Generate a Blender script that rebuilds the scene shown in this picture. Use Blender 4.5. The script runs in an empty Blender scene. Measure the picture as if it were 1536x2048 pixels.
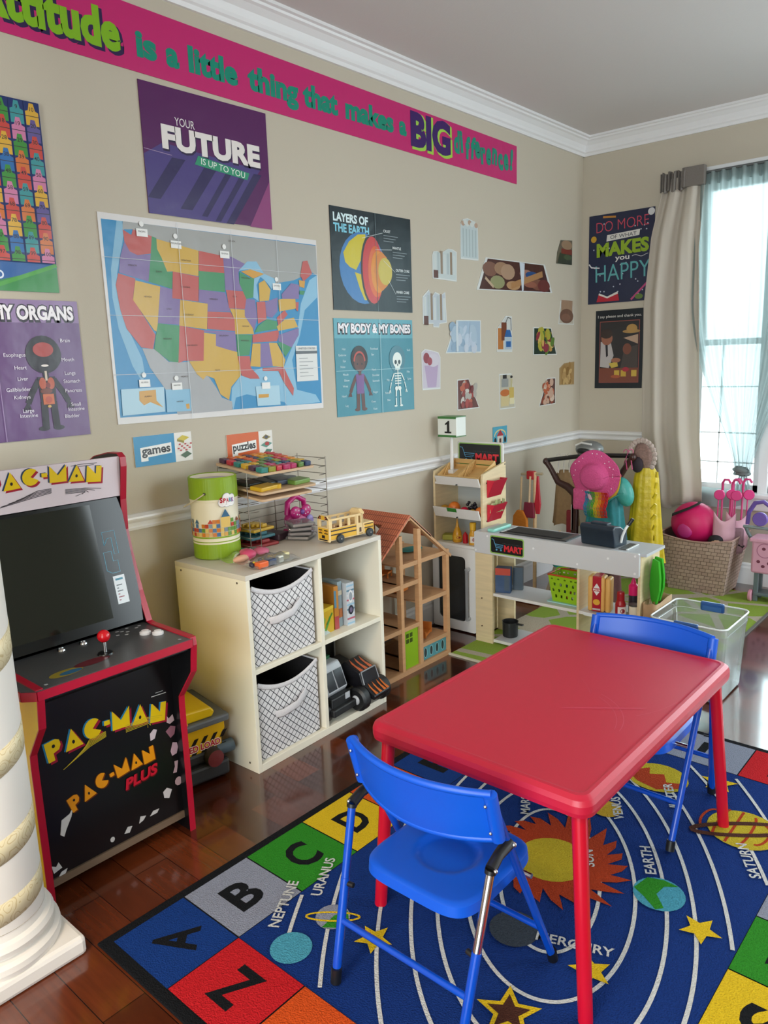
import bpy, bmesh, math, random
from mathutils import Vector, Matrix
PI = math.pi
SC = bpy.context.scene
COL = SC.collection
rnd = random.Random(7)

# ---------------------------------------------------------------- camera
cd = bpy.data.cameras.new('camera')
cam = bpy.data.objects.new('camera', cd); COL.objects.link(cam)
cd.sensor_fit = 'VERTICAL'; cd.sensor_height = 36.0
cd.lens = 1531.72 / 2048 * 36.0
cd.clip_start = 0.05; cd.clip_end = 200
_r = Vector((0.75383, 0.65619, -0.03393)); _u = Vector((-0.10119, 0.16695, 0.98076)); _f = Vector((-0.64923, 0.73589, -0.19225))
cam.matrix_world = Matrix(((_r.x, _u.x, -_f.x, 2.46244), (_r.y, _u.y, -_f.y, -4.84884), (_r.z, _u.z, -_f.z, 1.41), (0, 0, 0, 1)))
SC.camera = cam

# ---------------------------------------------------------------- world, light, exposure
SC.view_settings.view_transform = 'Standard'; SC.view_settings.look = 'None'
SC.view_settings.gamma = 1.0; SC.view_settings.use_curve_mapping = False
SC.view_settings.exposure = 0.0
w = bpy.data.worlds.new('sky'); SC.world = w; w.use_nodes = True
bg = w.node_tree.nodes['Background']; bg.inputs[0].default_value = (0.84, 0.95, 1.0, 1)
_n = w.node_tree.nodes; _l = w.node_tree.links.new          # bright overcast sky above the horizon, ground below it brightened to lift the ceiling
_tc = _n.new('ShaderNodeTexCoord'); _sx = _n.new('ShaderNodeSeparateXYZ'); _mr = _n.new('ShaderNodeMapRange')
_l(_tc.outputs['Generated'], _sx.inputs[0]); _l(_sx.outputs['Z'], _mr.inputs['Value'])
_mr.inputs['From Min'].default_value = -0.06; _mr.inputs['From Max'].default_value = 0.10; _mr.inputs['To Min'].default_value = 7.5; _mr.inputs['To Max'].default_value = 10.5
_l(_mr.outputs['Result'], bg.inputs['Strength'])
def area(name, loc, rot, sx, sy, power, color=(1, 1, 1), portal=False):
    l = bpy.data.lights.new(name, 'AREA'); l.shape = 'RECTANGLE'; l.size = sx; l.size_y = sy
    l.energy = power; l.color = color
    if portal: l.cycles.is_portal = True
    o = bpy.data.objects.new(name, l); COL.objects.link(o); o.location = loc; o.rotation_euler = rot
    return o
# daylight portals in the openings (window wall, right wall, open end of the room)
area('portal_far', (2.20, 0.12, 1.46), (-PI / 2, 0, 0), 3.0, 1.9, 1, portal=True)
area('portal_right', (4.60, -0.90, 1.40), (0, PI / 2, 0), 2.4, 1.5, 1, portal=True)
area('portal_near', (2.75, -7.30, 1.25), (PI / 2, 0, 0), 2.6, 2.3, 1, portal=True)
# warm ceiling lamp of the hall behind the camera
area('hall_lamp', (1.7, -5.9, 2.60), (0, 0, 0), 0.7, 0.7, 60, (1.0, 0.78, 0.55))
SC.cycles.max_bounces = 8; SC.cycles.diffuse_bounces = 5; SC.cycles.glossy_bounces = 4
SC.cycles.transparent_max_bounces = 16; SC.cycles.transmission_bounces = 6
SC.cycles.caustics_reflective = False; SC.cycles.caustics_refractive = False
SC.cycles.sample_clamp_indirect = 4.0

# ---------------------------------------------------------------- materials
def lin(h):
    h = h.lstrip('#'); c = [int(h[i:i + 2], 16) / 255 for i in (0, 2, 4)]
    return tuple((x / 12.92 if x <= 0.04045 else ((x + 0.055) / 1.055) ** 2.4) for x in c) + (1,)
_M = {}
def mat(color, rough=0.5, metal=0.0, bump=0.0, scale=60.0, var=0.0, coat=0.0, alpha=1.0, name=None, stretch=None, trans=0.0, spec=0.5):
    key = (color, rough, metal, bump, scale, var, coat, alpha, stretch, trans, spec)
    if key in _M: return _M[key]
    m = bpy.data.materials.new(name or 'surface_' + color.lstrip('#')); m.use_nodes = True
    nt = m.node_tree; b = nt.nodes['Principled BSDF']
    b.inputs['Base Color'].default_value = lin(color); b.inputs['Roughness'].default_value = rough
    b.inputs['Metallic'].default_value = metal; b.inputs['Coat Weight'].default_value = coat
    b.inputs['Alpha'].default_value = alpha; b.inputs['Transmission Weight'].default_value = trans
    b.inputs['Specular IOR Level'].default_value = spec
    if bump or var:
        tc = nt.nodes.new('ShaderNodeTexCoord'); mp = nt.nodes.new('ShaderNodeMapping')
        if stretch: mp.inputs['Scale'].default_value = stretch
        n = nt.nodes.new('ShaderNodeTexNoise'); n.inputs['Scale'].default_value = scale; n.inputs['Detail'].default_value = 3
        nt.links.new(tc.outputs['Object'], mp.inputs[0]); nt.links.new(mp.outputs[0], n.inputs['Vector'])
        if bump:
            bp = nt.nodes.new('ShaderNodeBump'); bp.inputs['Strength'].default_value = bump; bp.inputs['Distance'].default_value = 0.01
            nt.links.new(n.outputs['Fac'], bp.inputs['Height']); nt.links.new(bp.outputs[0], b.inputs['Normal'])
        if var:
            c = lin(color); mx = nt.nodes.new('ShaderNodeMix'); mx.data_type = 'RGBA'
            mx.inputs['A'].default_value = tuple(x * (1 - var) for x in c[:3]) + (1,)
            mx.inputs['B'].default_value = tuple(min(1, x * (1 + var)) for x in c[:3]) + (1,)
            nt.links.new(n.outputs['Fac'], mx.inputs['Factor']); nt.links.new(mx.outputs['Result'], b.inputs['Base Color'])
    _M[key] = m; return m
def ink(c): return mat(c, 0.28, bump=0.4, scale=7.0, spec=.4, name='print_' + c.lstrip('#'))       # glossy printed paper with slight buckling
def flat(c): return mat(c, 0.6, name='paint_' + c.lstrip('#'))
def wood(c, r=0.5): return mat(c, r, bump=0.05, scale=9, var=0.16, stretch=(1, 1, 9), name='wood_' + c.lstrip('#'))
def woodh(c, r=0.5): return mat(c, r, bump=0.05, scale=9, var=0.16, stretch=(9, 1, 9), name='wood_' + c.lstrip('#'))
def plas(c, r=0.35): return mat(c, r, name='plastic_' + c.lstrip('#'))
def cloth(c, r=0.9): return mat(c, r, bump=0.35, scale=240, var=0.1, name='fabric_' + c.lstrip('#'), spec=0.2)
def pile(c): return mat(c, 0.95, bump=0.8, scale=260, var=0.28, name='carpet_' + c.lstrip('#'), spec=0.1)
def newmat(name):
    m = bpy.data.materials.new(name); m.use_nodes = True
    return m, m.node_tree, m.node_tree.nodes['Principled BSDF']
def nd(nt, t, **kw):
    n = nt.nodes.new(t)
    for k, v in kw.items():
        if k.startswith('_'): n.inputs[k[1:].replace('_', ' ')].default_value = v
        else: setattr(n, k, v)
    return n
def math_n(nt, op, a, b=None):
    n = nt.nodes.new('ShaderNodeMath'); n.operation = op
    for i, x in enumerate((a, b)):
        if x is None: continue
        if isinstance(x, (int, float)): n.inputs[i].default_value = x
        else: nt.links.new(x, n.inputs[i])
    return n.outputs[0]

def make_floor():
    m, nt, b = newmat('cherry_floor_planks')
    tc = nd(nt, 'ShaderNodeTexCoord'); L = nt.links.new
    br = nd(nt, 'ShaderNodeTexBrick', offset=0.37, offset_frequency=2, squash=1.0)
    br.inputs['Scale'].default_value = 1.0; br.inputs['Brick Width'].default_value = 0.62; br.inputs['Row Height'].default_value = 0.105
    br.inputs['Mortar Size'].default_value = 0.0012; br.inputs['Mortar Smooth'].default_value = 0.1; br.inputs['Bias'].default_value = 0.0
    br.inputs['Color1'].default_value = lin('#2c110a'); br.inputs['Color2'].default_value = lin('#662e15'); br.inputs['Mortar'].default_value = lin('#1c0a06')
    L(tc.outputs['Object'], br.inputs['Vector'])
    mp = nd(nt, 'ShaderNodeMapping'); mp.inputs['Scale'].default_value = (2.2, 26, 1); L(tc.outputs['Object'], mp.inputs[0])
    n = nd(nt, 'ShaderNodeTexNoise'); n.inputs['Scale'].default_value = 3.0; n.inputs['Detail'].default_value = 5; L(mp.outputs[0], n.inputs['Vector'])
    mx = nd(nt, 'ShaderNodeMix', data_type='RGBA', blend_type='OVERLAY'); mx.inputs['Factor'].default_value = 0.45
    L(br.outputs['Color'], mx.inputs['A']); L(n.outputs['Fac'], mx.inputs['B']); L(mx.outputs['Result'], b.inputs['Base Color'])
    b.inputs['Roughness'].default_value = 0.2; b.inputs['Coat Weight'].default_value = 0.9; b.inputs['Coat Roughness'].default_value = 0.09
    bp = nd(nt, 'ShaderNodeBump'); bp.inputs['Strength'].default_value = 0.25; bp.inputs['Distance'].default_value = 0.002; bp.invert = True
    L(br.outputs['Fac'], bp.inputs['Height']); L(bp.outputs[0], b.inputs['Normal'])
    return m
FLOOR = make_floor()
WALL = mat('#c2b9a8', 0.75, bump=0.04, scale=180, name='beige_wall_paint')
TRIM = mat('#e9e9ea', 0.35, name='white_gloss_trim')
CEIL = mat('#d4cfcd', 0.9, bump=0.05, scale=120, name='ceiling_paint')
def make_lattice():
    m, nt, b = newmat('white_fabric_with_black_lattice')
    L = nt.links.new; tc = nd(nt, 'ShaderNodeTexCoord'); sp = nd(nt, 'ShaderNodeSeparateXYZ'); L(tc.outputs['Object'], sp.inputs[0])
    h = math_n(nt, 'ADD', sp.outputs['X'], sp.outputs['Y'])
    a = math_n(nt, 'MULTIPLY', math_n(nt, 'ADD', h, sp.outputs['Z']), 34.0); c = math_n(nt, 'MULTIPLY', math_n(nt, 'SUBTRACT', h, sp.outputs['Z']), 34.0)
    fa = math_n(nt, 'LESS_THAN', math_n(nt, 'FRACT', a), 0.13); fc = math_n(nt, 'LESS_THAN', math_n(nt, 'FRACT', c), 0.13)
    f = math_n(nt, 'MAXIMUM', fa, fc)
    mx = nd(nt, 'ShaderNodeMix', data_type='RGBA'); mx.inputs['A'].default_value = lin('#d6d3d4'); mx.inputs['B'].default_value = lin('#26262c')
    L(f, mx.inputs['Factor']); L(mx.outputs['Result'], b.inputs['Base Color']); b.inputs['Roughness'].default_value = 0.9
    return m
LATTICE = make_lattice()
def make_weave(name, c1, c2, sx, sy):
    m, nt, b = newmat(name); L = nt.links.new
    tc = nd(nt, 'ShaderNodeTexCoord'); sp = nd(nt, 'ShaderNodeSeparateXYZ'); L(tc.outputs['Object'], sp.inputs[0])
    cb = nd(nt, 'ShaderNodeCombineXYZ'); L(math_n(nt, 'ADD', sp.outputs['X'], sp.outputs['Y']), cb.inputs['X']); L(sp.outputs['Z'], cb.inputs['Y'])
    br = nd(nt, 'ShaderNodeTexBrick', offset=0.5)
    br.inputs['Scale'].default_value = 1; br.inputs['Brick Width'].default_value = sx; br.inputs['Row Height'].default_value = sy
    br.inputs['Mortar Size'].default_value = 0.0018; br.inputs['Mortar Smooth'].default_value = 0.6
    br.inputs['Color1'].default_value = lin(c1); br.inputs['Color2'].default_value = lin(c2); br.inputs['Mortar'].default_value = lin('#6d5a52')
    L(cb.outputs[0], br.inputs['Vector']); L(br.outputs['Color'], b.inputs['Base Color']); b.inputs['Roughness'].default_value = 0.8
    bp = nd(nt, 'ShaderNodeBump'); bp.inputs['Strength'].default_value = 0.6; bp.inputs['Distance'].default_value = 0.004; bp.invert = True
    L(br.outputs['Fac'], bp.inputs['Height']); L(bp.outputs[0], b.inputs['Normal'])
    return m
WEAVE = make_weave('woven_strap_basket', '#bda498', '#ad9387', 0.034, 0.022)
def make_greenrug():
    m, nt, b = newmat('lime_rug_with_pale_branches'); L = nt.links.new
    tc = nd(nt, 'ShaderNodeTexCoord'); mp = nd(nt, 'ShaderNodeMapping'); mp.inputs['Scale'].default_value = (3.3, 4.0, 1); L(tc.outputs['Object'], mp.inputs[0])
    v = nd(nt, 'ShaderNodeTexVoronoi', feature='DISTANCE_TO_EDGE'); v.inputs['Scale'].default_value = 1.0; L(mp.outputs[0], v.inputs['Vector'])
    f = math_n(nt, 'LESS_THAN', v.outputs['Distance'], 0.065)
    n = nd(nt, 'ShaderNodeTexNoise'); n.inputs['Scale'].default_value = 300; L(tc.outputs['Object'], n.inputs['Vector'])
    mx = nd(nt, 'ShaderNodeMix', data_type='RGBA'); mx.inputs['A'].default_value = lin('#8aa638'); mx.inputs['B'].default_value = lin('#b4aa98'); L(f, mx.inputs['Factor'])
    m2 = nd(nt, 'ShaderNodeMix', data_type='RGBA', blend_type='OVERLAY'); m2.inputs['Factor'].default_value = 0.5
    L(mx.outputs['Result'], m2.inputs['A']); L(n.outputs['Fac'], m2.inputs['B']); L(m2.outputs['Result'], b.inputs['Base Color'])
    b.inputs['Roughness'].default_value = 0.95; bp = nd(nt, 'ShaderNodeBump'); bp.inputs['Strength'].default_value = 0.6; bp.inputs['Distance'].default_value = 0.006
    L(n.outputs['Fac'], bp.inputs['Height']); L(bp.outputs[0], b.inputs['Normal'])
    return m
GREENRUG = make_greenrug()
def make_swirl():
    m, nt, b = newmat('cream_ribbon_with_gold_swirls'); L = nt.links.new
    tc = nd(nt, 'ShaderNodeTexCoord'); v = nd(nt, 'ShaderNodeTexNoise'); v.inputs['Scale'].default_value = 30; v.inputs['Detail'].default_value = 0.5; L(tc.outputs['Object'], v.inputs['Vector'])
    d = math_n(nt, 'LESS_THAN', math_n(nt, 'FRACT', math_n(nt, 'MULTIPLY', v.outputs['Fac'], 9.0)), 0.2)
    mx = nd(nt, 'ShaderNodeMix', data_type='RGBA'); mx.inputs['A'].default_value = lin('#d8c9a4'); mx.inputs['B'].default_value = lin('#c2ac80'); L(d, mx.inputs['Factor'])
    L(mx.outputs['Result'], b.inputs['Base Color']); b.inputs['Roughness'].default_value = 0.5
    return m
RIBBON = make_swirl()
def thin(name, color, tfac, trl, rough=0.9):       # thin cloth or plastic: transparent + translucent + diffuse
    m, nt, b = newmat(name); L = nt.links.new; nt.nodes.remove(b)
    out = [n for n in nt.nodes if n.type == 'OUTPUT_MATERIAL'][0]
    d = nd(nt, 'ShaderNodeBsdfDiffuse'); d.inputs[0].default_value = lin(color); t = nd(nt, 'ShaderNodeBsdfTranslucent'); t.inputs[0].default_value = lin(color)
    tr = nd(nt, 'ShaderNodeBsdfTransparent'); a = nd(nt, 'ShaderNodeMixShader'); c = nd(nt, 'ShaderNodeMixShader')
    a.inputs[0].default_value = trl; L(d.outputs[0], a.inputs[1]); L(t.outputs[0], a.inputs[2])
    c.inputs[0].default_value = tfac; L(a.outputs[0], c.inputs[1]); L(tr.outputs[0], c.inputs[2]); L(c.outputs[0], out.inputs[0])
    return m
SHEER = thin('sheer_white_voile', '#adb9b8', 0.10, 0.62)
DRAPE = thin('taupe_cotton_curtain', '#d6cec2', 0.0, 0.3)
def clear(name, color, tfac, rough=0.12):          # clear plastic or glass sheet
    m, nt, b = newmat(name); L = nt.links.new; nt.nodes.remove(b)
    out = [n for n in nt.nodes if n.type == 'OUTPUT_MATERIAL'][0]
    tr = nd(nt, 'ShaderNodeBsdfTransparent'); tr.inputs[0].default_value = lin(color); g = nd(nt, 'ShaderNodeBsdfGlossy'); g.inputs['Roughness'].default_value = rough
    d = nd(nt, 'ShaderNodeBsdfDiffuse'); d.inputs[0].default_value = lin(color)
    lw = nd(nt, 'ShaderNodeLayerWeight'); lw.inputs['Blend'].default_value = 0.35
    a = nd(nt, 'ShaderNodeMixShader'); a.inputs[0].default_value = tfac; L(d.outputs[0], a.inputs[1]); L(tr.outputs[0], a.inputs[2])
    c = nd(nt, 'ShaderNodeMixShader'); L(math_n(nt, 'MULTIPLY', lw.outputs['Fresnel'], 0.8), c.inputs[0]); L(a.outputs[0], c.inputs[1]); L(g.outputs[0], c.inputs[2]); L(c.outputs[0], out.inputs[0])
    return m
GLASS = clear('window_glass', '#f4fbfb', 1.0, 0.02)
CLEARBIN = clear('clear_bin_plastic', '#dfe8e6', 0.72)
BAGFILM = clear('clear_bag_film', '#f2f4f4', 0.88, 0.08)
SMOKE = clear('tinted_window_plastic', '#8a8a88', 0.9, 0.1)

# ---------------------------------------------------------------- mesh builder
class MB:
    def __init__(s): s.v = []; s.f = []; s.m = []; s.sm = []; s.mats = []; s.M = Matrix()
    def mi(s, m):
        if isinstance(m, str): m = plas(m)
        if m not in s.mats: s.mats.append(m)
        return s.mats.index(m)
    def add(s, vs, fs, m, smooth=False):
        o = len(s.v); k = s.mi(m); s.v += [s.M @ Vector(p) for p in vs]
        for f in fs: s.f.append([i + o for i in f]); s.m.append(k); s.sm.append(smooth)
    def box(s, a, b, m, bev=0.0, seg=2):
        x0, x1 = sorted((a[0], b[0])); y0, y1 = sorted((a[1], b[1])); z0, z1 = sorted((a[2], b[2]))
        if bev <= 0:
            vs = [(x, y, z) for x in (x0, x1) for y in (y0, y1) for z in (z0, z1)]
            s.add(vs, [(0, 1, 3, 2), (4, 6, 7, 5), (0, 4, 5, 1), (2, 3, 7, 6), (0, 2, 6, 4), (1, 5, 7, 3)], m); return s
        t = bmesh.new(); bmesh.ops.create_cube(t, size=1)
        for v in t.verts: v.co = ((v.co.x + .5) * (x1 - x0) + x0, (v.co.y + .5) * (y1 - y0) + y0, (v.co.z + .5) * (z1 - z0) + z0)
        bmesh.ops.bevel(t, geom=t.edges[:], offset=min(bev, .49 * min(x1 - x0, y1 - y0, z1 - z0)), segments=seg, profile=0.5, affect='EDGES')
        s.bmadd(t, m, seg > 2); return s
    def bmadd(s, t, m, smooth=False):
        t.verts.index_update(); s.add([v.co.copy() for v in t.verts], [[v.index for v in f.verts] for f in t.faces], m, smooth); t.free()
    def prism(s, poly, ax, a, b, m, bev=0.0, smooth=False):
        def P(p, t): return {'x': (t, p[0], p[1]), 'y': (p[0], t, p[1]), 'z': (p[0], p[1], t)}[ax]
        n = len(poly); t = bmesh.new()
        A = [t.verts.new(P(p, a)) for p in poly]; B = [t.verts.new(P(p, b)) for p in poly]
        t.faces.new(A); t.faces.new(B[::-1])
        for i in range(n): t.faces.new((A[i], B[i], B[(i + 1) % n], A[(i + 1) % n]))
        bmesh.ops.recalc_face_normals(t, faces=t.faces[:])
        if bev: bmesh.ops.bevel(t, geom=t.edges[:], offset=bev, segments=2, profile=0.5, affect='EDGES')
        s.bmadd(t, m, smooth); return s
    def cyl(s, p0, p1, r0, m, r1=None, n=16, cap=True):
        p0 = Vector(p0); p1 = Vector(p1); r1 = r0 if r1 is None else r1
        d = (p1 - p0).normalized(); q = d.to_track_quat('Z', 'Y'); X = q @ Vector((1, 0, 0)); Y = q @ Vector((0, 1, 0))
        c = [(math.cos(2 * PI * i / n), math.sin(2 * PI * i / n)) for i in range(n)]
        A = [p0 + r0 * (X * a + Y * b) for a, b in c]; B = [p1 + r1 * (X * a + Y * b) for a, b in c]
        s.add(A + B, [(i, (i + 1) % n, n + (i + 1) % n, n + i) for i in range(n)], m, True)
        if cap: s.add(A, [list(range(n))[::-1]], m); s.add(B, [list(range(n))], m)
        return s
    def tube(s, pts, r, m, n=8, closed=False, flatn=None):
        P = [Vector(p) for p in pts]; N = len(P); R = r if isinstance(r, (list, tuple)) else [r] * N; rings = []
        ref = None
        for i in range(N):
            a = P[(i - 1) % N] if (i or closed) else P[i]; b = P[(i + 1) % N] if (i < N - 1 or closed) else P[i]
            d = (b - a).normalized()
            if ref is None:
                ref = d.orthogonal().normalized()
                if flatn: ref = (Vector(flatn) - d * d.dot(Vector(flatn))).normalized()
            else: ref = (ref - d * d.dot(ref)).normalized()
            bi = d.cross(ref); rr = R[i]; ra, rb = rr if isinstance(rr, tuple) else (rr, rr)
            rings.append([P[i] + ra * math.cos(2 * PI * k / n) * ref + rb * math.sin(2 * PI * k / n) * bi for k in range(n)])
        vs = [v for g in rings for v in g]; fs = []
        for i in range(N if closed else N - 1):
            j = (i + 1) % N
            for k in range(n): fs.append((i * n + k, i * n + (k + 1) % n, j * n + (k + 1) % n, j * n + k))
        s.add(vs, fs, m, True)
        if not closed: s.add(rings[0], [list(range(n))[::-1]], m); s.add(rings[-1], [list(range(n))], m)
        return s
    def lathe(s, prof, c, m, n=24, axis='z', sy=1.0):
        c = Vector(c); vs = []
        for r, z in prof:
            for i in range(n):
                a = 2 * PI * i / n; p = (r * math.cos(a), r * math.sin(a) * sy, z)
                if axis == 'x': p = (p[2], p[0], p[1])
                if axis == 'y': p = (p[0], p[2], p[1])
                vs.append(c + Vector(p))
        N = len(prof)
        for j in range(N - 1):
            mm = m[j] if isinstance(m, (list, tuple)) else m
            s.add(vs[j * n:(j + 2) * n], [(i, (i + 1) % n, n + (i + 1) % n, n + i) for i in range(n)], mm, True)
        m0 = m[0] if isinstance(m, (list, tuple)) else m; m1 = m[-1] if isinstance(m, (list, tuple)) else m
        if prof[0][0] > 1e-4: s.add(vs[:n], [list(range(n))[::-1]], m0)
        if prof[-1][0] > 1e-4: s.add(vs[-n:], [list(range(n))], m1)
        return s
    def ell(s, c, r, m, n=14, k=9, rot=None):
        if isinstance(r, (int, float)): r = (r, r, r)
        vs = []; c = Vector(c)
        for j in range(k + 1):
            t = PI * j / k
            for i in range(n):
                p = Vector((r[0] * math.sin(t) * math.cos(2 * PI * i / n), r[1] * math.sin(t) * math.sin(2 * PI * i / n), r[2] * math.cos(t)))
                if rot: p = rot @ p
                vs.append(c + p)
        s.add(vs, [(j * n + i, (j + 1) * n + i, (j + 1) * n + (i + 1) % n, j * n + (i + 1) % n) for j in range(k) for i in range(n)], m, True); return s
    def grid(s, fn, nu, nv, m, smooth=True):
        vs = [fn(i / nu, j / nv) for j in range(nv + 1) for i in range(nu + 1)]; W = nu + 1
        s.add(vs, [(j * W + i, j * W + i + 1, (j + 1) * W + i + 1, (j + 1) * W + i) for j in range(nv) for i in range(nu)], m, smooth); return s
    def build(s, name, parent=None, loc=None, rz=0.0, kind=None, solid=None, weld=True):
        me = bpy.data.meshes.new(name); me.from_pydata([tuple(v) for v in s.v], [], s.f)
        for m in s.mats: me.materials.append(m)
        me.polygons.foreach_set('material_index', s.m); me.polygons.foreach_set('use_smooth', s.sm); me.update()
        if weld:
            t = bmesh.new(); t.from_mesh(me); bmesh.ops.recalc_face_normals(t, faces=t.faces[:]); t.to_mesh(me); t.free()
        o = bpy.data.objects.new(name, me); COL.objects.link(o)
        if parent is not None: o.parent = parent
        if loc: o.location = loc
        o.rotation_euler[2] = rz
        if solid:
            md = o.modifiers.new('thickness', 'SOLIDIFY'); md.thickness = solid; md.offset = 0
        if kind: o['kind'] = kind
        return o
def tag(o, label, cat, group=None):
    o['label'] = label; o['category'] = cat
    if group: o['group'] = group
    return o
def thing(name, label, cat, loc=(0, 0, 0), rz=0.0, group=None):
    o = bpy.data.objects.new(name, None); COL.objects.link(o); o.empty_display_size = 0.05
    o.location = loc; o.rotation_euler = (0, 0, rz)
    return tag(o, label, cat, group)
def dup(root, loc=None, rz=None, label=None):
    r = root.copy(); COL.objects.link(r)
    if loc is not None: r.location = loc
    if rz is not None: r.rotation_euler = (0, 0, rz)
    if label: r['label'] = label
    for ch in list(root.children):
        c = ch.copy(); COL.objects.link(c); c.parent = r
        for g in ch.children:
            d = g.copy(); COL.objects.link(d); d.parent = c
    return r
def struct(o): o['kind'] = 'structure'; return o

# ---------------------------------------------------------------- flat artwork: letters and shapes laid on a printed surface
_F = {}
def glyphs(t, bold):
    if (t, bold) in _F: return _F[(t, bold)]
    cu = bpy.data.curves.new('lettering', 'FONT'); cu.body = t; cu.size = 1; cu.offset = bold; cu.resolution_u = 3; cu.fill_mode = 'FRONT'
    ob = bpy.data.objects.new('lettering', cu); me = ob.to_mesh()
    vs = [(v.co.x, v.co.y) for v in me.vertices]; fs = [list(p.vertices) for p in me.polygons]
    ob.to_mesh_clear(); bpy.data.objects.remove(ob); bpy.data.curves.remove(cu)
    _F[(t, bold)] = (vs, fs); return vs, fs
_CAP = max(v[1] for v in glyphs('H', 0)[0])
class Art:
    def __init__(s, mb, fmap, step=0.0002, mf=ink): s.mb = mb; s.fm = fmap; s.k = 1; s.c = 0; s.step = step; s.mf = mf
    def up(s, n=1): s.k += n; return s
    def _a(s, vs, fs, c): s.c += 1; s.mb.add([s.fm(u, v, s.k * s.step + s.c * .00003) for u, v in vs], fs, s.mf(c) if isinstance(c, str) else c)
    def poly(s, pts, c): s._a(pts, [list(range(len(pts)))], c); return s
    def rect(s, u0, v0, u1, v1, c): return s.poly([(u0, v0), (u1, v0), (u1, v1), (u0, v1)], c)
    def ell(s, cu, cv, ru, rv, c, n=24, rot=0, a0=0, a1=2 * PI):
        full = a1 - a0 > 6.28; cr, sr = math.cos(rot), math.sin(rot); N = n if full else n + 1
        P = [(ru * math.cos(a0 + (a1 - a0) * i / n), rv * math.sin(a0 + (a1 - a0) * i / n)) for i in range(N)]
        return s.poly([(cu + x * cr - y * sr, cv + x * sr + y * cr) for x, y in P], c)
    def line(s, pts, w, c):
        L = []; R = []
        for i, p in enumerate(pts):
            a = pts[max(0, i - 1)]; b = pts[min(len(pts) - 1, i + 1)]; dx, dy = b[0] - a[0], b[1] - a[1]; q = math.hypot(dx, dy) or 1
            nx, ny = -dy / q * w / 2, dx / q * w / 2; L.append((p[0] + nx, p[1] + ny)); R.append((p[0] - nx, p[1] - ny))
        n = len(pts); s._a(L + R, [(i, i + 1, n + i + 1, n + i) for i in range(n - 1)], c); return s
    def text(s, t, u, v, h, c, w=None, bold=0.012, rot=0, align='l', shear=0):
        vs, fs = glyphs(t, bold)
        if not vs: return s
        x0 = min(p[0] for p in vs); x1 = max(p[0] for p in vs); k = h / _CAP; kx = (w / (x1 - x0)) if w else k; W = (x1 - x0) * kx
        off = {'l': 0, 'c': -W / 2, 'r': -W}[align]; cr, sr = math.cos(rot), math.sin(rot); P = []
        for x, y in vs:
            a = (x - x0) * kx + off + shear * y * k; b = y * k; P.append((u + a * cr - b * sr, v + a * sr + b * cr))
        s._a(P, fs, c); return s
    def star(s, cu, cv, r, c, rot=0, q=0.45):
        return s.poly([(cu + (r if i % 2 == 0 else r * q) * math.cos(rot + PI / 2 + i * PI / 5), cv + (r if i % 2 == 0 else r * q) * math.sin(rot + PI / 2 + i * PI / 5)) for i in range(10)], c)
def lmap(y0, z0, x=0.003): return lambda u, v, d: (x + d, y0 + u, z0 + v)         # artwork on the left wall
def fmap(x0, z0, y=-0.003): return lambda u, v, d: (x0 + u, y - d, z0 + v)        # artwork on the window wall
def sheet(wall, a0, z0, a1, z1, paper, draw, name, label, cat, group=None, pts=None):
    """a sheet of paper on the wall ('L' left wall, 'F' window wall), printed by draw(art, width, height)"""
    W, H = a1 - a0, z1 - z0; mb = MB()
    out = pts or [(0, 0), (W, 0), (W, H), (0, H)]
    mp = (lambda u, v, d: (d, u, v)) if wall == 'L' else (lambda u, v, d: (u, -d, v))
    n = len(out); t0, t1 = 0.0, 0.003
    vs = [mp(u, v, t0) for u, v in out] + [mp(u, v, t1) for u, v in out]
    mb.add(vs, [list(range(n)), list(range(n, 2 * n))] + [(i, (i + 1) % n, n + (i + 1) % n, n + i) for i in range(n)], ink(paper))
    draw(Art(mb, lambda u, v, d: mp(u, v, t1 + d)), W, H)
    o = mb.build(name, loc=((0.0005, a0, z0) if wall == 'L' else (a0, -0.0005, z0)), weld=False)
    return tag(o, label, cat, group)
# ================================================================ the room
X1, Y0, ZC = 4.5, -7.2, 2.757
WX0, WX1, WZ0, WZ1 = 0.765, 3.60, 0.56, 2.37  # opening widened out of view to let in more daylight
struct(MB().box((-0.12, Y0, -0.1), (X1, 0.14, 0), FLOOR).build('floor'))
struct(MB().box((-0.12, Y0, ZC), (X1, 0.14, ZC + 0.1), CEIL).build('ceiling'))
struct(MB().box((-0.12, Y0, 0), (0, 0.14, ZC), WALL).build('wall_left'))
b = MB()
b.box((0, 0, 0), (WX0, 0.14, ZC), WALL); b.box((WX1, 0, 0), (X1, 0.14, ZC), WALL)
b.box((WX0, 0, 0), (WX1, 0.14, WZ0), WALL); b.box((WX0, 0, WZ1), (WX1, 0.14, ZC), WALL); struct(b.build('wall_far'))
b = MB(); ry0, ry1, rz0, rz1 = -1.62, -0.20, 0.25, 2.52
b.box((X1, Y0, 0), (X1 + 0.12, ry0, ZC), WALL); b.box((X1, ry1, 0), (X1 + 0.12, 0.14, ZC), WALL)
b.box((X1, ry0, 0), (X1 + 0.12, ry1, rz0), WALL); b.box((X1, ry0, rz1), (X1 + 0.12, ry1, ZC), WALL); struct(b.build('wall_right'))
b = MB(); nx0, nx1, nz0, nz1 = 1.45, 4.05, 0.1, 2.42      # the open front of the hall behind the camera
b.box((-0.12, Y0 - 0.12, 0), (nx0, Y0, ZC), WALL); b.box((nx1, Y0 - 0.12, 0), (X1 + 0.12, Y0, ZC), WALL); b.box((nx0, Y0 - 0.12, 0), (nx1, Y0, nz0), WALL); b.box((nx0, Y0 - 0.12, nz1), (nx1, Y0, ZC), WALL); struct(b.build('wall_near'))
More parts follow.
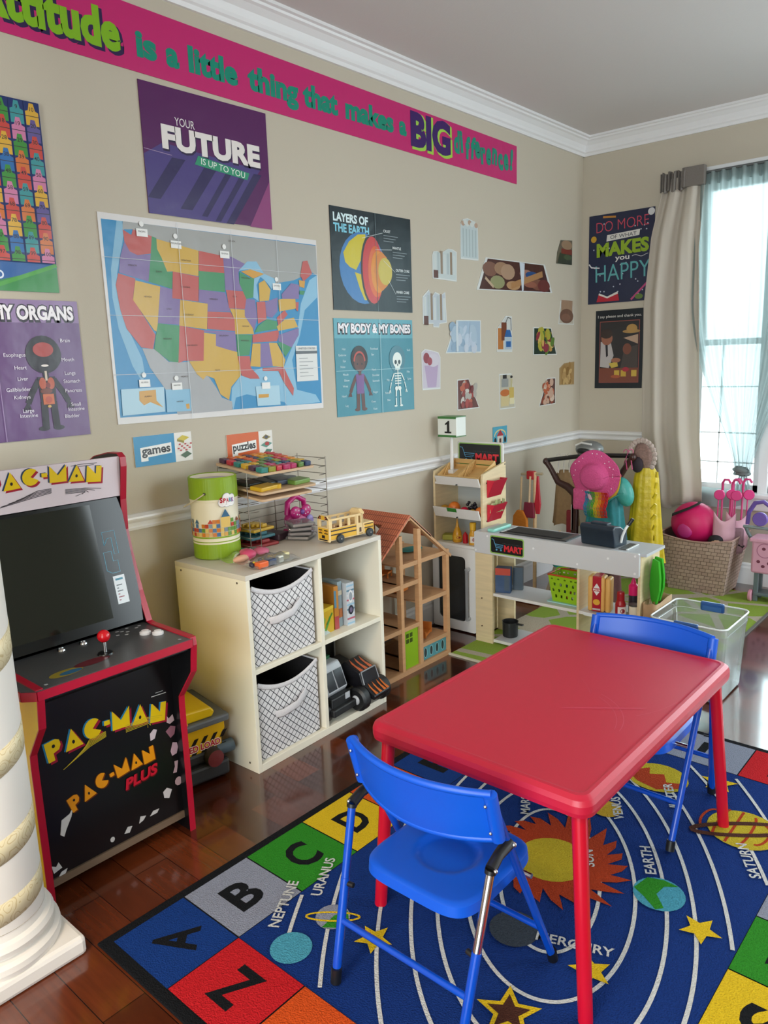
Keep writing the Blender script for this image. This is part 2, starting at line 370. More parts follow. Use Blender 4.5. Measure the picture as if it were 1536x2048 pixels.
crown = [(0, 2.655), (.012, 2.655), (.016, 2.670), (.024, 2.677), (.026, 2.690), (.036, 2.712), (.056, 2.730), (.068, 2.735), (.072, 2.743), (.086, 2.745), (.086, 2.757), (0, 2.757)]
rail = [(0, .846), (.010, .848), (.013, .857), (.008, .861), (.012, .874), (.022, .884), (.025, .890), (.024, .897), (.010, .905), (0, .906)]
base = [(0, 0), (.016, 0), (.016, .10), (.012, .112), (.012, .122), (.006, .130), (0, .132)]
struct(MB().prism(crown, 'y', Y0, 0, TRIM).build('trim_1'))
struct(MB().prism([(-a, z) for a, z in crown], 'x', 0, X1, TRIM).build('trim_2'))
struct(MB().prism(rail, 'y', Y0, 0, TRIM).build('trim_3'))
struct(MB().prism([(-a, z) for a, z in rail], 'x', 0, WX0 - .075, TRIM).build('trim_4'))
struct(MB().prism(base, 'y', Y0, 0, TRIM).build('baseboard_left'))
struct(MB().prism([(-a, z) for a, z in base], 'x', 0, X1, TRIM).build('baseboard_far'))
# twin window plus two unseen sashes added for more daylight: casing, sill, panes
b = MB()
b.box((WX0 - .075, -.018, WZ0 - .02), (WX0, 0, WZ1 + .08), TRIM, .004); b.box((WX1, -.018, WZ0 - .02), (WX1 + .075, 0, WZ1 + .08), TRIM, .004)
b.box((WX0 - .075, -.02, WZ1), (WX1 + .075, 0, WZ1 + .085), TRIM, .004); b.box((WX0 - .10, -.055, WZ0 - .022), (WX1 + .10, .05, WZ0 + .004), TRIM, .006)
b.box((WX0 - .075, -.02, WZ0 - .10), (WX1 + .075, 0, WZ0 - .022), TRIM, .004)
struct(b.build('trim_5'))
mx = 1.16
for i, (a, c) in enumerate(((WX0, mx), (mx + .05, 2.0), (2.05, 2.80), (2.85, WX1))):
    b = MB(); y0, y1 = .03, .075
    b.box((a, y0, WZ0), (a + .035, y1, WZ1), TRIM); b.box((c - .035, y0, WZ0), (c, y1, WZ1), TRIM); b.box((a, y0, WZ0), (c, y1, WZ0 + .045), TRIM); b.box((a, y0, WZ1 - .04), (c, y1, WZ1), TRIM)
    if i < 3: b.box((c, 0.0, WZ0), (c + .05, .10, WZ1), TRIM)
    b.box((a, y0 - .008, 1.44), (c, y1, 1.475), TRIM); fr = struct(b.build('window_%d' % (i + 1)))
    g = MB(); n = 2
    for k in range(1, n): x = a + .145; g.box((x - .004, .045, WZ0), (x + .004, .062, 1.44), TRIM)
    for z in (.735, .915, 1.193): g.box((a, .045, z - .004), (c, .062, z + .004), TRIM)
    g.build('glazing_bar', fr)
    MB().box((a + .03, .051, WZ0 + .03), (c - .03, .055, WZ1 - .03), GLASS).build('pane', fr)
# round column with square plinth
cx, cy = .635, -4.27
PAINT = mat('#e6dfd6', 0.45, name='column_paint')
b = MB(); b.box((cx - .155, cy - .155, 0), (cx + .155, cy + .155, .05), PAINT, .012)
b.lathe([(.150, .05), (.152, .062), (.150, .075), (.140, .082), (.128, .085), (.128, .09), (.137, .095), (.140, .108), (.134, .12), (.124, .126), (.122, .14), (.122, 2.757)], (cx, cy, 0), PAINT, 48)
struct(b.build('column'))
RT = [-.30, -.02, .115, .215, .375, .585, .82, 1.06, 1.30, 1.54, 1.78, 2.02, 2.26, 2.50, 2.72]      # ribbon height at each turn
def helix(u, v):
    q_ = u * (len(RT) - 1.001); i = int(q_); z = RT[i] + (RT[i + 1] - RT[i]) * (q_ - i); z = min(2.75, max(.145, z + (v - .5) * (.052 + .016 * min(1, max(0, z))))); a = 1.2 + 2 * PI * q_
    return (.1226 * math.cos(a), .1226 * math.sin(a), z)
tag(MB().grid(helix, 700, 2, RIBBON).build('ribbon', loc=(cx, cy, 0), solid=.0008), 'cream swirl patterned ribbon wound in a spiral up the white round column', 'ribbon')

# ================================================================ rugs
rx0, rx1, ry0, ry1 = .785, 2.285, -4.09, -2.085
RC = {'b': pile('#143273'), 'bl': pile('#16397c'), 'gy': pile('#8b8f9e'), 'gn': pile('#2f8424'), 'y': pile('#d9b522'), 'o': pile('#cf4f1c'), 'r': pile('#c01f26'), 'k': pile('#17181b'), 'w': pile('#c9c9c6'), 'tq': pile('#4a97ad'), 'sun': pile('#b9a52c'), 'fl': pile('#a83c1e'), 'gd': pile('#c09a2e'), 'br': pile('#4c2c22'), 'dg': pile('#3c434c')}
b = MB(); b.box((rx0, ry0, 0), (rx1, ry1, .007), RC['k'], .003)
A = Art(b, lambda u, v, d: (u, v, .007 + d), .00015)
xs = [.812, 1.05, 1.292, 1.534, 1.776, 2.018, 2.256]; ys = [-4.062, -3.853, -3.637, -3.417, -3.201, -2.982, -2.764, -2.545, -2.325, -2.11]
A.rect(xs[1], ys[1], xs[5], ys[8], RC['b'])
left = 'bl gy gn y o bl gn gy r'.split(); far = 'o y gy r'.split(); right = 'gn o bl gy gn y o r bl'.split(); near = 'r o gn bl'.split()
cells = [(0, i, c) for i, c in enumerate(left)] + [(i + 1, 8, c) for i, c in enumerate(far)] + [(5, 8 - i, c) for i, c in enumerate(right)] + [(4 - i, 0, c) for i, c in enumerate(near[::-1])]
lets = [(t, 'L') for t in 'ABCDEFGHI'] + [(t, 'F') for t in 'JKLM'] + [(t, 'R') for t in 'NOPQRSTUV'] + [(t, 'N') for t in 'WXYZ']
for (i, j, c), (t, sd) in zip(cells, lets):
    A.k = 2; A.rect(xs[i] + .002, ys[j] + .002, xs[i + 1] - .002, ys[j + 1] - .002, RC[c]); A.k = 3
    ang = {'L': PI / 2, 'F': 0, 'R': -PI / 2, 'N': PI}[sd] + (PI / 4 if t == 'A' else 0)
    mxx, myy = (xs[i] + xs[i + 1]) / 2, (ys[j] + ys[j + 1]) / 2; h = .105
    A.text(t, mxx + h / 2 * math.sin(ang), myy - h / 2 * math.cos(ang), h, RC['k'], rot=ang, align='c', bold=.03, w=.085 if t not in 'IJ' else None)
ocx, ocy, oth = 1.53, -3.15, math.radians(28)
def clipped(pts):
    seg = []; out = []
    for p in pts:
        if xs[1] + .004 < p[0] < xs[5] - .004 and ys[1] + .004 < p[1] < ys[8] - .004: seg.append(p)
        elif seg: out.append(seg); seg = []
    if seg: out.append(seg)
    return out
for a, bb in ((.134, .303), (.224, .449), (.299, .612), (.365, .735), (.442, .92), (.567, 1.12), (.656, 1.40)):
    P = []
    for i in range(161):
        t = 2 * PI * i / 160; u, v = a * math.cos(t), bb * math.sin(t)
        P.append((ocx + u * math.cos(oth) - v * math.sin(oth), ocy + u * math.sin(oth) + v * math.cos(oth)))
    for sg in clipped(P):
        if len(sg) > 2: A.line(sg, .010, RC['w'])
A.up(); sx, sy = 1.51, -3.085
fl = []
for i in range(44):
    t = 2 * PI * i / 44; o_ = i % 2; rr = .150 + .01 * math.sin(i * 1.9) if o_ else .215 + .02 * math.sin(i * 2.7); t2 = t + (.0 if o_ else .17)
    if not o_: fl.append((sx + .185 * math.cos(t + .02), sy + .185 * math.sin(t + .02)))
    fl.append((sx + rr * math.cos(t2), sy + rr * math.sin(t2)))
    if not o_: fl.append((sx + .185 * math.cos(t + .16), sy + .185 * math.sin(t + .16)))
A.poly(fl, RC['fl']); A.up(); A.ell(1.51, -3.10, .098, .098, RC['sun'])
A.ell(1.80, -3.055, .066, .066, RC['tq']); A.ell(1.522, -2.775, .045, .045, RC['gd']); A.ell(1.575, -2.50, .098, .09, RC['sun']); A.ell(1.18, -3.795, .052, .052, RC['tq']); A.ell(1.185, -3.655, .045, .045, RC['gy']); A.ell(1.57, -3.40, .062, .062, RC['dg']); A.ell(1.885, -2.63, .10, .10, RC['sun'])
A.up(); A.poly([(1.738, -3.07), (1.75, -3.01), (1.79, -2.995), (1.83, -2.998), (1.80, -3.02), (1.795, -3.06), (1.83, -3.10), (1.815, -3.118), (1.775, -3.09)], RC['gn'])
A.poly([(1.49, -2.53), (1.53, -2.56), (1.60, -2.575), (1.655, -2.53), (1.66, -2.49), (1.61, -2.515), (1.585, -2.47), (1.545, -2.495), (1.53, -2.455), (1.50, -2.49)], RC['fl'])
A.poly([(1.19, -3.70), (1.225, -3.675), (1.228, -3.64), (1.20, -3.615), (1.185, -3.65)], RC['gn'])
for k in range(5): A.line([(1.79 + .035 * k + .012 * math.cos(t) * (k - 2), -2.63 + .092 * math.cos((k - 2) * .45) * math.sin(t)) for t in [x * .26 - 1.56 for x in range(13)]], .008, RC['fl'])
A.line([(1.185 + .07 * math.cos(t) * .8 - .016 * math.sin(t) * .6, -3.655 + .07 * math.cos(t) * .6 + .016 * math.sin(t) * .8) for t in [x * .33 for x in range(20)]], .006, RC['y'])
A.up(); A.line([(1.885 + .15 * math.cos(t) * .8 - .03 * math.sin(t) * .6, -2.63 + .15 * math.cos(t) * .6 + .03 * math.sin(t) * .8) for t in [x * .33 for x in range(20)]], .018, RC['br'])
for cu, cv, r, q in ((1.319, -3.646, .05, 1.2), (1.778, -3.405, .052, .7), (1.928, -3.119, .052, 1.0), (1.694, -3.625, .075, .5), (1.745, -2.412, .06, .2)): A.star(cu, cv, r, RC['y'], q)
A.up(); A.star(1.694, -3.625, .05, RC['br'], .5)
for t, x, y, r in (('NEPTUNE', 1.105, -3.77, 2.1), ('URANUS', 1.105, -3.62, 2.1), ('EARTH', 1.765, -2.985, 2.1), ('SATURN', 1.99, -2.83, 2.1), ('MERCURY', 1.63, -3.40, .35), ('SUN', 1.62, -3.06, 2.1), ('JUPITER', 1.70, -2.64, 2.1), ('VENUS', 1.59, -2.80, 2.1), ('MARS', 1.35, -2.95, 2.1)):
    A.text(t, x, y, .028, RC['w'], rot=r, bold=.02)
tag(b.build('alphabet_rug', weld=False), 'blue solar system rug bordered by coloured alphabet squares on the wood floor', 'rug')
b = MB(); b.box((.352, -2.005, 0), (1.395, -.20, .006), GREENRUG)
b.box((1.388, -2.01, 0), (1.40, -.195, .008), mat('#6b6a66', .8)); b.box((.346, -2.012, 0), (1.40, -2.0, .008), mat('#c9c3ae', .8))
tag(b.build('play_rug'), 'lime green rug with a pale branching pattern under the play store and basket', 'rug')

# ================================================================ posters on the left wall
def banner(a, W, H):
    z = lambda u: .052 + (.0 if u < 0 else 0)
    def word(t, u0, u1, v, h, c, bold=.03, sh=0): a.text(t, u0 + 4.0, v, h, c, w=u1 - u0, bold=bold, shear=sh)
    word('Attitude', -3.765, -3.285, .050, .108, '#2b1a4a', .06); a.up(); word('Attitude', -3.772, -3.297, .058, .108, '#7fb51e', .045); 
    T = '#0f8a72'
    word('is', -3.24, -3.16, .062, .075, T, .05); word('a', -3.124, -3.07, .060, .075, T, .05); word('little', -3.031, -2.81, .062, .078, T, .05); word('thing', -2.762, -2.50, .064, .078, T, .05)
    word('that', -2.475, -2.27, .066, .078, T, .05); word('makes', -2.224, -1.90, .066, .078, T, .05); word('a', -1.861, -1.806, .068, .076, T, .05)
    word('BIG', -1.766, -1.44, .030, .140, '#9fd04a', .07); a.up(); word('BIG', -1.776, -1.454, .038, .138, '#3a1a63', .05)
    for i, (ch, u) in enumerate(zip('difference!', (-1.425, -1.365, -1.325, -1.280, -1.235, -1.18, -1.135, -1.075, -1.01, -.955, -.895))):
        a.text(ch, u + 4.0, .062 + .012 * math.sin(i * 2.1) - .0012 * i, (.098 if ch in 'dif!' else .105), T, w={'i': .024, 'f': .042, '!': .028}.get(ch, .050), bold=.05, rot=.12 * math.sin(i * 1.7))
sheet('L', -4.0, 2.392, -.818, 2.596, '#c3266e', banner, 'wall_banner', 'long pink motivational banner with green and purple words below the crown moulding', 'banner', pts=[(0, .014), (3.182, -.012), (3.182, .190), (0, .222)])
def purple(a, W, H):
    a.poly([(0, 0), (W, 0), (W, H * .42), (W * .80, 0)], '#8a3d74')
    a.poly([(0, .02), (0, H * .45), (W * .14, H * .56), (W * .92, H * .50), (W * .60, 0), (0, 0)], '#4b3f7c')
    a.up(); S = '#2f2754'
    for x, w_ in ((.0, .10), (.26, .10), (.44, .05), (.56, .05), (.66, .07)):
        a.poly([(W * x * .9, max(0, H * .12 - H * x * .2)), (W * (x + w_) * .9, max(0, H * .12 - H * x * .2)), (W * (x + w_ + .2), H * .46), (W * (x + .2), H * .46)], S)
    a.up(); a.text('YOUR', W * .24, H * .715, H * .062, '#e8e2e4', w=W * .15, bold=.0)
    a.text('FUTURE', W * .14, H * .515, H * .165, '#2a1f42', w=W * .79, bold=.06); a.up(); a.text('FUTURE', W * .135, H * .53, H * .160, '#e6e0dd', w=W * .79, bold=.055)
    a.poly([(W * .37, H * .44), (W * .80, H * .395), (W * .82, H * .455), (W * .40, H * .515)], '#2f8f6c'); a.up(); a.text('IS UP TO YOU', W * .42, H * .452, H * .050, '#e6efe8', w=W * .36, rot=-.1, bold=.0)
    a.line([(0, H * .49), (W * .2, H * .475)], .002, '#a58fae')
sheet('L', -3.245, 1.948, -2.683, 2.381, '#551d58', purple, 'poster', 'purple motivational poster with big white FUTURE lettering under the banner', 'poster', pts=[(0, 0), (.562, .004), (.562, .433), (0, .430)])
MAPP=[('#2f86b8',[(11,687),(999,687),(990,19),(10,28)]),
('#7fb0cc',[(68,687),(88,687),(93,653),(52,517),(51,404),(78,320),(117,229),(123,169),(108,148),(77,203),(37,331),(25,434),(30,526),(52,619)]),
('#86b6d2',[(494,56),(502,107),(549,154),(664,181),(783,184),(863,312),(895,441),(952,540),(995,562),(993,471),(916,416),(881,312),(828,209),(846,84),(955,58),(981,23),(787,21),(771,36),(574,79),(518,69),(502,21)]),
('#9fa09e',[(91,687),(999,684),(1000,562),(968,573),(944,619),(917,614),(903,550),(862,535),(758,517),(663,554),(587,579),(506,604),(393,614),(223,639),(199,647),(127,664),(88,660)]),
('#a4a5a8',[(121,264),(171,261),(224,215),(281,212),(319,215),(349,161),(392,159),(424,117),(450,73),(498,55),(498,22),(245,22),(201,116),(145,196)]),
('r',[(88,660),(119,645),(127,664),(199,648),(189,589),(136,580),(107,590),(90,622)]),
('p',[(90,622),(107,590),(136,580),(189,587),(170,493),(58,518),(69,570)]),
('r',[(55,515),(119,501),(102,432),(179,310),(164,261),(118,267),(67,331),(50,394),(42,476)]),
('y',[(118,495),(216,479),(187,321),(175,326),(102,429)]),
('g',[(199,648),(217,644),(216,607),(232,577),(250,532),(273,531),(264,473),(170,493),(189,587)]),
('y',[(217,641),(393,615),(384,524),(273,534),(250,532),(232,577),(216,607)]),
('r',[(273,534),(385,522),(375,432),(262,440)]),
('p',[(216,479),(265,472),(262,440),(295,436),(283,347),(193,351)]),
('y',[(295,436),(416,426),(404,331),(282,344)]),
('g',[(193,351),(283,344),(266,212),(228,216),(168,261),(181,310)]),
('r',[(283,344),(390,328),(377,215),(292,217),(265,210)]),
('r',[(394,615),(503,605),(504,542),(387,543)]),
('g',[(387,543),(504,542),(501,472),(381,476)]),
('p',[(381,476),(501,470),(512,429),(521,400),(413,397),(416,426),(376,432)]),
('r',[(413,397),(521,397),(537,371),(537,326),(405,333)]),
('p',[(390,328),(537,324),(538,248),(497,255),(439,270),(443,317),(389,321)]),
('y',[(389,319),(443,314),(439,270),(497,255),(545,245),(556,190),(549,154),(499,113),(483,62),(444,86),(420,147),(385,160),(369,146),(342,167),(312,215),(377,215)]),
('p',[(503,605),(543,605),(606,583),(572,549),(573,508),(597,483),(503,478),(504,542)]),
('r',[(506,480),(589,479),(606,444),(591,411),(515,412)]),
('y',[(518,411),(591,409),(622,360),(630,315),(536,314),(537,371)]),
('g',[(540,314),(622,312),(599,232),(539,230)]),
('r',[(540,230),(601,229),(603,183),(637,151),(644,138),(595,140),(553,154)]),
('g',[(577,552),(621,534),(649,530),(638,457),(602,450),(573,508)]),
('#86b6d2',[(573,555),(619,593),(666,596),(703,551),(767,533),(739,492),(716,515),(701,527),(681,538),(659,506),(665,443),(638,457),(649,530),(703,551),(632,564)]),
('y',[(671,513),(701,527),(731,491),(719,448),(669,443)]),
('#c9953a',[(584,553),(632,564),(703,551),(645,530)]),
('p',[(602,450),(646,449),(652,379),(632,330),(589,384),(591,408)]),
('r',[(653,440),(698,444),(700,374),(654,355)]),
('p',[(698,441),(766,462),(761,406),(730,380),(701,386)]),
('g',[(631,318),(653,348),(700,374),(754,368),(760,337),(635,321)]),
('r',[(622,312),(760,331),(762,312),(748,287),(619,281)]),
('y',[(619,278),(660,278),(652,185),(600,189)]),
('p',[(660,278),(705,281),(718,186),(652,185)]),
('y',[(705,281),(747,280),(789,210),(778,181),(718,186)]),
('r',[(664,181),(778,181),(797,145),(828,91),(821,59),(777,113),(747,166),(663,169)]),
('g',[(751,280),(799,287),(828,261),(790,223)]),
('p',[(758,312),(874,341),(872,312),(828,261),(756,287)]),
('y',[(752,346),(798,375),(850,383),(870,345),(759,328)]),
('r',[(755,381),(800,413),(816,395),(761,350)]),
('y',[(769,453),(862,472),(867,421),(770,406)]),
('p',[(788,475),(844,522),(892,518),(883,460),(791,457)]),
('r',[(864,447),(882,447),(875,409),(864,415)]),
('r',[(917,614),(944,619),(968,567),(915,532),(899,556)]),
('#c9953a',[(889,537),(925,535),(918,506),(891,511)]),
('g',[(890,495),(921,494),(911,477),(889,480)]),
('#a9cbdc',[(22,125),(194,126),(190,37),(19,34)]),
('#86b6d2',[(199,116),(306,113),(303,32),(198,34)]),
('#a9cbdc',[(620,108),(746,107),(747,27),(624,29)]),
('#dcdcda',[(851,267),(974,267),(973,119),(848,118)]),
('#c9953a',[(92,115),(159,118),(158,79),(183,53),(132,75),(106,65),(89,83)]),
('#c9953a',[(281,58),(296,60),(297,41),(283,41)]),
('#c9953a',[(632,76),(687,75),(685,61),(631,61)]),
('#5d6166',[(849,246),(975,246),(975,234),(849,233)])]
MAPL=[('MONTANA',334,573),('NEVADA',161,439),('OREGON',111,542),('IDAHO',215,527),('WYOMING',321,479),('UTAH',243,399),('COLORADO',325,381),('KANSAS',470,373),('NEBRASKA',444,441),('TEXAS',437,176),('NEW MEXICO',328,270),('ARIZONA',226,294),('CANADA',548,660),('MEXICO',286,157),('IOWA',545,454),('MISSOURI',589,342),('ARKANSAS',580,287),('OKLAHOMA',479,306),('ALASKA',125,93),('HAWAII',256,67),('WISCONSIN',605,527)]
MAPT=[(160,657),(295,629),(510,611),(764,505),(116,143),(249,127),(674,110)]
SCOL = {'r': '#b85450', 'p': '#7d6a9c', 'y': '#c9a244', 'g': '#3f8a5c'}
def usmap(a, W, H):
    for i, (c, pts) in enumerate(MAPP):
        if i in (1, 3, 5, 46, 51): a.up()
        a.poly([(u / 1000, v / 1000) for u, v in pts], SCOL.get(c, c))
    a.up()
    for t, u, v in MAPL: a.text(t, u / 1000, v / 1000, .0055, '#4a3a30', align='c', bold=0)
    for u, v in MAPT:
        a.rect(u / 1000 - .022, v / 1000 - .014, u / 1000 + .022, v / 1000 + .012, '#e8e8e6'); a.ell(u / 1000, v / 1000 + .028, .009, .009, '#e8e8e6')
    a.up(); a.text('UNITED STATES', .912, .252, .008, '#55585c', align='c', bold=0, w=.10)
    for i, t in enumerate(('PACIFIC', 'MOUNTAIN', 'CENTRAL', 'EASTERN', 'ALASKA', 'HAWAII')): a.text(t, MAPT[i][0] / 1000, MAPT[i][1] / 1000, .0055, '#333', align='c', bold=0) if False else a.text(t, MAPT[i][0] / 1000, MAPT[i][1] / 1000, .0055, '#333333', align='c', bold=0)
    for k in range(6): a.line([(.865, .215 - k * .015), (.865 + .05 + .03 * (k % 2), .215 - k * .015)], .002, '#8a8d90')
    for x in (.305, .545, .775): a.line([(x, .004), (x, H - .004)], .0018, '#c9cdd0')
    for v in (.175, .375, .565): a.line([(.004, v), (W - .004, v)], .0016, '#c9cdd0')
sheet('L', -3.443, 1.222, -2.441, 1.930, '#dad7d6', usmap, 'wall_map', 'large coloured map of the United States with white border and fold creases', 'map', pts=[(0, .005), (1.0, -.004), (1.004, .707), (0, .708)])
def earth(a, W, H):
    a.text('LAYERS OF', W * .035, H * .865, H * .075, '#d9eef2', w=W * .41, bold=.04); a.text('THE EARTH', W * .035, H * .765, H * .075, '#7fc8de', w=W * .42, bold=.04)
    c = (W * .37, H * .43); r = .158
    a.ell(c[0], c[1], r, r, '#3f79b3'); a.up()
    for pts in ([(-.13, .06), (-.09, .11), (-.03, .145), (.02, .15), (.02, .06), (-.02, .03), (-.05, -.01), (-.09, .0), (-.12, .02)], [(-.06, -.02), (.0, -.03), (.04, -.06), (.05, -.14), (.0, -.14), (-.03, -.09)]):
        a.poly([(c[0] + x, c[1] + y) for x, y in pts], '#c9b92a')
    a.up(); a.ell(c[0] + .055, c[1] - .005, .075, .158, '#2c2b2f'); a.up(); a.ell(c[0] + .064, c[1] - .005, .072, .150, '#c23a3c'); a.up(); a.ell(c[0] + .085, c[1] - .01, .055, .115, '#d4622e'); a.up(); a.ell(c[0] + .10, c[1] - .01, .05, .095, '#d98a2c'); a.ell(c[0] + .125, c[1] - .005, .055, .09, '#cf7d2a', n=8); a.up(); a.ell(c[0] + .15, c[1] - .005, .05, .062, '#c4b248')
    a.up()
    for t, u, v, p in (('CRUST', .63, .82, (.36, .73)), ('MANTLE', .745, .66, (.52, .63)), ('OUTER CORE', .78, .43, (.62, .53)), ('INNER CORE', .78, .20, (.68, .33))):
        a.text(t, W * u, H * v, H * .026, '#dfe5e6', bold=.02); a.line([(W * (u - .01), H * (v - .01)), (W * p[0], H * p[1])], .0015, '#dfe5e6')
        for k in range(3): a.line([(W * u, H * (v - .032 - k * .028)), (W * (u + .19 - .03 * k), H * (v - .032 - k * .028))], .0028, '#8d979b')
    a.line([(W * .53, 0), (W * .53, H)], .0022, '#6f7f84')
sheet('L', -2.350, 1.644, -1.796, 2.083, '#14232a', earth, 'poster', 'black poster about the layers of the earth showing a cut-open globe', 'poster')
def child(a, cu, v0, h, skin, hair, shirt, legs):       # a drawn child standing with arms out: h total height
    u = h / 10
    for s in (-1, 1):
        a.line([(cu + s * .8 * u, v0 + 5.3 * u), (cu + s * 1.7 * u, v0 + 3.9 * u), (cu + s * 2.2 * u, v0 + 2.9 * u)], .62 * u, skin)
        for k in range(3): a.line([(cu + s * 2.2 * u, v0 + 2.95 * u), (cu + s * (2.0 + .35 * k) * u, v0 + 2.2 * u)], .2 * u, skin)
        a.line([(cu + s * .5 * u, v0 + 3.0 * u), (cu + s * .6 * u, v0 + .3 * u)], .75 * u, legs); a.ell(cu + s * .8 * u, v0 + .2 * u, .6 * u, .25 * u, legs)
    a.up(); a.poly([(cu - .95 * u, v0 + 5.6 * u), (cu + .95 * u, v0 + 5.6 * u), (cu + .8 * u, v0 + 2.6 * u), (cu - .8 * u, v0 + 2.6 * u)], shirt)
    a.ell(cu, v0 + 7.9 * u, 1.9 * u, 1.95 * u, hair); a.rect(cu - .3 * u, v0 + 5.4 * u, cu + .3 * u, v0 + 6.3 * u, skin); a.up(); a.ell(cu, v0 + 7.2 * u, 1.25 * u, 1.25 * u, skin)
def title(a, t, u, v, h, w):
    a.text(t, u - w * .012, v - h * .08, h * 1.05, '#2a2230', w=w * 1.025, bold=.12); a.up(); a.text(t, u, v, h, '#efeaee', w=w, bold=.045)
def organs(a, W, H):
    a.rect(0, H * .84, W, H, '#8f74a0'); a.up(); title(a, 'MY BODY &', W * .03, H * .865, H * .09, W * .44); title(a, 'MY ORGANS', W * .51, H * .865, H * .09, W * .46)
    cu = W * .765; v0 = H * .06; h = H * .70; a.up(); child(a, cu, v0, h, '#26222a', '#1f1c22', '#26222a', '#26222a'); u = h / 10
    a.up(); a.ell(cu, v0 + 8.4 * u, 1.1 * u, .75 * u, '#a8423e'); a.ell(cu, v0 + 6.75 * u, .4 * u, .12 * u, '#e6dcd6'); a.rect(cu - .12 * u, v0 + 5.2 * u, cu + .12 * u, v0 + 6.2 * u, '#c9b9a8')
    for s in (-1, 1): a.ell(cu + s * .45 * u, v0 + 4.9 * u, .38 * u, .62 * u, '#b4563c')
    a.up(); a.ell(cu + .1 * u, v0 + 4.7 * u, .25 * u, .3 * u, '#7a2a28'); a.ell(cu - .15 * u, v0 + 4.1 * u, .65 * u, .3 * u, '#6e3426'); a.rect(cu - .6 * u, v0 + 2.7 * u, cu + .6 * u, v0 + 3.8 * u, '#c4663e'); a.up(); a.ell(cu, v0 + 3.2 * u, .36 * u, .35 * u, '#b4503c'); a.ell(cu, v0 + 2.5 * u, .2 * u, .15 * u, '#c9a05a')
    for t, uu, vv in (('Brain', .90, .70), ('Mouth', .905, .56), ('Lungs', .91, .46), ('Stomach', .915, .40), ('Pancreas', .92, .33), ('Small', .925, .225), ('Intestine', .925, .19), ('Bladder', .895, .14), ('Esophagus', .60, .60), ('Heart', .625, .51), ('Liver', .63, .43), ('Gallbladder', .60, .355), ('Kidneys', .615, .30), ('Large', .64, .20), ('Intestine', .64, .165)):
        a.text(t, W * uu, H * vv, H * .026, '#e9e2ee', align='c', bold=0)
    child(a, W * .25, v0, h, '#7a4a30', '#26222a', '#3c6aa0', '#7a4a30'); a.line([(W * .5, 0), (W * .5, H)], .002, '#9f86ae')
sheet('L', -4.106, 1.204, -3.548, 1.638, '#6a4c7c', organs, 'poster', 'purple anatomy poster headed MY ORGANS above the arcade cabinet', 'poster')
def bones(a, W, H):
    a.rect(0, H * .80, W, H, '#5fa3b2'); a.up(); title(a, 'MY BODY & MY BONES', W * .05, H * .86, H * .085, W * .92)
    v0 = H * .045; h = H * .69; a.up(); child(a, W * .285, v0, h, '#5a3028', '#1f1a1e', '#75508a', '#5a3028'); u = h / 10
    a.line([(W * .285 + 1.2 * u * math.cos(t), v0 + 7.5 * u + 1.4 * u * math.sin(t)) for t in [x * PI / 10 for x in range(11)]], .3 * u, '#b8483e')
    for s in (-1, 1): a.ell(W * .285 + s * .5 * u, v0 + 7.1 * u, .16 * u, .16 * u, '#1a1416')
    cu = W * .775; a.ell(cu, v0 + 7.7 * u, 2.0 * u, 2.1 * u, '#4c7f8e'); a.up(); B = '#e3ebe6'; a.ell(cu, v0 + 7.5 * u, 1.15 * u, 1.25 * u, B); a.rect(cu - .6 * u, v0 + 6.0 * u, cu + .6 * u, v0 + 6.8 * u, B); a.up()
    for s in (-1, 1):
        a.ell(cu + s * .45 * u, v0 + 7.2 * u, .3 * u, .35 * u, '#2a3a40'); a.line([(cu + s * .9 * u, v0 + 5.4 * u), (cu + s * 1.6 * u, v0 + 4.2 * u)], .22 * u, B); a.line([(cu + s * 1.65 * u, v0 + 4.0 * u), (cu + s * 2.0 * u, v0 + 3.0 * u)], .2 * u, B)
        for k in range(3): a.line([(cu + s * 2.0 * u, v0 + 2.9 * u), (cu + s * (1.85 + .25 * k) * u, v0 + 2.3 * u)], .1 * u, B)
        a.line([(cu + s * .5 * u, v0 + 2.7 * u), (cu + s * .55 * u, v0 + 1.7 * u)], .3 * u, B); a.line([(cu + s * .55 * u, v0 + 1.5 * u), (cu + s * .55 * u, v0 + .35 * u)], .26 * u, B); a.ell(cu + s * .7 * u, v0 + .2 * u, .4 * u, .15 * u, B); a.ell(cu + s * .4 * u, v0 + 3.0 * u, .4 * u, .35 * u, B)
    for k in range(5): a.line([(cu - .8 * u, v0 + (3.8 + .4 * k) * u), (cu + .8 * u, v0 + (3.8 + .4 * k) * u)], .17 * u, B)
    a.line([(cu, v0 + 3.0 * u), (cu, v0 + 6.0 * u)], .2 * u, B); a.ell(cu, v0 + 6.75 * u, .12 * u, .2 * u, '#2a3a40')
    for t, uu, vv in (('Hair', .10, .68), ('Eyebrow', .08, .62), ('Eye', .10, .56), ('Nose', .08, .50), ('Mouth', .11, .42), ('Elbow', .12, .36), ('Wrist', .10, .30), ('Hand', .08, .20), ('Leg', .11, .10), ('Forehead', .47, .68), ('Ear', .45, .62), ('Neck', .46, .46), ('Stomach', .48, .34), ('Shoulder', .48, .40), ('Finger', .47, .22), ('Knee', .44, .12), ('Foot', .46, .04), ('Skull', .93, .66), ('Ribs', .92, .42), ('Spine', .93, .34), ('Hip', .64, .34), ('Femur', .63, .20), ('Shin', .64, .12)):
        a.text(t, W * uu, H * vv, H * .022, '#d6e8ec', align='c', bold=0)
    a.up(2); a.line([(W * .555, 0), (W * .555, H)], .0025, '#b9dbe0'); a.line([(0, H * .47), (W, H * .47)], .002, '#9cc6ce')
sheet('L', -2.356, 1.170, -1.802, 1.608, '#3f8798', bones, 'poster', 'teal anatomy poster headed MY BODY & MY BONES with child and skeleton', 'poster')
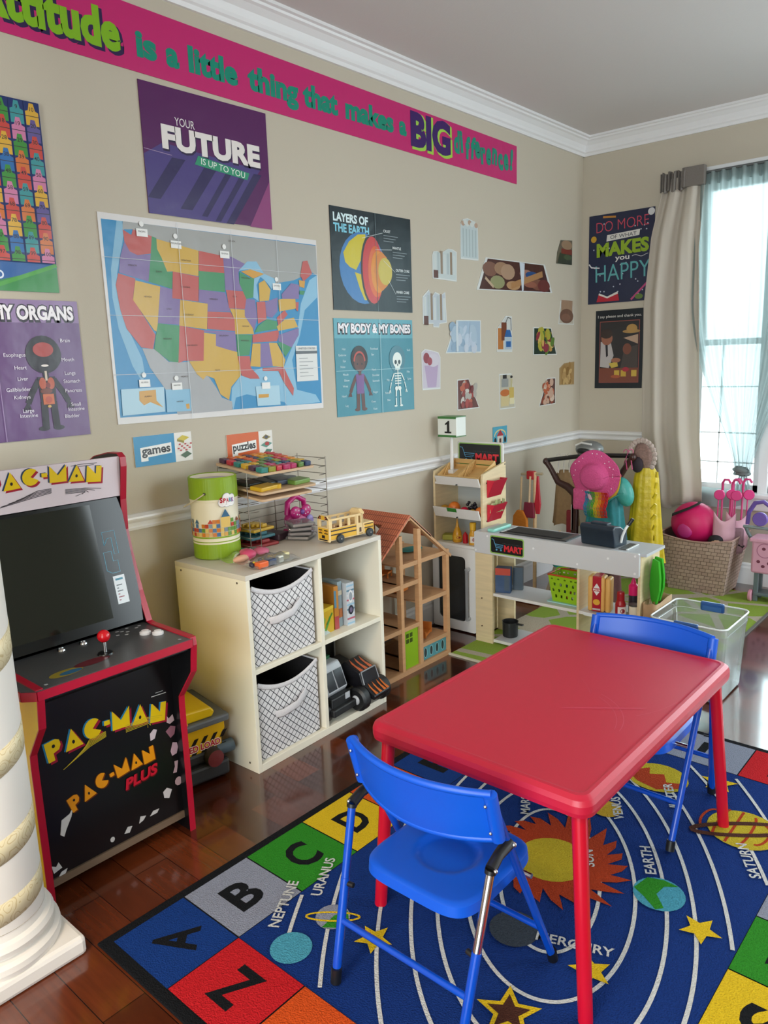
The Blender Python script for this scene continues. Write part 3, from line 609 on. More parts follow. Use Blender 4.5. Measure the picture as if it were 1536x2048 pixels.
CR = ['#c0473f', '#d2a53a', '#3f8a5c', '#3d8fa3', '#8a5fa8', '#c9703a', '#c77aa0', '#3f5f9c', '#6e9a3c']
def numbers(a, W, H):
    a.rect(0, 0, W, H * .155, '#2b5fa0'); a.poly([(W * .35, 0), (W, 0), (W, H * .135), (W * .82, H * .10)], '#3a8a4a'); a.up(); a.line([(W * .5, 0), (W, H * .15)], .012, '#4fa044'); a.ell(W * .615, H * .085, .013, .013, '#dfe8f4'); a.up(); a.ell(W * .615, H * .085, .008, .008, '#2b5fa0')
    cw = (W - .012) / 10; ch = H * .835 / 10; C9 = dict(r='#c0473f', y='#d2a53a', g='#3f8a3c', t='#3d8f94', p='#c77aa0', o='#c9703a', v='#5f5490', b='#2f6aa8')
    cols = ['ryobgptvro', 'gotpybrgvy', 'bprtyogvpr', 'tygrovbpyg', 'otbygrpvtr', 'pgoyvtrbgo', 'rvpgryopgr', 'grybgprybg', 'tpgortogtr', 'yvrtpyvrop']
    for i in range(10):
        u = .006 + i * cw; a.rect(u, H * .155, u + cw, H * .995, '#1e2f66')
        for j in range(10):
            v = H * .16 + (9 - j) * ch; c = C9[cols[i][j]]; lo = max(H * .158, v - ch * .45)
            a.poly([(u + .003, lo), (u + cw - .003, lo), (u + cw - .003, v + ch * .38), (u + cw * .74, v + ch * .46), (u + cw * .64, v + ch * .90), (u + cw * .36, v + ch * .90), (u + cw * .26, v + ch * .46), (u + .003, v + ch * .38)], c)
            a.line([(u + .003, v + ch * .12), (u + cw - .003, v + ch * .12)], .002, '#3a3532'); a.text(str(j * 10 + i + 1), u + cw / 2, v + ch * .42, ch * .24, '#33302e', align='c', bold=.01)
sheet('L', -4.075, 1.663, -3.603, 2.225, '#243a72', numbers, 'poster', 'number chart of rainbow crayons counting to 100, cut off at the photo edge', 'poster')
def wordcard(word, c, icons):
    def d(a, W, H):
        a.rect(0, 0, W * .69, H, c); a.up(); L = [(W * .10, H * .16), (W * .22, H * .16), (W * .22, H * .28), (W * .63, H * .34), (W * .63, H * .70), (W * .10, H * .62)]; a.poly(L, '#ecebe8'); a.up(); a.text(word, W * .12, H * .37, H * .27, '#18181a', w=W * .49, bold=.03, rot=.03); icons(a, W, H)
    return d
def ic_games(a, W, H):
    a.poly([(W * .74, H * .78), (W * .86, H * .70), (W * .96, H * .80), (W * .84, H * .90)], '#c9b32a'); a.poly([(W * .74, H * .78), (W * .86, H * .70), (W * .86, H * .62), (W * .74, H * .70)], '#8f7f1a')
    for i in range(5):
        for j in range(4): a.poly([(W * (.72 + .05 * i + .012 * j), H * (.36 + .07 * j)), (W * (.755 + .05 * i + .012 * j), H * (.35 + .07 * j)), (W * (.765 + .05 * i + .012 * j), H * (.40 + .07 * j)), (W * (.73 + .05 * i + .012 * j), H * (.41 + .07 * j))], '#b03030' if (i + j) % 2 else '#e0d8d0')
    a.up(); a.poly([(W * .78, H * .22), (W * .86, H * .10), (W * .98, H * .22), (W * .90, H * .34)], '#3f5a3c')
def ic_puz(a, W, H):
    a.poly([(W * .76, H * .74), (W * .86, H * .66), (W * .96, H * .74), (W * .85, H * .86)], '#8a7a3a'); a.ell(W * .86, H * .76, W * .04, H * .06, '#4a4a5a'); a.poly([(W * .72, H * .46), (W * .85, H * .36), (W * .99, H * .50), (W * .86, H * .60)], '#5c8f80'); a.ell(W * .87, H * .50, W * .05, H * .07, '#b03838'); a.poly([(W * .80, H * .16), (W * .92, H * .12), (W * .98, H * .26), (W * .85, H * .30)], '#48725c')
sheet('L', -3.392, 1.070, -3.148, 1.178, '#e6e2dc', wordcard('games', '#1b87b8', ic_games), 'word_card', 'blue word card reading games taped above the green bucket', 'card', 'word cards above the cube shelf')
sheet('L', -2.985, 1.040, -2.750, 1.148, '#e6e2dc', wordcard('puzzles', '#cf6232', ic_puz), 'word_card', 'orange word card reading puzzles taped above the wire puzzle rack', 'card', 'word cards above the cube shelf')
def house(a, W, H):
    a.rect(0, 0, W, H, '#4f9fb8'); a.up(); a.line([(W * (.5 + .4 * math.cos(t)), H * (.45 + .35 * math.sin(t))) for t in [x * PI / 10 for x in range(11)]], .008, '#d8c98a'); a.poly([(W * .25, H * .45), (W * .75, H * .45), (W * .5, H * .82)], '#a8323a'); a.rect(W * .3, H * .05, W * .7, H * .45, '#cfc8bc'); a.up(); a.rect(W * .43, H * .05, W * .57, H * .3, '#5a3a30'); a.ell(W * .15, H * .2, .012, .018, '#20242a'); a.ell(W * .85, H * .2, .012, .018, '#20242a')
sheet('L', -1.08, .914, -.929, 1.015, '#4f9fb8', house, 'picture_card', 'small card picture of a red-roofed house just above the chair rail', 'card')

# food pictures cut from card
def blobs(seed, cols, n, r0, r1, base=None, streak=None):
    def d(a, W, H):
        q = random.Random(seed)
        if base: pass
        for i in range(n):
            a.k = 1 + i % 9; x = W * q.uniform(.18, .82); y = H * q.uniform(.12, .86); a.ell(x, y, q.uniform(r0, r1) * W, q.uniform(r0, r1) * W * .8, q.choice(cols), 10, q.uniform(0, 3))
        if streak: a.k = 11; a.rect(W * streak, H * .05, W * (streak + .06), H * .95, '#c9d2d8')  # pale streak: a window reflection put into the print colour
    return d
def inset(pts, k):
    mx_ = sum(p[0] for p in pts) / len(pts); my_ = sum(p[1] for p in pts) / len(pts); return [(mx_ + (x - mx_) * k, my_ + (y - my_) * k) for x, y in pts]
def cutout(pts, edge, fill, draw, label):
    y0 = min(p[0] for p in pts); z0 = min(p[1] for p in pts); W = max(p[0] for p in pts) - y0; H = max(p[1] for p in pts) - z0
    L = [(a - y0, c - z0) for a, c in pts]
    def d(a, W_, H_): a.poly(inset(L, .94), fill); a.up(); draw(a, W, H)
    sheet('L', y0, z0, y0 + W, z0 + H, edge, d, 'food_picture', label, 'picture', 'cut-out food pictures on the wall', pts=L)
WHT = '#d5d8d6'
def d_pop(a, W, H):
    for k in range(5): a.rect(W * (.12 + .17 * k), H * .08, W * (.19 + .17 * k), H * .74, '#a8b6b8')
    for k in range(7): a.ell(W * (.15 + .12 * k), H * (.86 + .04 * (k % 2)), W * .1, H * .06, '#b59a86' if k % 3 == 0 else '#cdd2cf')
def d_fries(a, W, H):
    for k in range(7): a.rect(W * (.06 + .13 * k), H * .2, W * (.15 + .13 * k), H * (.80 + .05 * (k % 3)), ['#c9cfce', '#aeb9bb', '#8e7a66'][k % 3])
    a.up(); a.rect(W * .04, H * .06, W * .22, H * .30, '#5a342c')
def d_shake(a, W, H):
    a.poly([(W * .14, H * .60), (W * .86, H * .60), (W * .74, H * .06), (W * .28, H * .06)], '#b09ab8'); a.ell(W * .6, H * .72, W * .32, H * .16, '#c9c2cc'); a.up(); a.ell(W * .25, H * .78, W * .16, H * .13, '#8a3440'); a.ell(W * .42, H * .70, W * .13, H * .10, '#9a4450')
def d_drinks(a, W, H):
    a.rect(W * .05, H * .08, W * .40, H * .66, '#b0703a'); a.rect(W * .28, H * .32, W * .62, H * .82, '#6e3a26'); a.up(); a.rect(W * .48, H * .08, W * .97, H * .42, '#a9b9c6'); a.poly([(W * .48, H * .42), (W * .97, H * .42), (W * .85, H * .62), (W * .60, H * .62)], '#2b5f9c'); a.line([(W * .55, H * .8), (W * .7, H * .96), (W * .9, H * .93), (W * .93, H * .6)], .006, '#4a4a4a'); a.rect(W * .58, H * .14, W * .9, H * .3, '#2b5f9c')
def d_burger(a, W, H):
    a.poly([(W * .05, H * .02), (W * .97, H * .02), (W * .97, H * .45), (W * .2, H * .45)], '#3a3f36'); a.rect(W * .3, H * .42, W * .98, H * .62, '#7a3430'); a.up(); a.ell(W * .64, H * .78, W * .34, H * .18, '#9a7f66'); a.ell(W * .7, H * .3, W * .25, H * .1, '#4d5a42')
def d_jar(a, W, H): a.rect(W * .16, H * .48, W * .88, H * .99, '#9c8068'); a.up(); a.ell(W * .5, H * .34, W * .44, H * .30, '#6a4a3c'); a.ell(W * .45, H * .28, W * .3, H * .16, '#7d5a4a')
def d_bot(a, W, H):
    a.rect(W * .12, H * .62, W * .55, H * .86, '#8f9290'); a.rect(W * .2, H * .86, W * .45, H * .97, '#2c2c2e'); a.rect(W * .08, H * .08, W * .58, H * .38, '#c9b88a'); a.up(); a.ell(W * .34, H * .46, W * .3, H * .10, '#b86a38'); a.rect(W * .60, H * .2, W * .9, H * .6, '#c2a85c'); a.rect(W * .68, H * .6, W * .8, H * .85, '#b9b08a'); a.up(); a.ell(W * .74, H * .9, W * .08, H * .04, '#2c2c2e'); a.rect(W * .62, H * .12, W * .92, H * .3, '#d8cfa8')
cutout([(-1.379, 1.93), (-1.212, 1.933), (-1.216, 2.10), (-1.25, 2.132), (-1.312, 2.142), (-1.355, 2.132), (-1.376, 2.105)], WHT, '#bcc8ca', d_pop, 'tall arched food cut-out, highest of the pictures on the wall')
cutout([(-1.625, 1.818), (-1.418, 1.812), (-1.414, 1.962), (-1.45, 1.972), (-1.489, 1.973), (-1.557, 1.945), (-1.583, 1.954), (-1.615, 1.950), (-1.626, 1.93)], WHT, '#c2cbcb', d_fries, 'washed-out cut-out of fries with a brown corner right of the globe poster')
cutout([(-1.233, 1.78), (-.396, 1.797), (-.491, 1.961), (-1.142, 1.956)], WHT, '#4a2a26', lambda a, W, H: ([a.ell(W * x, H * y, W * .09, H * r, c, 14) for x, y, r, c in ((.16, .65, .22, '#7a5648'), (.3, .7, .2, '#9a7a60'), (.38, .62, .24, '#a88a72'), (.25, .28, .2, '#8f9068'), (.62, .62, .14, '#9a7060'), (.7, .6, .12, '#2b4a7c'), (.45, .22, .14, '#b08a64'), (.78, .32, .18, '#7a5040'), (.87, .3, .2, '#6a3430'), (.68, .3, .1, '#8f5a48'))], a.up(), a.line([(W * .42, H * .2), (W * .85, H * .68)], .035, '#a87c52'), a.line([(W * .1, H * .38), (W * .2, H * .12)], .016, '#b8a086'), a.poly([(W * .53, H * .96), (W * .60, H * .95), (W * .585, H * .1), (W * .565, H * .06)], '#c9d2dc')), 'widest cut-out, a trapezoid photo of bread and deli food')
cutout([(-.349, 1.978), (-.142, 1.984), (-.143, 2.133), (-.293, 2.123), (-.336, 2.047)], '#6a6a5c', '#6a5f52', d_burger, 'dark sandwich cut-out nearest the top of the room corner')
cutout([(-1.714, 1.591), (-1.629, 1.593), (-1.629, 1.576), (-1.580, 1.575), (-1.575, 1.593), (-1.511, 1.60), (-1.521, 1.755), (-1.556, 1.74), (-1.609, 1.752), (-1.633, 1.728), (-1.661, 1.762), (-1.713, 1.725)], WHT, '#b9c0c8', d_fries, 'pale jagged-topped food cut-out just right of the teal poster top')
cutout([(-.312, 1.609), (-.105, 1.609), (-.133, 1.761), (-.285, 1.756)], WHT, '#b9b2a2', d_jar, 'brown jar-shaped cut-out near the room corner below the sandwich')
cutout([(-1.528, 1.443), (-1.195, 1.443), (-1.195, 1.618), (-1.424, 1.616)], WHT, '#9fb4c8', blobs(3, ['#b9c6d6', '#a9bccc', '#c0c8d4', '#8fa6bc'], 26, .05, .14, streak=.28), 'glossy pale blue trapezoid food picture reflecting the window')
cutout([(-1.032, 1.445), (-.869, 1.442), (-.872, 1.645), (-.94, 1.647), (-.983, 1.611), (-1.031, 1.575)], WHT, '#c6c8c4', d_drinks, 'cut-out of orange and cola drinks beside a blue milk carton')
cutout([(-.626, 1.42), (-.331, 1.418), (-.407, 1.585), (-.625, 1.586)], WHT, '#20352a', blobs(5, ['#b98a44', '#8a3440', '#a8a23c', '#c2b86a', '#c9a05a', '#5a7a34'], 34, .06, .12), 'trapezoid cut-out of mixed fruit on a dark green ground')
cutout([(-1.731, 1.261), (-1.579, 1.26), (-1.574, 1.425), (-1.59, 1.449), (-1.653, 1.461), (-1.705, 1.467), (-1.733, 1.451)], WHT, '#c4bcc8', d_shake, 'cut-out of a lilac milkshake topped with red berries')
cutout([(-1.427, 1.137), (-1.217, 1.138), (-1.32, 1.304), (-1.427, 1.302)], WHT, '#5f2f2a', blobs(8, ['#8a3430', '#a8a29a', '#6a2a2c', '#b05a44', '#c2bcb4', '#9a3a34'], 26, .07, .15), 'cut-out of red meats with a slanted right edge, lowest beside the milkshake')
cutout([(-1.007, 1.113), (-.835, 1.113), (-.88, 1.317), (-1.009, 1.318)], WHT, '#b8b2a0', d_bot, 'cut-out of glass jar and oil bottle below the drinks picture')
cutout([(-.552, 1.102), (-.345, 1.106), (-.348, 1.274), (-.453, 1.274)], WHT, '#5a3f3a', blobs(11, ['#c2a08c', '#b05a3c', '#c9876a', '#8a4434', '#cdb8a6'], 26, .08, .15), 'pointed cut-out of snacks with a slanted left edge below the fruit picture')
cutout([(-.290, 1.223), (-.093, 1.219), (-.093, 1.369), (-.231, 1.361), (-.292, 1.33)], '#a8906a', '#a08050', blobs(13, ['#b08f5c', '#9a7644', '#c0a06a', '#8a6a3a'], 26, .08, .16), 'golden brown biscuit cut-out lowest of those by the room corner')

# ================================================================ posters on the window wall
def happy(a, W, H):
    q = random.Random(4)
    for i in range(26): a.star(W * q.uniform(.04, .96), H * q.uniform(.04, .96), .006, '#cfd6e4')
    a.up(); a.text('DO MORE', W * .12, H * .80, H * .115, '#c4485c', w=W * .80, bold=-.012, rot=.03); a.poly([(W * .28, H * .695), (W * .78, H * .72), (W * .79, H * .785), (W * .29, H * .765)], '#dcdad6'); a.up(); a.text('OF WHAT', W * .34, H * .715, H * .04, '#22263a', w=W * .40, bold=0, rot=.03)
    a.text('MAKES', W * .13, H * .535, H * .135, '#8fae2c', w=W * .80, bold=.05, rot=.02); a.text('you', W * .42, H * .475, H * .055, '#e4e2de', w=W * .22, bold=.02)
    a.text('HAPPY', W * .12, H * .245, H * .185, '#5fa8ac', w=W * .84, bold=-.004, rot=.03)
    a.poly([(W * .14, H * .02), (W * .50, H * .02), (W * .48, H * .10), (W * .31, H * .06), (W * .17, H * .10)], '#b42638'); a.up(); a.poly([(W * .17, H * .10), (W * .31, H * .055), (W * .31, H * .075), (W * .18, H * .12)], '#dcd8d2'); a.poly([(W * .31, H * .055), (W * .48, H * .10), (W * .47, H * .125), (W * .31, H * .075)], '#dcd8d2')
    a.ell(W * .08, H * .735, W * .045, W * .045, '#c49a30'); a.line([(W * .01, H * .46), (W * .05, H * .42), (W * .18, H * .405)], .008, '#d6d4d8'); a.line([(W * .22, H * .97), (W * .42, H * .955)], .012, '#b9803c'); a.ell(W * .95, H * .955, W * .05, W * .05, '#d6d6d8'); a.line([(W * .68, H * .02), (W * .95, H * .22)], .012, '#b8487c'); a.ell(W * .80, H * .05, W * .06, H * .03, '#5f7a3c')
    a.line([(W * (.68 + .03 * k), H * (.50 + .012 * math.sin(k))) for k in range(9)], .003, '#d6d4d8')
sheet('F', .050, 1.735, .484, 2.287, '#232a45', happy, 'poster', 'navy poster DO MORE OF WHAT MAKES YOU HAPPY beside the curtain', 'poster')
def please(a, W, H):
    a.text('I say please and thank you.', W * .05, H * .905, H * .032, '#e6e4e0', w=W * .91, bold=.0); a.rect(W * .09, H * .07, W * .93, H * .86, '#8a4a44'); a.up(); a.rect(W * .105, H * .08, W * .915, H * .85, '#2f2c2e'); a.up(); a.rect(W * .105, H * .08, W * .915, H * .26, '#7c4638')
    a.up(); a.poly([(W * .11, H * .28), (W * .30, H * .26), (W * .40, H * .42), (W * .33, H * .60), (W * .12, H * .60)], '#b9b4b4'); a.ell(W * .25, H * .64, W * .12, H * .085, '#9a6450'); a.poly([(W * .55, H * .26), (W * .9, H * .26), (W * .9, H * .55), (W * .62, H * .5)], '#4a4240'); a.ell(W * .68, H * .50, W * .09, H * .07, '#7a4a3c')
    a.up(); a.ell(W * .24, H * .70, W * .13, H * .06, '#3a2c28'); a.ell(W * .76, H * .72, W * .18, H * .025, '#a88450'); a.ell(W * .77, H * .755, W * .11, H * .055, '#b08a50'); a.poly([(W * .60, H * .64), (W * .90, H * .68), (W * .90, H * .56)], '#b89a84'); a.poly([(W * .22, H * .56), (W * .27, H * .56), (W * .28, H * .42), (W * .24, H * .40)], '#26242a')
    a.up(); a.poly([(W * .30, H * .32), (W * .48, H * .34), (W * .50, H * .28), (W * .36, H * .26)], '#c9b050'); a.ell(W * .45, H * .36, W * .1, H * .03, '#a06a54')
    for x, c in ((.42, '#c9a648'), (.56, '#c4a040'), (.78, '#c9aa4c')): a.rect(W * x, H * .15, W * (x + .11), H * .23, c)
    a.ell(W * .66, H * .24, W * .07, H * .03, '#a83444'); a.ell(W * .45, H * .15, W * .1, H * .022, '#a8583c')
sheet('F', .108, 1.189, .432, 1.690, '#141c24', please, 'poster', 'dark photo poster of two children with the words I say please and thank you', 'poster')
# ================================================================ helper: build in room coordinates, parent to a thing
def at(root, step=None):
    m = MB(); m.M = (Matrix.Translation(root.location) @ Matrix.Rotation(root.rotation_euler[2], 4, 'Z')).inverted(); return m
def rrect(x0, y0, x1, y1, r, n=5):
    P = []
    for cx_, cy_, a in ((x1 - r, y1 - r, 0), (x0 + r, y1 - r, PI / 2), (x0 + r, y0 + r, PI), (x1 - r, y0 + r, 1.5 * PI)):
        P += [(cx_ + r * math.cos(a + PI / 2 * i / n), cy_ + r * math.sin(a + PI / 2 * i / n)) for i in range(n + 1)]
    return P

# ================================================================ red table
RED = mat('#ba1434', 0.42, bump=0.06, scale=700, name='red_table_vinyl', spec=.6)
REDP = mat('#c00d28', 0.3, name='red_painted_steel')
t = thing('folding_table', 'red kids folding table with rounded corners standing on the solar system rug', 'table', (1.532, -3.09, 0))
b = MB(); hx, hy = .300, .458
loops = []
for inset_, z in ((.012, .478), (.002, .482), (0, .492), (0, .508), (.004, .519), (.014, .5265), (.022, .5270), (.026, .5255), (.030, .525)):
    loops.append([(x, y, z) for x, y in rrect(-hx + inset_, -hy + inset_, hx - inset_, hy - inset_, .036 - min(inset_, .02) * .6, 6)])
n = len(loops[0])
for j in range(len(loops) - 1): b.add(loops[j] + loops[j + 1], [(i, (i + 1) % n, n + (i + 1) % n, n + i) for i in range(n)], RED, True)
b.add(loops[-1], [list(range(n))], RED); b.add(loops[0], [list(range(n))[::-1]], RED)
top = b.build('tabletop', t)
b = MB(); A = Art(b, lambda u, v, d: (u, v, .525 + d), .0002, mf=lambda c: mat(c, .5, name='scuff_mark'))
for c_, r_, a0, a1, wd in (((.02, -.15), .20, .1, 1.2, .002), ((.0, -.17), .21, .2, 1.1, .0015), ((-.03, .14), .30, -.6, -.1, .0015), ((.1, .1), .05, 0, 2.4, .001), ((-.15, -.1), .25, .5, .9, .001)):
    A.line([(c_[0] + r_ * math.cos(a0 + (a1 - a0) * i / 14), c_[1] + r_ * math.sin(a0 + (a1 - a0) * i / 14)) for i in range(15)], wd, '#c4475c')
A.line([(.05, -.10), (.16, -.02), (.22, .02)], .008, '#bf2d48'); b.build('scuff', top, weld=False)
for sx_ in (-1, 1):
    for sy_ in (-1, 1):
        b = MB(); p0 = (sx_ * .262, sy_ * .418, .485); p1 = (sx_ * (.285 if sx_ < 0 else .300), sy_ * .448, .007)
        b.cyl(p0, p1, .017, REDP, .016, 18); b.cyl(p0, (p0[0], p0[1], .470), .0185, plas('#3a0a10'), n=18); b.build('leg', t)
for s_ in (-1, 1): b = MB(); b.cyl((-.18, s_ * .28, .472), (.18, s_ * .28, .472), .006, plas('#17181a')); b.build('brace', t)
b = MB(); b.box((.12, -.36, .455), (.14, -.33, .482), plas('#17181a')); b.build('latch', t)

# ================================================================ blue folding chairs
BLU = mat('#0655cc', 0.4, name='blue_chair_plastic'); BLS = mat('#0848b8', 0.25, name='blue_painted_steel'); BLK = plas('#121315', .4); CHR = mat('#d2d4d6', .18, 1.0, name='chrome')
def make_chair(label, loc, rz):
    t = thing('folding_chair', label, 'chair', loc, rz, 'blue folding chairs at the red table')
    b = MB()
    def seat(u, v):
        p, q = 2 * u - 1, 2 * v - 1; e = 5.0
        x, y = .146 * p, .150 * q; m = (abs(p) ** e + abs(q) ** e) ** (1 / e) if (p or q) else 0
        s_ = max(abs(p), abs(q)) / m if m > 1e-6 else 1
        x *= s_; y *= s_; rr = math.hypot(x, y * 1.0); d = max(abs(p), abs(q))
        z = .302 - (.011 if rr < .066 else .011 * max(0, 1 - (rr - .066) / .010)); 
        if d > .955: z -= (d - .955) / .045 * .005
        return (x, y + .008, z)
    b.grid(seat, 40, 40, BLU)
    ring = [seat(i / 40, 0) for i in range(40)] + [seat(1, i / 40) for i in range(40)] + [seat(1 - i / 40, 1) for i in range(40)] + [seat(0, 1 - i / 40) for i in range(40)]
    lo = [(x * 1.012, (y - .008) * 1.012 + .008, .274) for x, y, z in ring]; b.add(ring + lo, [(i, (i + 1) % 160, 160 + (i + 1) % 160, 160 + i) for i in range(160)], BLU, True); b.add(lo, [list(range(160))], BLU)
    b.build('seat', t)
    b = MB()                                                       # backrest bows backwards between the two uprights
    def back(u, v):
        x = -.186 + .372 * u; bow = .052 * (1 - (2 * u - 1) ** 2); z = .452 + .112 * v; y = -.105 + (.03 - .03 * v) - bow
        z += (-.012 if v < .5 else .0) * (1 - (2 * u - 1) ** 2) * 1.0
        return (x, y, z)
    b.grid(back, 28, 6, BLU); b.grid(lambda u, v: tuple(Vector(back(u, v)) + Vector((0, .012, 0))), 28, 6, BLU)
    for v in (0, 1): b.tube([Vector(back(i / 28, v)) + Vector((0, .006, 0)) for i in range(29)], .0085, BLU, 8)
    for u in (0, 1): b.tube([Vector(back(u, i / 5)) + Vector((0, .004, 0)) for i in range(-0, 6)], .0145, BLU, 10)
    for u in (.012, .988):
        for v in (.2, .8): p = Vector(back(u, v)); b.ell(p + Vector((0, -.010, 0)), .004, CHR, 8, 6)
    b.build('backrest', t)
    for s in (-1, 1):
        b = MB(); top_ = Vector((s * .184, -.098, .555)); ft = Vector((s * .180, .168, .012)); b.cyl(top_, ft, .0095, BLS, n=12); b.cyl(ft + Vector((0, -.007, .022)), ft + Vector((0, .001, -.006)), .0125, BLK, n=12); b.build('front_leg', t)
        b = MB(); h0 = Vector((s * .190, -.106, .405)); rf = Vector((s * .172, -.204, .012)); mid = h0.lerp(rf, .42)
        b.cyl(h0, mid, .0095, CHR if s > 0 else BLS, n=12); b.cyl(mid, rf, .0105, BLS, n=12); b.cyl(rf + Vector((-s * .001, .004, .03)), rf + Vector((0, 0, -.006)), .0125, BLK, n=12); b.cyl(h0, h0 + (mid - h0) * .05, .012, BLK, n=12); b.build('rear_leg', t)
        b = MB(); a0 = top_.lerp(ft, .24) + Vector((s * .004, 0, 0)); b.tube([a0, (a0 + h0) / 2 + Vector((0, -.006, .004)), h0], [.014, .012, .013], BLK, 8); b.ell(a0 + Vector((s * .012, 0, 0)), .006, CHR, 8, 6); b.ell(h0 + Vector((s * .011, 0, .0)), .005, CHR, 8, 6); b.build('hinge', t)
        b = MB(); q = top_.lerp(ft, .62); b.cyl((s * .140, q.y, .285), (q.x, q.y, .285), .006, CHR, n=10); b.build('seat_pin', t); r2 = h0.lerp(rf, .45); b = MB(); b.cyl((s * .158, r2.y + .004, r2.z), (r2.x, r2.y, r2.z), .006, BLK, n=8); b.build('stop_peg', t)
    b = MB(); f = .66; p = [Vector((s * .190, -.106, .405)).lerp(Vector((s * .172, -.204, .012)), f) for s in (-1, 1)]; b.cyl(p[0], p[1], .0075, BLS, n=10); b.build('rear_crossbar', t)
    b = MB(); p = [Vector((s * .184, -.098, .555)).lerp(Vector((s * .180, .168, .012)), .79) for s in (-1, 1)]; b.cyl(p[0], p[1], .0075, BLS, n=10); b.build('front_crossbar', t)
    return t
make_chair('near blue folding chair with its back to the viewer at the red table', (1.515, -3.60, .007), 0)
make_chair('blue folding chair mostly hidden behind the far end of red table', (1.575, -2.695, .007), PI)

# ================================================================ arcade cabinet
t = thing('arcade_cabinet', 'black and red arcade cabinet with screen, joystick and yellow sides behind the column', 'arcade cabinet', (.30, -3.87, 0))
RTM = plas('#a8122c', .3); YEL = plas('#e8c41a', .4); BLKM = mat('#0b0b0d', .3, name='black_laminate')
prof = [(.563, 0), (.565, .144), (.564, .416), (.567, .450), (.641, .546), (.653, .628), (.653, .649), (.45, .650), (.426, .655), (.390, .747), (.354, .865), (.340, .933), (.345, 1.028), (.366, 1.130), (.366, 1.156), (.350, 1.167), (.300, 1.166), (.214, 1.150), (.15, 1.12)]
for y0, y1 in ((-4.104, -4.088), (-3.656, -3.640)):
    b = at(t); pl = [(.03, 0)] + prof + [(.03, 1.09)]; out = y0 < -4
    b.prism(pl, 'y', y0, y1, BLKM)
    b.prism(inset(pl, .995), 'y', y0 - .0006 if out else y1, y0 if out else y1 + .0006, YEL); sp = b.build('side_panel', t)
    b = at(t); off = []
    for i, (x, z) in enumerate(prof):
        a_ = prof[max(0, i - 1)]; c_ = prof[min(len(prof) - 1, i + 1)]; dx, dz = c_[0] - a_[0], c_[1] - a_[1]; q = math.hypot(dx, dz); off.append((x + dz / q * .0035, z - dx / q * .0035))
    for i in range(len(prof) - 1): b.prism([prof[i], off[i], off[i + 1], prof[i + 1]], 'y', y0 - .0015, y1 + .0015, RTM)
    b.build('edge_molding', sp)
b = at(t); b.box((.03, -4.088, 1.075), (.345, -3.656, 1.09), BLKM); b.box((.03, -4.088, .0), (.045, -3.656, 1.08), BLKM); b.build('back_panel', t)
def wordmark(a, u0, v0, w, h, main, sh1, sh2, arch=0.0, rise=0.0, so=.12):
    L = {'P': (.82, [(0, 0), (0, 1), (.6, 1), (.80, .88), (.82, .62), (.68, .42), (.36, .36), (.36, 0)]), 'A': (1.0, [(0, 0), (.5, 1.02), (1, 0)]),
         'C': (1.0, [(.5 + .5 * math.cos(t_), .5 + .5 * math.sin(t_)) for t_ in [.75 + x * (2 * PI - 1.25) / 20 for x in range(21)]] + [(.48, .5)]), '-': (.34, [(0, .38), (0, .62), (.34, .62), (.34, .38)]),
         'M': (1.05, [(0, 0), (0, 1.02), (.52, .42), (1.05, 1.02), (1.05, 0)]), 'N': (.98, [(0, 0), (0, 1.0), (.08, 1.0), (.62, .50), (.62, 1.0), (.98, 1.0), (.98, 0)])}
    seq = 'PAC-MAN'; gap = .12; tot = sum(L[c][0] for c in seq) + gap * 6; k = w / tot; x = 0
    for c in seq:
        wd, P = L[c]; tt = (x + wd / 2) / tot; dv = v0 + rise * tt + arch * (1 - (2 * tt - 1) ** 2); rt = math.atan2(rise, w) - arch * 4 * (2 * tt - 1) / w * .5
        def Q(ox, oy, pts): return [(u0 + x * k + (px * k) * math.cos(rt) - (py * h) * math.sin(rt) + ox * h, dv + (px * k) * math.sin(rt) + (py * h) * math.cos(rt) + oy * h) for px, py in pts]
        a.k = 1; a.poly(Q(so * .9, -so, P), sh1); a.poly(Q(-so * .7, so * .3, P), sh2); a.k = 2; a.poly(Q(0, 0, P), main); a.k = 3
        if c == 'A': a.poly(Q(0, 0, [(.5 + .08 * math.cos(z), .34 + .10 * math.sin(z)) for z in [q * .7 for q in range(9)]]), '#18181a')
        if c == 'P': a.poly(Q(0, 0, [(.44 + .09 * math.cos(z), .70 + .09 * math.sin(z)) for z in [q * .7 for q in range(9)]]), '#18181a')
        x += wd + gap
b = at(t); P0 = Vector((.3475, 0, 1.040)); P1 = Vector((.362, 0, 1.160)); dd = (P1 - P0).normalized(); nn = Vector((dd.z, 0, -dd.x))
b.prism([(P0.x, P0.z), (P1.x, P1.z), (P1.x - .012, P1.z), (P0.x - .012, P0.z)], 'y', -4.088, -3.656, mat('#dccfd4', .4, name='marquee_print'))
A = Art(b, lambda u, v, d: tuple(P0 + dd * v + nn * d + Vector((0, -4.088 + u, 0))), .0003)
wordmark(A, .045, .052, .325, .048, '#e2c012', '#a01a30', '#1c3f5c', .018); A.k = 1
for i in range(5): A.line([(.06 + .02 * i, .018 + .005 * i), (.18, .036 + .004 * i), (.22, .041 + .003 * i)], .0018, '#2a2a2e'); A.line([(.26, .044 - .003 * i), (.32, .040 - .003 * i), (.37 - .02 * i, .032 - .003 * i)], .0016, '#2a2a2e')
A.line([(.28, .110), (.32, .112), (.36, .110)], .0015, '#2a2a2e'); A.line([(.30, .106), (.35, .106)], .0015, '#2a2a2e'); A.line([(.0, .100), (.05, .106)], .0015, '#2a2a2e')
b.build('marquee', t, weld=False)
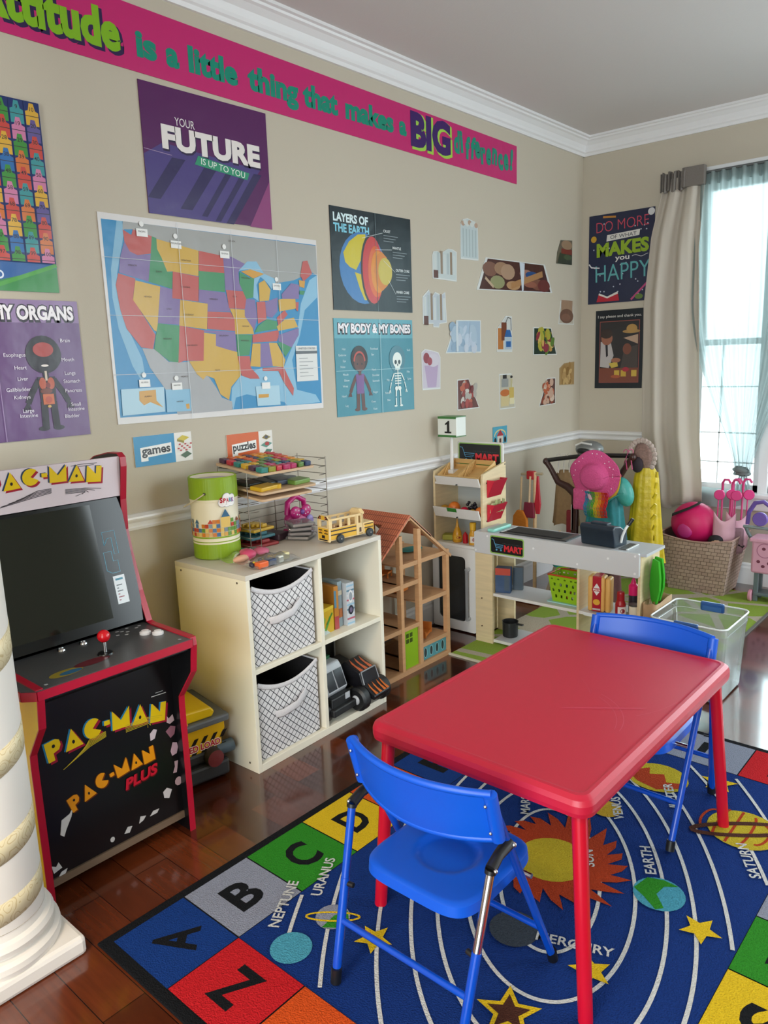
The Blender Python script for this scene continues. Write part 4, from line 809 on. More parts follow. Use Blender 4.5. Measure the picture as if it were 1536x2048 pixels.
b = at(t); S0 = Vector((.418, 0, .662)); S1 = Vector((.338, 0, 1.036)); dd2 = (S1 - S0).normalized(); nn2 = Vector((dd2.z, 0, -dd2.x)); L2 = (S1 - S0).length
fm = lambda u, v, d: tuple(S0 + dd2 * v + nn2 * d + Vector((0, -4.088 + u, 0)))
GLB = mat('#0e1112', .16, name='black_bezel_acrylic', spec=.3); SCR = mat('#1f221c', .07, name='dark_screen_glass', spec=.35)
b.add([fm(0, 0, 0), fm(.432, 0, 0), fm(.432, L2, 0), fm(0, L2, 0)], [(0, 1, 2, 3)], GLB)
A = Art(b, fm, .0004); A.rect(.358, .065, .395, .150, '#d9dde0'); T_ = '#2f7f96'
for pts in ([(.345, .17), (.345, .225), (.37, .225), (.37, .195), (.385, .195), (.385, .16), (.36, .16)], [(.352, .245), (.352, .285), (.392, .285), (.392, .215), (.378, .215), (.378, .265), (.366, .265)]): A.line(pts + [pts[0]], .0022, T_)
A.up()
for k in range(6): A.rect(.364, .075 + .009 * k, .370 + .012 * (k % 2), .078 + .009 * k, '#8a3038' if k < 3 else '#555a5e')
A.rect(.364, .136, .388, .142, T_); b.build('bezel', t, weld=False)
b = at(t); b.add([fm(.022, .03, .0012), fm(.333, .03, .0012), fm(.333, L2 - .01, .0012), fm(.022, L2 - .01, .0012)], [(0, 1, 2, 3)], SCR); b.build('screen', t)
b = at(t); DK = mat('#4a4b4c', .3, bump=.04, scale=300, name='grey_control_deck')
plan = [(.405, -4.092), (.405, -3.652), (.448, -3.652), (.448, -3.632), (.625, -3.632), (.657, -3.655), (.657, -4.104), (.628, -4.130), (.448, -4.130), (.448, -4.092)]
b.prism(plan, 'z', .628, .650, DK); dkb = b
A = Art(dkb, lambda u, v, d: (u, v, .650 + d), .0003)
A.ell(.60, -4.0, .022, .045, '#8a7a2a'); A.up(); A.ell(.605, -3.99, .013, .03, '#2b5a7a'); A.ell(.585, -3.92, .02, .05, '#5a2028')
for x, y in ((.42, -3.72), (.435, -3.745), (.45, -3.735), (.44, -3.70), (.455, -3.77), (.425, -3.755), (.47, -3.75), (.43, -3.685)): A.ell(x, y, .005, .006, '#b9b9bb', 8)
for x, y in ((.635, -3.68), (.47, -3.645), (.635, -4.07)): A.ell(x, y, .005, .005, '#a5a6a8', 10)
dk = dkb.build('control_deck', t, weld=False)
b = at(t); fr = [(.448, -3.632), (.625, -3.632), (.657, -3.655), (.657, -4.104), (.628, -4.130), (.448, -4.130)]
for i in range(5):
    (x0, y0), (x1, y1) = fr[i], fr[i + 1]; q = math.hypot(x1 - x0, y1 - y0); nx, ny = -(y1 - y0) / q * .003, (x1 - x0) / q * .003
    b.prism([(x0, y0), (x1, y1), (x1 + nx, y1 + ny), (x0 + nx, y0 + ny)], 'z', .625, .6485, RTM)
b.build('edge_molding', dk)
b = at(t); js = (.560, -3.868); b.lathe([(.022, .650), (.020, .654), (.008, .655), (.0048, .656), (.0048, .690)], (js[0], js[1], 0), [BLKM, BLKM, BLKM, CHR], 16); b.ell((js[0], js[1], .701), .0175, mat('#c40f1c', .2, name='red_ball'), 20, 12); b.build('joystick', t)
for x, y in ((.508, -3.712), (.540, -3.690)):
    b = at(t); b.lathe([(.0165, .650), (.0165, .656), (.012, .659), (.011, .655), (.0105, .661), (.0, .662)], (x, y, 0), plas('#d9d6d6', .3), 20); b.build('button', t)
for x, y in ((.432, -3.93), (.432, -3.865)):
    b = at(t); b.lathe([(.012, .650), (.011, .654), (.0075, .656), (.007, .653), (.0, .6535)], (x, y, 0), CHR, 16); b.build('start_button', t)
b = at(t); b.box((.520, -4.088, .062), (.534, -3.656, .628), BLKM); b.prism([(.534, .56), (.645, .615), (.645, .628), (.534, .628)], 'y', -4.088, -3.656, BLKM)
A = Art(b, lambda u, v, d: (.534 + d, u, v), .0003)
wordmark(A, -4.046, .385, .355, .058, '#d9b60f', '#8f1730', '#1f6f96', .030, -.008); wordmark(A, -3.998, .216, .262, .046, '#d68a12', '#6a2f0a', '#6a3a0a', .018, .050, .08)
A.k = 4; A.text('PLUS', -3.838, .214, .030, '#5a0a14', w=.105, bold=.07, rot=.08, shear=.25); A.up(); A.text('PLUS', -3.840, .217, .030, '#b8142c', w=.105, bold=.04, rot=.08, shear=.25); A.k = 1
for i in range(6): A.line([(-4.01 + .012 * i, .358 + .006 * i), (-3.93, .392 + .004 * i), (-3.88, .402 + .003 * i)], .0018, '#b9a32a'); A.line([(-3.82, .410 - .004 * i), (-3.75, .408 - .004 * i), (-3.70 - .01 * i, .396 - .004 * i)], .0016, '#b9a32a')
A.line([(-3.73, .465), (-3.68, .462)], .002, '#cfcfca'); A.line([(-3.715, .472), (-3.69, .471)], .0015, '#cfcfca')
b.build('front_panel', t, weld=False)
b = at(t); b.box((.515, -4.088, .038), (.538, -3.656, .060), wood('#6e5a48')); b.build('kick_rail', t)
SK = [('#b9a0a4', -3.672, .372, [(-.012, .014), (-.006, .004), (.008, .012), (.012, -.008), (-.004, -.014), (-.014, -.006)]), ('#8a5a68', -3.674, .333, [(-.018, .006), (0, .018), (.016, .01), (.010, -.012), (-.004, -.020)]),
      ('#b99aa6', -3.668, .274, [(-.004, .022), (.010, .016), (.012, 0), (.006, -.018), (-.010, -.020), (-.014, -.004)]), ('#b0949a', -3.668, .215, [(-.004, .018), (.008, .016), (.004, -.004), (.0, -.020), (-.012, -.018), (-.004, 0)]),
      ('#b4969a', -3.664, .164, [(.013 * math.cos(x), .014 * math.sin(x)) for x in [k * .7 for k in range(9)]]), ('#c2bcbc', -3.706, .142, [(-.014, .010), (.0, .018), (.016, .006), (.004, -.018), (-.012, -.010)]), ('#c2b2b8', -3.735, .345, [(-.010, .008), (.004, .018), (.014, .012), (.004, -.012), (-.010, -.014)]),
      ('#c9c9c9', -4.018, .205, [(-.022, -.028), (-.014, .012), (.010, .020), (.022, .036), (.014, .010), (-.004, -.02), (-.012, -.038)]), ('#c9c9c9', -4.058, .088, [(-.016, .012), (-.004, .004), (.004, .014), (.012, -.006), (-.012, -.012)]), ('#c9c9c9', -4.050, .062, [(-.012, -.008), (.0, .008), (.018, .010), (.010, -.004)]),
      ('#b9b5b3', -3.755, .103, [(-.016, -.006), (-.004, .006), (.016, .004), (.008, -.006)]), ('#b9b5b3', -3.796, .100, [(-.012, -.008), (-.006, .012), (.012, .006), (.002, -.004)]), ('#b9b5b3', -3.845, .090, [(-.012, -.006), (0, .010), (.014, .006), (.004, -.010)]), ('#b9b5b3', -3.895, .086, [(.007 * math.cos(x), .008 * math.sin(x)) for x in [k * .7 for k in range(9)]])]
for c, y, z, P in SK:
    b = at(t); b.prism([(y + p, z + q) for p, q in P], 'x', .534, .5352, mat(c, .6, name='torn_sticker_paper')); b.build('sticker', t)

# ================================================================ cube shelf, bins and contents
CREAM = mat('#e6dfcc', .45, bump=.02, scale=40, name='cream_laminate'); CTOP = mat('#cfc8bd', .4, bump=.03, scale=40, name='pale_top_laminate')
cz = math.radians(2.0)
cs = thing('cube_shelf', 'cream four-cube storage shelf against the left wall', 'shelf', (.2655, -2.955, 0), cz)
D, W, H, T = .195, .358, .722, .018
b = MB(); b.box((-D, -W, .06 - .06), (D, -W + T, H - T), CREAM, .0015); b.build('side_panel', cs)
b = MB(); b.box((-D, W - T, 0), (D, W, H - T), CREAM, .0015); b.build('side_panel', cs)
b = MB(); b.box((-D, -W, H - T), (D, W, H), CTOP, .0015); b.build('top_panel', cs)
b = MB(); b.box((-D, -W + T, 0), (D, W - T, T * 1.6), CREAM, .0015); b.build('bottom_panel', cs)
b = MB(); b.box((-D, -T / 2, T * 1.6), (D - .002, T / 2, H - T), CREAM, .0015); b.build('divider', cs)
for y0, y1 in ((-W + T, -T / 2), (T / 2, W - T)): b = MB(); b.box((-D, y0, .363), (D - .002, y1, .363 + T), CREAM, .0015); b.build('shelf_board', cs)
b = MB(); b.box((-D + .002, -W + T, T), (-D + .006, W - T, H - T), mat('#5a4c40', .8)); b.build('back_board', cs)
b = MB()
for x, z in ((-.16, H - .03), (.15, H - .03), (.15, .03), (-.16, .03)): b.cyl((x, -W - .001, z), (x, -W + .003, z), .004, plas('#4a4238'), n=10)
b.build('screw', cs)
CM = Matrix.Translation(cs.location) @ Matrix.Rotation(cz, 4, 'Z')
def cw(p): return tuple(CM @ Vector(p))
WF = cloth('#d4d0d2'); DKI = cloth('#2f2c2c')
def bin_(z0, label, lid, clutter):
    t = thing('fabric_bin', label, 'storage bin', cw((.012, -.176, z0)), cz, 'lattice fabric bins in the cube shelf')
    hw, x0, x1, h = .148, -.165, .165, .285
    sag = lambda u: .040 * (1 - (2 * u - 1) ** 2)
    b = MB(); b.grid(lambda u, v: (x1 + .008 * math.sin(PI * v) * (1 - (2 * u - 1) ** 2), -hw + 2 * hw * u, (h - sag(u)) * v), 16, 8, LATTICE)
    b.grid(lambda u, v: (x1 - .004, -hw + 2 * hw * u, (h - sag(u)) * v), 16, 8, DKI)
    for s in (-1, 1): b.grid(lambda u, v: (x0 + (x1 - x0) * u, s * hw, h * v), 4, 4, LATTICE); b.grid(lambda u, v: (x0 + (x1 - x0) * u, s * (hw - .003), h * v), 4, 4, DKI)
    b.grid(lambda u, v: (x0, -hw + 2 * hw * u, h * v), 4, 4, DKI); b.box((x0, -hw, 0), (x1, hw, .005), DKI)
    b.tube([(x1 + .001, -hw + 2 * hw * i / 16, h - sag(i / 16)) for i in range(17)], [(.003, .009)] * 17, WF, 8, flatn=(1, 0, 0)); b.tube([(x1, hw, h), (x0, hw, h), (x0, -hw, h), (x1, -hw, h)], .004, WF, 6); b.build('bin_body', t)
    b = MB(); b.tube([(x1 + .004, -.075, .150), (x1 + .022, -.055, .153), (x1 + .024, .02, .162), (x1 + .018, .050, .178), (x1 + .012, .068, .183), (x1 + .004, .082, .186)], [(.003, .015)] * 6, WF, 8, flatn=(1, 0, 0)); b.build('handle', t)
    if clutter:
        b = MB(); q = random.Random(5)
        for k in range(9): b.ell((q.uniform(-.12, .1), q.uniform(-.1, .1), .15), (.04, .035, .03), cloth(q.choice(['#2b2f31', '#3a3438', '#4a4f52', '#2f2a33'])), 10, 6)
        b.build('soft_filling', t)
bin_(.363 + T + .001, 'white lattice fabric bin in the upper left cube of the shelf', 0, False)
bin_(T * 1.6 + .001, 'white lattice fabric bin in the lower left cube, dark contents showing', 0, True)
def carton(name, label, cat, loc, rz, sx_, sy_, sz_, c, draw=None, group=None):
    b = MB(); b.box((-sx_ / 2, -sy_ / 2, 0), (sx_ / 2, sy_ / 2, sz_), ink(c))
    if draw: draw(Art(b, lambda u, v, d: (sx_ / 2 + d, -sy_ / 2 + u, v), .0004), sy_, sz_)
    o = b.build(name, loc=loc, rz=rz, weld=False); return tag(o, label, cat, group)
def d_cray(a, W, H): a.poly([(0, 0), (W * .7, 0), (W * .3, H * .25), (0, H * .2)], '#b9c4c2'); a.up(); a.line([(W * .35, H * .15), (W * .75, H * .62)], .012, '#5a9a3c'); a.line([(W * .45, H * .35), (W * .9, H * .72)], .008, '#3f7a34'); a.ell(W * .22, H * .55, W * .16, H * .14, '#8aa84a'); a.poly([(0, H * .85), (W, H * .9), (W, H), (0, H)], '#d9b93c')
def d_mark(a, W, H):
    for k in range(9): a.rect(0, H * (.03 + .11 * k), W, H * (.07 + .11 * k), ['#8fb0c4', '#b05a6a', '#c9c9cc', '#5a7a8c'][k % 4])
    a.up(); a.ell(W * .5, H * .68, W * .3, H * .15, '#dcdad8'); a.ell(W * .5, H * .36, W * .34, H * .11, '#2c2f3a'); a.up(); a.ell(W * .5, H * .68, W * .22, H * .1, '#8f959c'); a.ell(W * .5, H * .36, W * .18, H * .06, '#6a5f7a')
zz = .363 + T
carton('crayon_box', 'yellow crayon box with green crayon picture on the upper right shelf', 'box', cw((.12, .066, zz)), cz + .1, .06, .085, .105, '#c9a22a', d_cray, 'craft boxes in the upper right cube')
carton('craft_box', 'dark patterned craft box behind the yellow crayon box', 'box', cw((.02, .06, zz)), cz, .07, .10, .20, '#4a4a3c', lambda a, W, H: (a.rect(0, H * .8, W, H * .97, '#9a9a9c'), a.rect(W * .1, H * .3, W * .5, H * .7, '#7a8a3c'), a.up(), a.poly([(W * .2, H * .83), (W * .5, H * .95), (W * .8, H * .84)], '#202022'), a.rect(W * .5, H * .2, W * .9, H * .5, '#7a3434')), 'craft boxes in the upper right cube')
carton('craft_box', 'red and yellow thin carton leaning beside the striped marker box', 'box', cw((.10, .135, zz)), cz - .1, .09, .022, .175, '#b8792f', lambda a, W, H: (a.rect(0, 0, W, H * .3, '#a8484a'), a.up(), a.rect(0, H * .5, W * .5, H * .9, '#4f7f96')), 'craft boxes in the upper right cube')
carton('craft_box', 'blue-grey thin carton between the red carton and the striped box', 'box', cw((.09, .163, zz)), cz, .09, .024, .185, '#8a9aa0', lambda a, W, H: (a.rect(0, H * .2, W, H * .4, '#b06a3c'), a.up(), a.rect(0, H * .7, W, H * .8, '#c9c0a8')), 'craft boxes in the upper right cube')
carton('marker_box', 'striped white and blue marker box, rightmost carton on the upper shelf', 'box', cw((.115, .203, zz)), cz - .06, .085, .042, .175, '#b9bec4', d_mark, 'craft boxes in the upper right cube')
# toy trucks in the lower right cube
t = thing('toy_truck', 'silver and black toy off-road truck with tinted windscreen in the lower right cube', 'toy truck', cw((.07, .086, T * 1.6)), cz + .06)
SIL = plas('#b4b6ba', .3); BK = plas('#141416', .45)
b = MB(); b.prism([(-.14, .095), (.085, .095), (.10, .115), (.070, .195), (.055, .215), (-.14, .215)], 'y', -.062, .062, SIL, .006); b.build('cab', t)
b = MB(); b.prism([(.0995, .122), (.0735, .190), (.0745, .190), (.1005, .122)], 'y', -.052, -.004, plas('#202228', .1)); b.prism([(.0995, .122), (.0735, .190), (.0745, .190), (.1005, .122)], 'y', .004, .052, plas('#202228', .1)); b.build('windscreen', t)
b = MB(); b.box((.085, -.058, .045), (.118, .058, .10), BK, .006); b.box((.11, -.07, .03), (.135, .07, .062), BK, .006); b.box((.118, .02, .075), (.121, .045, .10), SIL); b.build('bumper', t)
for x in (-.10, .075):
    for s in (-1, 1): b = MB(); b.lathe([(.0, -.018), (.034, -.018), (.041, -.012), (.041, .012), (.034, .018), (.0, .018)], (x, s * .068, .041), BK, 20, axis='y'); b.build('wheel', t)
b = MB(); b.box((-.15, -.06, .216), (.02, .05, .228), plas('#0f5a34', .5)); b.build('roof_panel', t)
t = thing('toy_truck', 'black toy monster truck with orange flames leaning out of the lower right cube', 'toy truck', cw((.085, .252, T * 1.6)), cz + .04)
FLM = plas('#c4672c', .3)
b = MB(); b.M = Matrix.Rotation(math.radians(14), 4, 'Y'); b.prism([(-.13, .10), (.15, .085), (.155, .11), (.085, .128), (.06, .168), (-.03, .178), (-.05, .135), (-.13, .135)], 'y', -.05, .05, plas('#17161a', .25), .006); b.build('truck_body', t)
b = MB(); b.M = Matrix.Rotation(math.radians(14), 4, 'Y'); A = Art(b, lambda u, v, d: (u, v, (.128 - (u - .085) * .25) + d + .0005), .0006)
for yy in (-.034, -.008, .02, .04): A.poly([(.150, yy - .008), (.150, yy + .008), (.125, yy + .004), (.090, yy + .007), (.11, yy - .003)], '#c4672c')
A2 = Art(b, lambda u, v, d: (u, v, .178 - (u + .03) * .11 + d + .0005), .0006)
for yy in (-.03, .0, .03): A2.poly([(.055, yy - .01), (.055, yy + .01), (.02, yy + .004), (-.025, yy + .01), (.0, yy - .004)], '#b85a34')
b.build('flame_print', t, weld=False)
b = MB(); b.M = Matrix.Rotation(math.radians(14), 4, 'Y'); b.prism([(.087, .130), (.063, .166), (.066, .168), (.091, .132)], 'y', -.042, .042, plas('#24262c', .1)); b.tube([(.09, -.048, .128), (.062, -.046, .172), (.062, .046, .172), (.09, .048, .128)], .003, plas('#8a8c90', .3), 6); b.build('windscreen', t)
for x in (-.085, .105):
    for s in (-1, 1): b = MB(); b.lathe([(.0, -.022), (.04, -.022), (.05, -.014), (.05, .014), (.04, .022), (.0, .022)], (x, s * .068, .050), BK, 20, axis='y'); b.ell((x, s * .09, .05), (.02, .006, .02), SIL, 12, 8); b.build('wheel', t)
t = thing('toy_truck_trailer', 'dark toy trailer with a silver rail behind the two toy trucks', 'toy truck', cw((-.105, .235, T * 1.6)), cz)
b = MB(); b.box((-.06, -.06, .09), (.05, .085, .225), BK, .008); b.build('trailer_body', t); b = MB(); b.tube([(.052, -.05, .10), (.052, -.05, .23), (.052, .08, .23), (.052, .08, .10)], .004, SIL, 8); b.build('rail', t)
for yy in (-.04, .06): b = MB(); b.lathe([(.0, -.015), (.045, -.015), (.045, .015), (.0, .015)], (-.01, yy, .045), BK, 18, axis='y'); b.build('wheel', t)

# ================================================================ yellow toy dump truck between cabinet and shelf
t = thing('toy_dump_truck', 'yellow and grey ride-on dump truck reading OVERSIZED LOAD beside the cube shelf', 'toy truck', (.20, -3.478, 0))
Y2 = plas('#d6a80f', .35); G2 = plas('#5b6066', .4); G3 = plas('#2b2c2f', .5)
b = at(t); b.box((.05, -3.610, .012), (.345, -3.352, .070), G3, .01); b.box((.06, -3.60, .07), (.325, -3.37, .115), G3, .012); b.build('chassis', t)
b = at(t); b.prism([(-3.600, .090), (-3.365, .090), (-3.365, .158), (-3.350, .172), (-3.350, .205), (-3.600, .205)], 'x', .06, .320, Y2, .003)
A = Art(b, lambda u, v, d: (.320 + d, u, v), .0004)
for k in range(7):
    y = -3.59 + k * .036; A.poly([(y, .145), (y + .016, .145), (y + .032, .168), (y + .016, .168)], '#141416'); A.poly([(y - .01, .098), (y + .008, .098), (y + .024, .122), (y + .006, .122)], '#141416')
A.up(); A.text('OVERSIZED LOAD', -3.598, .1225, .0215, '#e8ddd8', w=.228, bold=.09); A.up(); A.text('OVERSIZED LOAD', -3.597, .1235, .020, '#b3202a', w=.225, bold=.03); b.build('load_box', t, weld=False)
b = at(t); b.box((.055, -3.61, .205), (.340, -3.338, .232), G2, .008); b.build('tray_rim', t)
b = at(t); b.prism([(-3.600, .232), (-3.395, .232), (-3.385, .250), (-3.40, .268), (-3.50, .272), (-3.60, .300)], 'x', .10, .325, plas('#dcb814', .3), .006); b.build('dump_bed', t)
for y in (-3.575, -3.50): b = at(t); b.ell((.334, y, .237), (.008, .010, .006), plas('#c98a1c'), 10, 6); b.build('amber_light', t)
for y in (-3.555, -3.41):
    b = at(t); b.lathe([(.0, -.02), (.030, -.02), (.032, 0), (.030, .02), (.010, .022), (.0, .022)], (.338, y, .082 if y < -3.5 else .092), [G3, G3, G3, plas('#6a2a2c'), plas('#6a2a2c')], 18, axis='x'); b.build('wheel', t)
b = at(t); b.lathe([(.0, -.035), (.024, -.035), (.024, .03), (.0, .03)], (.31, -3.352, .098), plas('#4a5a66', .25), 16, axis='y'); b.build('exhaust', t)
b = at(t); b.box((.03, -3.58, .30), (.10, -3.40, .33), G2, .01); b.box((.05, -3.52, .23), (.08, -3.48, .31), G2); b.build('handle_bar', t)
t.location = (.238, -3.474, 0); t.rotation_euler[2] = math.radians(-9)
# ================================================================ on top of the cube shelf
ZT = .722
GRN = mat('#84a319', .45, bump=.25, scale=14, stretch=(9, 9, .2), name='green_ribbed_card'); CRM = mat('#e4dcc4', .5, name='cream_card')
t = thing('toy_block_tub', 'green and cream block tub printed with toy-block castle and Spark cloud badge', 'tub', (.145, -3.170, ZT))
r = .086
b = MB(); b.lathe([(.080, 0), (r, .004), (r, .058), (r, .060), (r, .064), (r, .068), (r, .076), (r, .080), (r, .086), (r, .212), (r + .001, .213), (r + .002, .222), (r + .002, .298), (r - .001, .302), (r - .006, .299), (r - .007, .286), (0, .286)], (0, 0, 0), [GRN, GRN, CRM, CRM, GRN, CRM, CRM, GRN, CRM, CRM, CRM, GRN, GRN, GRN, CRM, mat('#b3adb4', .5, name='lid_card')], 40)
A = Art(b, lambda u, v, d: ((r + .0012 + d) * math.cos(-.63 + u / r), (r + .0012 + d) * math.sin(-.63 + u / r), v), .0005)
BC = ['#b8402c', '#d0a05a', '#5f8a34', '#4a6f9c', '#c9752c', '#d9b96a', '#7a8a96']
q = random.Random(12)
for i in range(30):
    u = -.20 + i * .0135; hh = q.choice([.03, .045, .06, .07, .05])
    for j in range(int(hh / .015)): A.k = 1; A.rect(u, .088 + j * .016, u + .012, .102 + j * .016, q.choice(BC))
    if i % 4 == 1: A.poly([(u - .004, .088 + int(hh / .015) * .016), (u + .016, .088 + int(hh / .015) * .016), (u + .006, .104 + int(hh / .015) * .016)], q.choice(['#b8402c', '#3f6a8a', '#8a4a34']))
A.k = 2; A.rect(.018, .12, .052, .158, '#d9b96a'); A.poly([(.02, .158), (.052, .158), (.036, .188)], '#3f6a8a')
A.k = 1
for x, y, rr in ((.045, .215, .022), (.028, .210, .016), (.062, .212, .018), (.045, .228, .017), (.066, .226, .014)): A.ell(x, y, rr, rr, '#9a9a9a', 14)
A.k = 2
for x, y, rr in ((.045, .215, .0205), (.028, .210, .0145), (.062, .212, .0165), (.045, .228, .0155), (.066, .226, .0125)): A.ell(x, y, rr, rr, '#e9e6e4', 14)
A.k = 3
for ch, u, c in (('S', .019, '#a8182c'), ('P', .031, '#b82c34'), ('A', .042, '#b9404a'), ('R', .053, '#4a8a9a'), ('K', .063, '#7a3a8a')): A.text(ch, u, .211, .017 if ch == 'S' else .014, c, w=.010, bold=.04)
b.build('tub_body', t, weld=False)
b = MB(); pts = []
for i in range(13): a = -.63 - .35 - i * .24; k = i / 12; pts.append(((r + .008 + .012 * math.sin(PI * k)) * math.cos(a), (r + .008 + .012 * math.sin(PI * k)) * math.sin(a), .246 - .055 * math.sin(PI * k)))
b.tube(pts, [(.0022, .0075)] * 13, mat('#d8ccb0', .8, name='cream_webbing'), 8, flatn=(0, 0, 1)); b.ell(pts[0], .005, plas('#4a4238'), 8, 6); b.build('handle', t)
WIRE = mat('#8c857c', .25, 1.0, name='steel_wire')
t = thing('wire_puzzle_rack', 'bare steel wire puzzle rack standing on the cube shelf', 'rack', (.12, -2.85, ZT))
U = [(.212, -3.015), (.205, -3.06), (.035, -3.06), (.035, -2.645), (.205, -2.645), (.212, -2.690)]
for k in range(10):
    b = at(t); z = .737 + .0325 * k; b.tube([(x, y, z) for x, y in U], .0014, WIRE, 6); b.build('shelf_wire', t)
for x, y, h in ((.205, -3.06, 1.04), (.035, -3.06, 1.04), (.035, -2.785, 1.04), (.035, -2.645, 1.04), (.205, -2.645, 1.036), (.212, -3.015, .84)):
    b = at(t); b.cyl((x, y, ZT), (x, y, h), .0020, WIRE, n=8); b.build('upright_wire', t)
PLY = wood('#c9a987', .5); PCOL = ['#b8323c', '#2f7a72', '#c95a2c', '#8a8a24', '#4a2f44', '#d98a2c', '#a82c5a', '#5a7a34', '#2c3a5a', '#c9a02c']
def puzzle(label, y0, y1, x0, x1, z, seed, pieces, cols, th=.009, tilt=.018):
    t = thing('wooden_puzzle', label, 'puzzle', ((x0 + x1) / 2, (y0 + y1) / 2, z), 0, 'wooden puzzles in the wire rack'); hx, hy = (x1 - x0) / 2, (y1 - y0) / 2; Tm = Matrix.Rotation(math.atan2(tilt, 2 * hx), 4, 'Y')
    b = MB(); b.M = Tm; b.prism(rrect(-hx, -hy, hx, hy, .012, 3), 'z', 0, th, PLY, .001); b.build('board', t); q = random.Random(seed)
    for i, (px, py, sx_, sy_, hz) in enumerate(pieces):
        b = MB(); b.M = Tm @ Matrix.Translation((px * hx, py * hy, th)) @ Matrix.Rotation(q.uniform(-.15, .15), 4, 'Z'); b.box((-sx_, -sy_, 0), (sx_, sy_, hz), plas(cols[i % len(cols)], .4), .004, 2)
        if i % 3 == 0: b.cyl((sx_ * .6, sy_, 0), (sx_ * .6, sy_, hz), min(sx_, sy_) * .55, plas(cols[i % len(cols)], .4), n=12)
        b.build('puzzle_piece', t)
q = random.Random(3); G = [(-.82 + .33 * i, -.80 + .265 * j, .017, .014, .019) for i in range(6) for j in range(7)]; q.shuffle(G)
puzzle('letter puzzle with colourful chunky pieces on top of the wire rack', -3.075, -2.795, .035, .300, 1.028, 1, G, PCOL, tilt=.026)
puzzle('dark puzzle with yellow and green pieces on the second wire level', -3.060, -2.780, .06, .290, .950, 2, [(.55, -.6, .03, .05, .016), (-.1, -.1, .05, .03, .016), (.1, .25, .04, .035, .018), (-.3, .5, .05, .04, .016), (.5, .62, .03, .045, .018), (-.4, -.5, .05, .045, .014)], ['#c9a024', '#2f3a38', '#3a4358', '#5c6a74', '#6a8a3a', '#2a2f2c'])
puzzle('plain wooden puzzle back lying on the third wire level', -3.058, -2.800, .06, .288, .925, 3, [], PCOL)
for i, (lb, x, y, z, sx_, sy_, c) in enumerate((('red foam puzzle tray at the bottom of the wire rack', .145, -2.985, ZT + .001, .062, .065, '#8f2a2c'), ('teal foam puzzle tray on the red tray in the wire rack', .135, -2.985, ZT + .031, .058, .060, '#3a6a74'), ('yellow foam puzzle tray topping the trays in the wire rack', .145, -2.985, ZT + .061, .05, .055, '#b8942c'))):
    b = MB(); b.box((-sx_, -sy_, 0), (sx_, sy_, .012), plas(c, .5), .004)
    q = random.Random(i)
    for k in range(5): b.box((-sx_ * .8 + k * sx_ * .33, -sy_ * .7 + .01 * k, .012), (-sx_ * .55 + k * sx_ * .33, sy_ * .5, .026), plas(c, .45), .004)
    tag(b.build('foam_puzzle', loc=(x, y, z), rz=.08 * (i - 1)), lb, 'puzzle', 'foam puzzle trays')
tag(MB().box((-.045, -.04, 0), (.045, .04, .028), plas('#3f2a34', .5), .006).build('game_box', loc=(.13, -2.875, ZT + .001), rz=.3), 'dark maroon flat game box between the foam trays and card bags', 'box')
for i in range(4):
    lab = ['bottom', 'second', 'third', 'top'][i]
    t = thing('card_bag', lab + ' clear bag of letter cards in the small pile behind the wooden bus', 'bag', (.205 + .006 * (i % 2), -2.800 - .004 * i, ZT + .001 + .0185 * i), .5 + .22 * i, 'bags of letter cards')
    b = MB(); b.box((-.042, -.048, .002), (.042, .048, .014), mat(['#a89890', '#7d6a66', '#9c8a86', '#b0a09a'][i], .5), .003)
    if i == 3: A = Art(b, lambda u, v, d: (u, v, .014 + d), .0004); A.text('7-8', -.02, -.025, .022, '#1c1c1e', bold=.04, rot=.9); A.line([(-.03, .02), (.03, .03)], .003, '#4a3a38')
    b.build('cards', t, weld=False); MB().box((-.05, -.056, 0), (.05, .056, .016), BAGFILM, .006).build('film', t)
# pink bow purse
t = thing('toy_purse', 'magenta toy purse with polka-dot bow standing inside the wire rack', 'purse', (.085, -2.715, ZT))
MAG = mat('#b81c6e', .35, name='magenta_plastic')
b = MB(); b.ell((0, 0, .048), (.036, .062, .050), MAG, 20, 12); b.box((-.034, -.05, 0), (.034, .05, .012), MAG, .006); b.build('purse_body', t)
b = MB(); b.tube([(.0, -.05, .075), (.0, -.045, .125), (.0, 0, .148), (.0, .045, .125), (.0, .05, .075)], .012, MAG, 10); b.build('handle', t)
b = MB()
for s in (-1, 1): b.ell((.030, s * .028, .085), (.012, .030, .026), MAG, 16, 10, Matrix.Rotation(s * .4, 3, 'X'))
b.ell((.040, 0, .085), (.010, .010, .011), plas('#7a4a9a'), 10, 8)
for s in (-1, 1):
    for y, z in ((.02, .092), (.036, .098), (.030, .078), (.045, .085), (.018, .075)): b.ell((.041 - abs(y - .028) * .25, s * y, z), (.003, .004, .004), plas('#e3d6e0'), 8, 5)
b.build('bow', t); b = MB(); b.ell((.034, .045, .040), (.006, .022, .026), plas('#8f7ab8'), 12, 8); b.build('lilac_emblem', t)

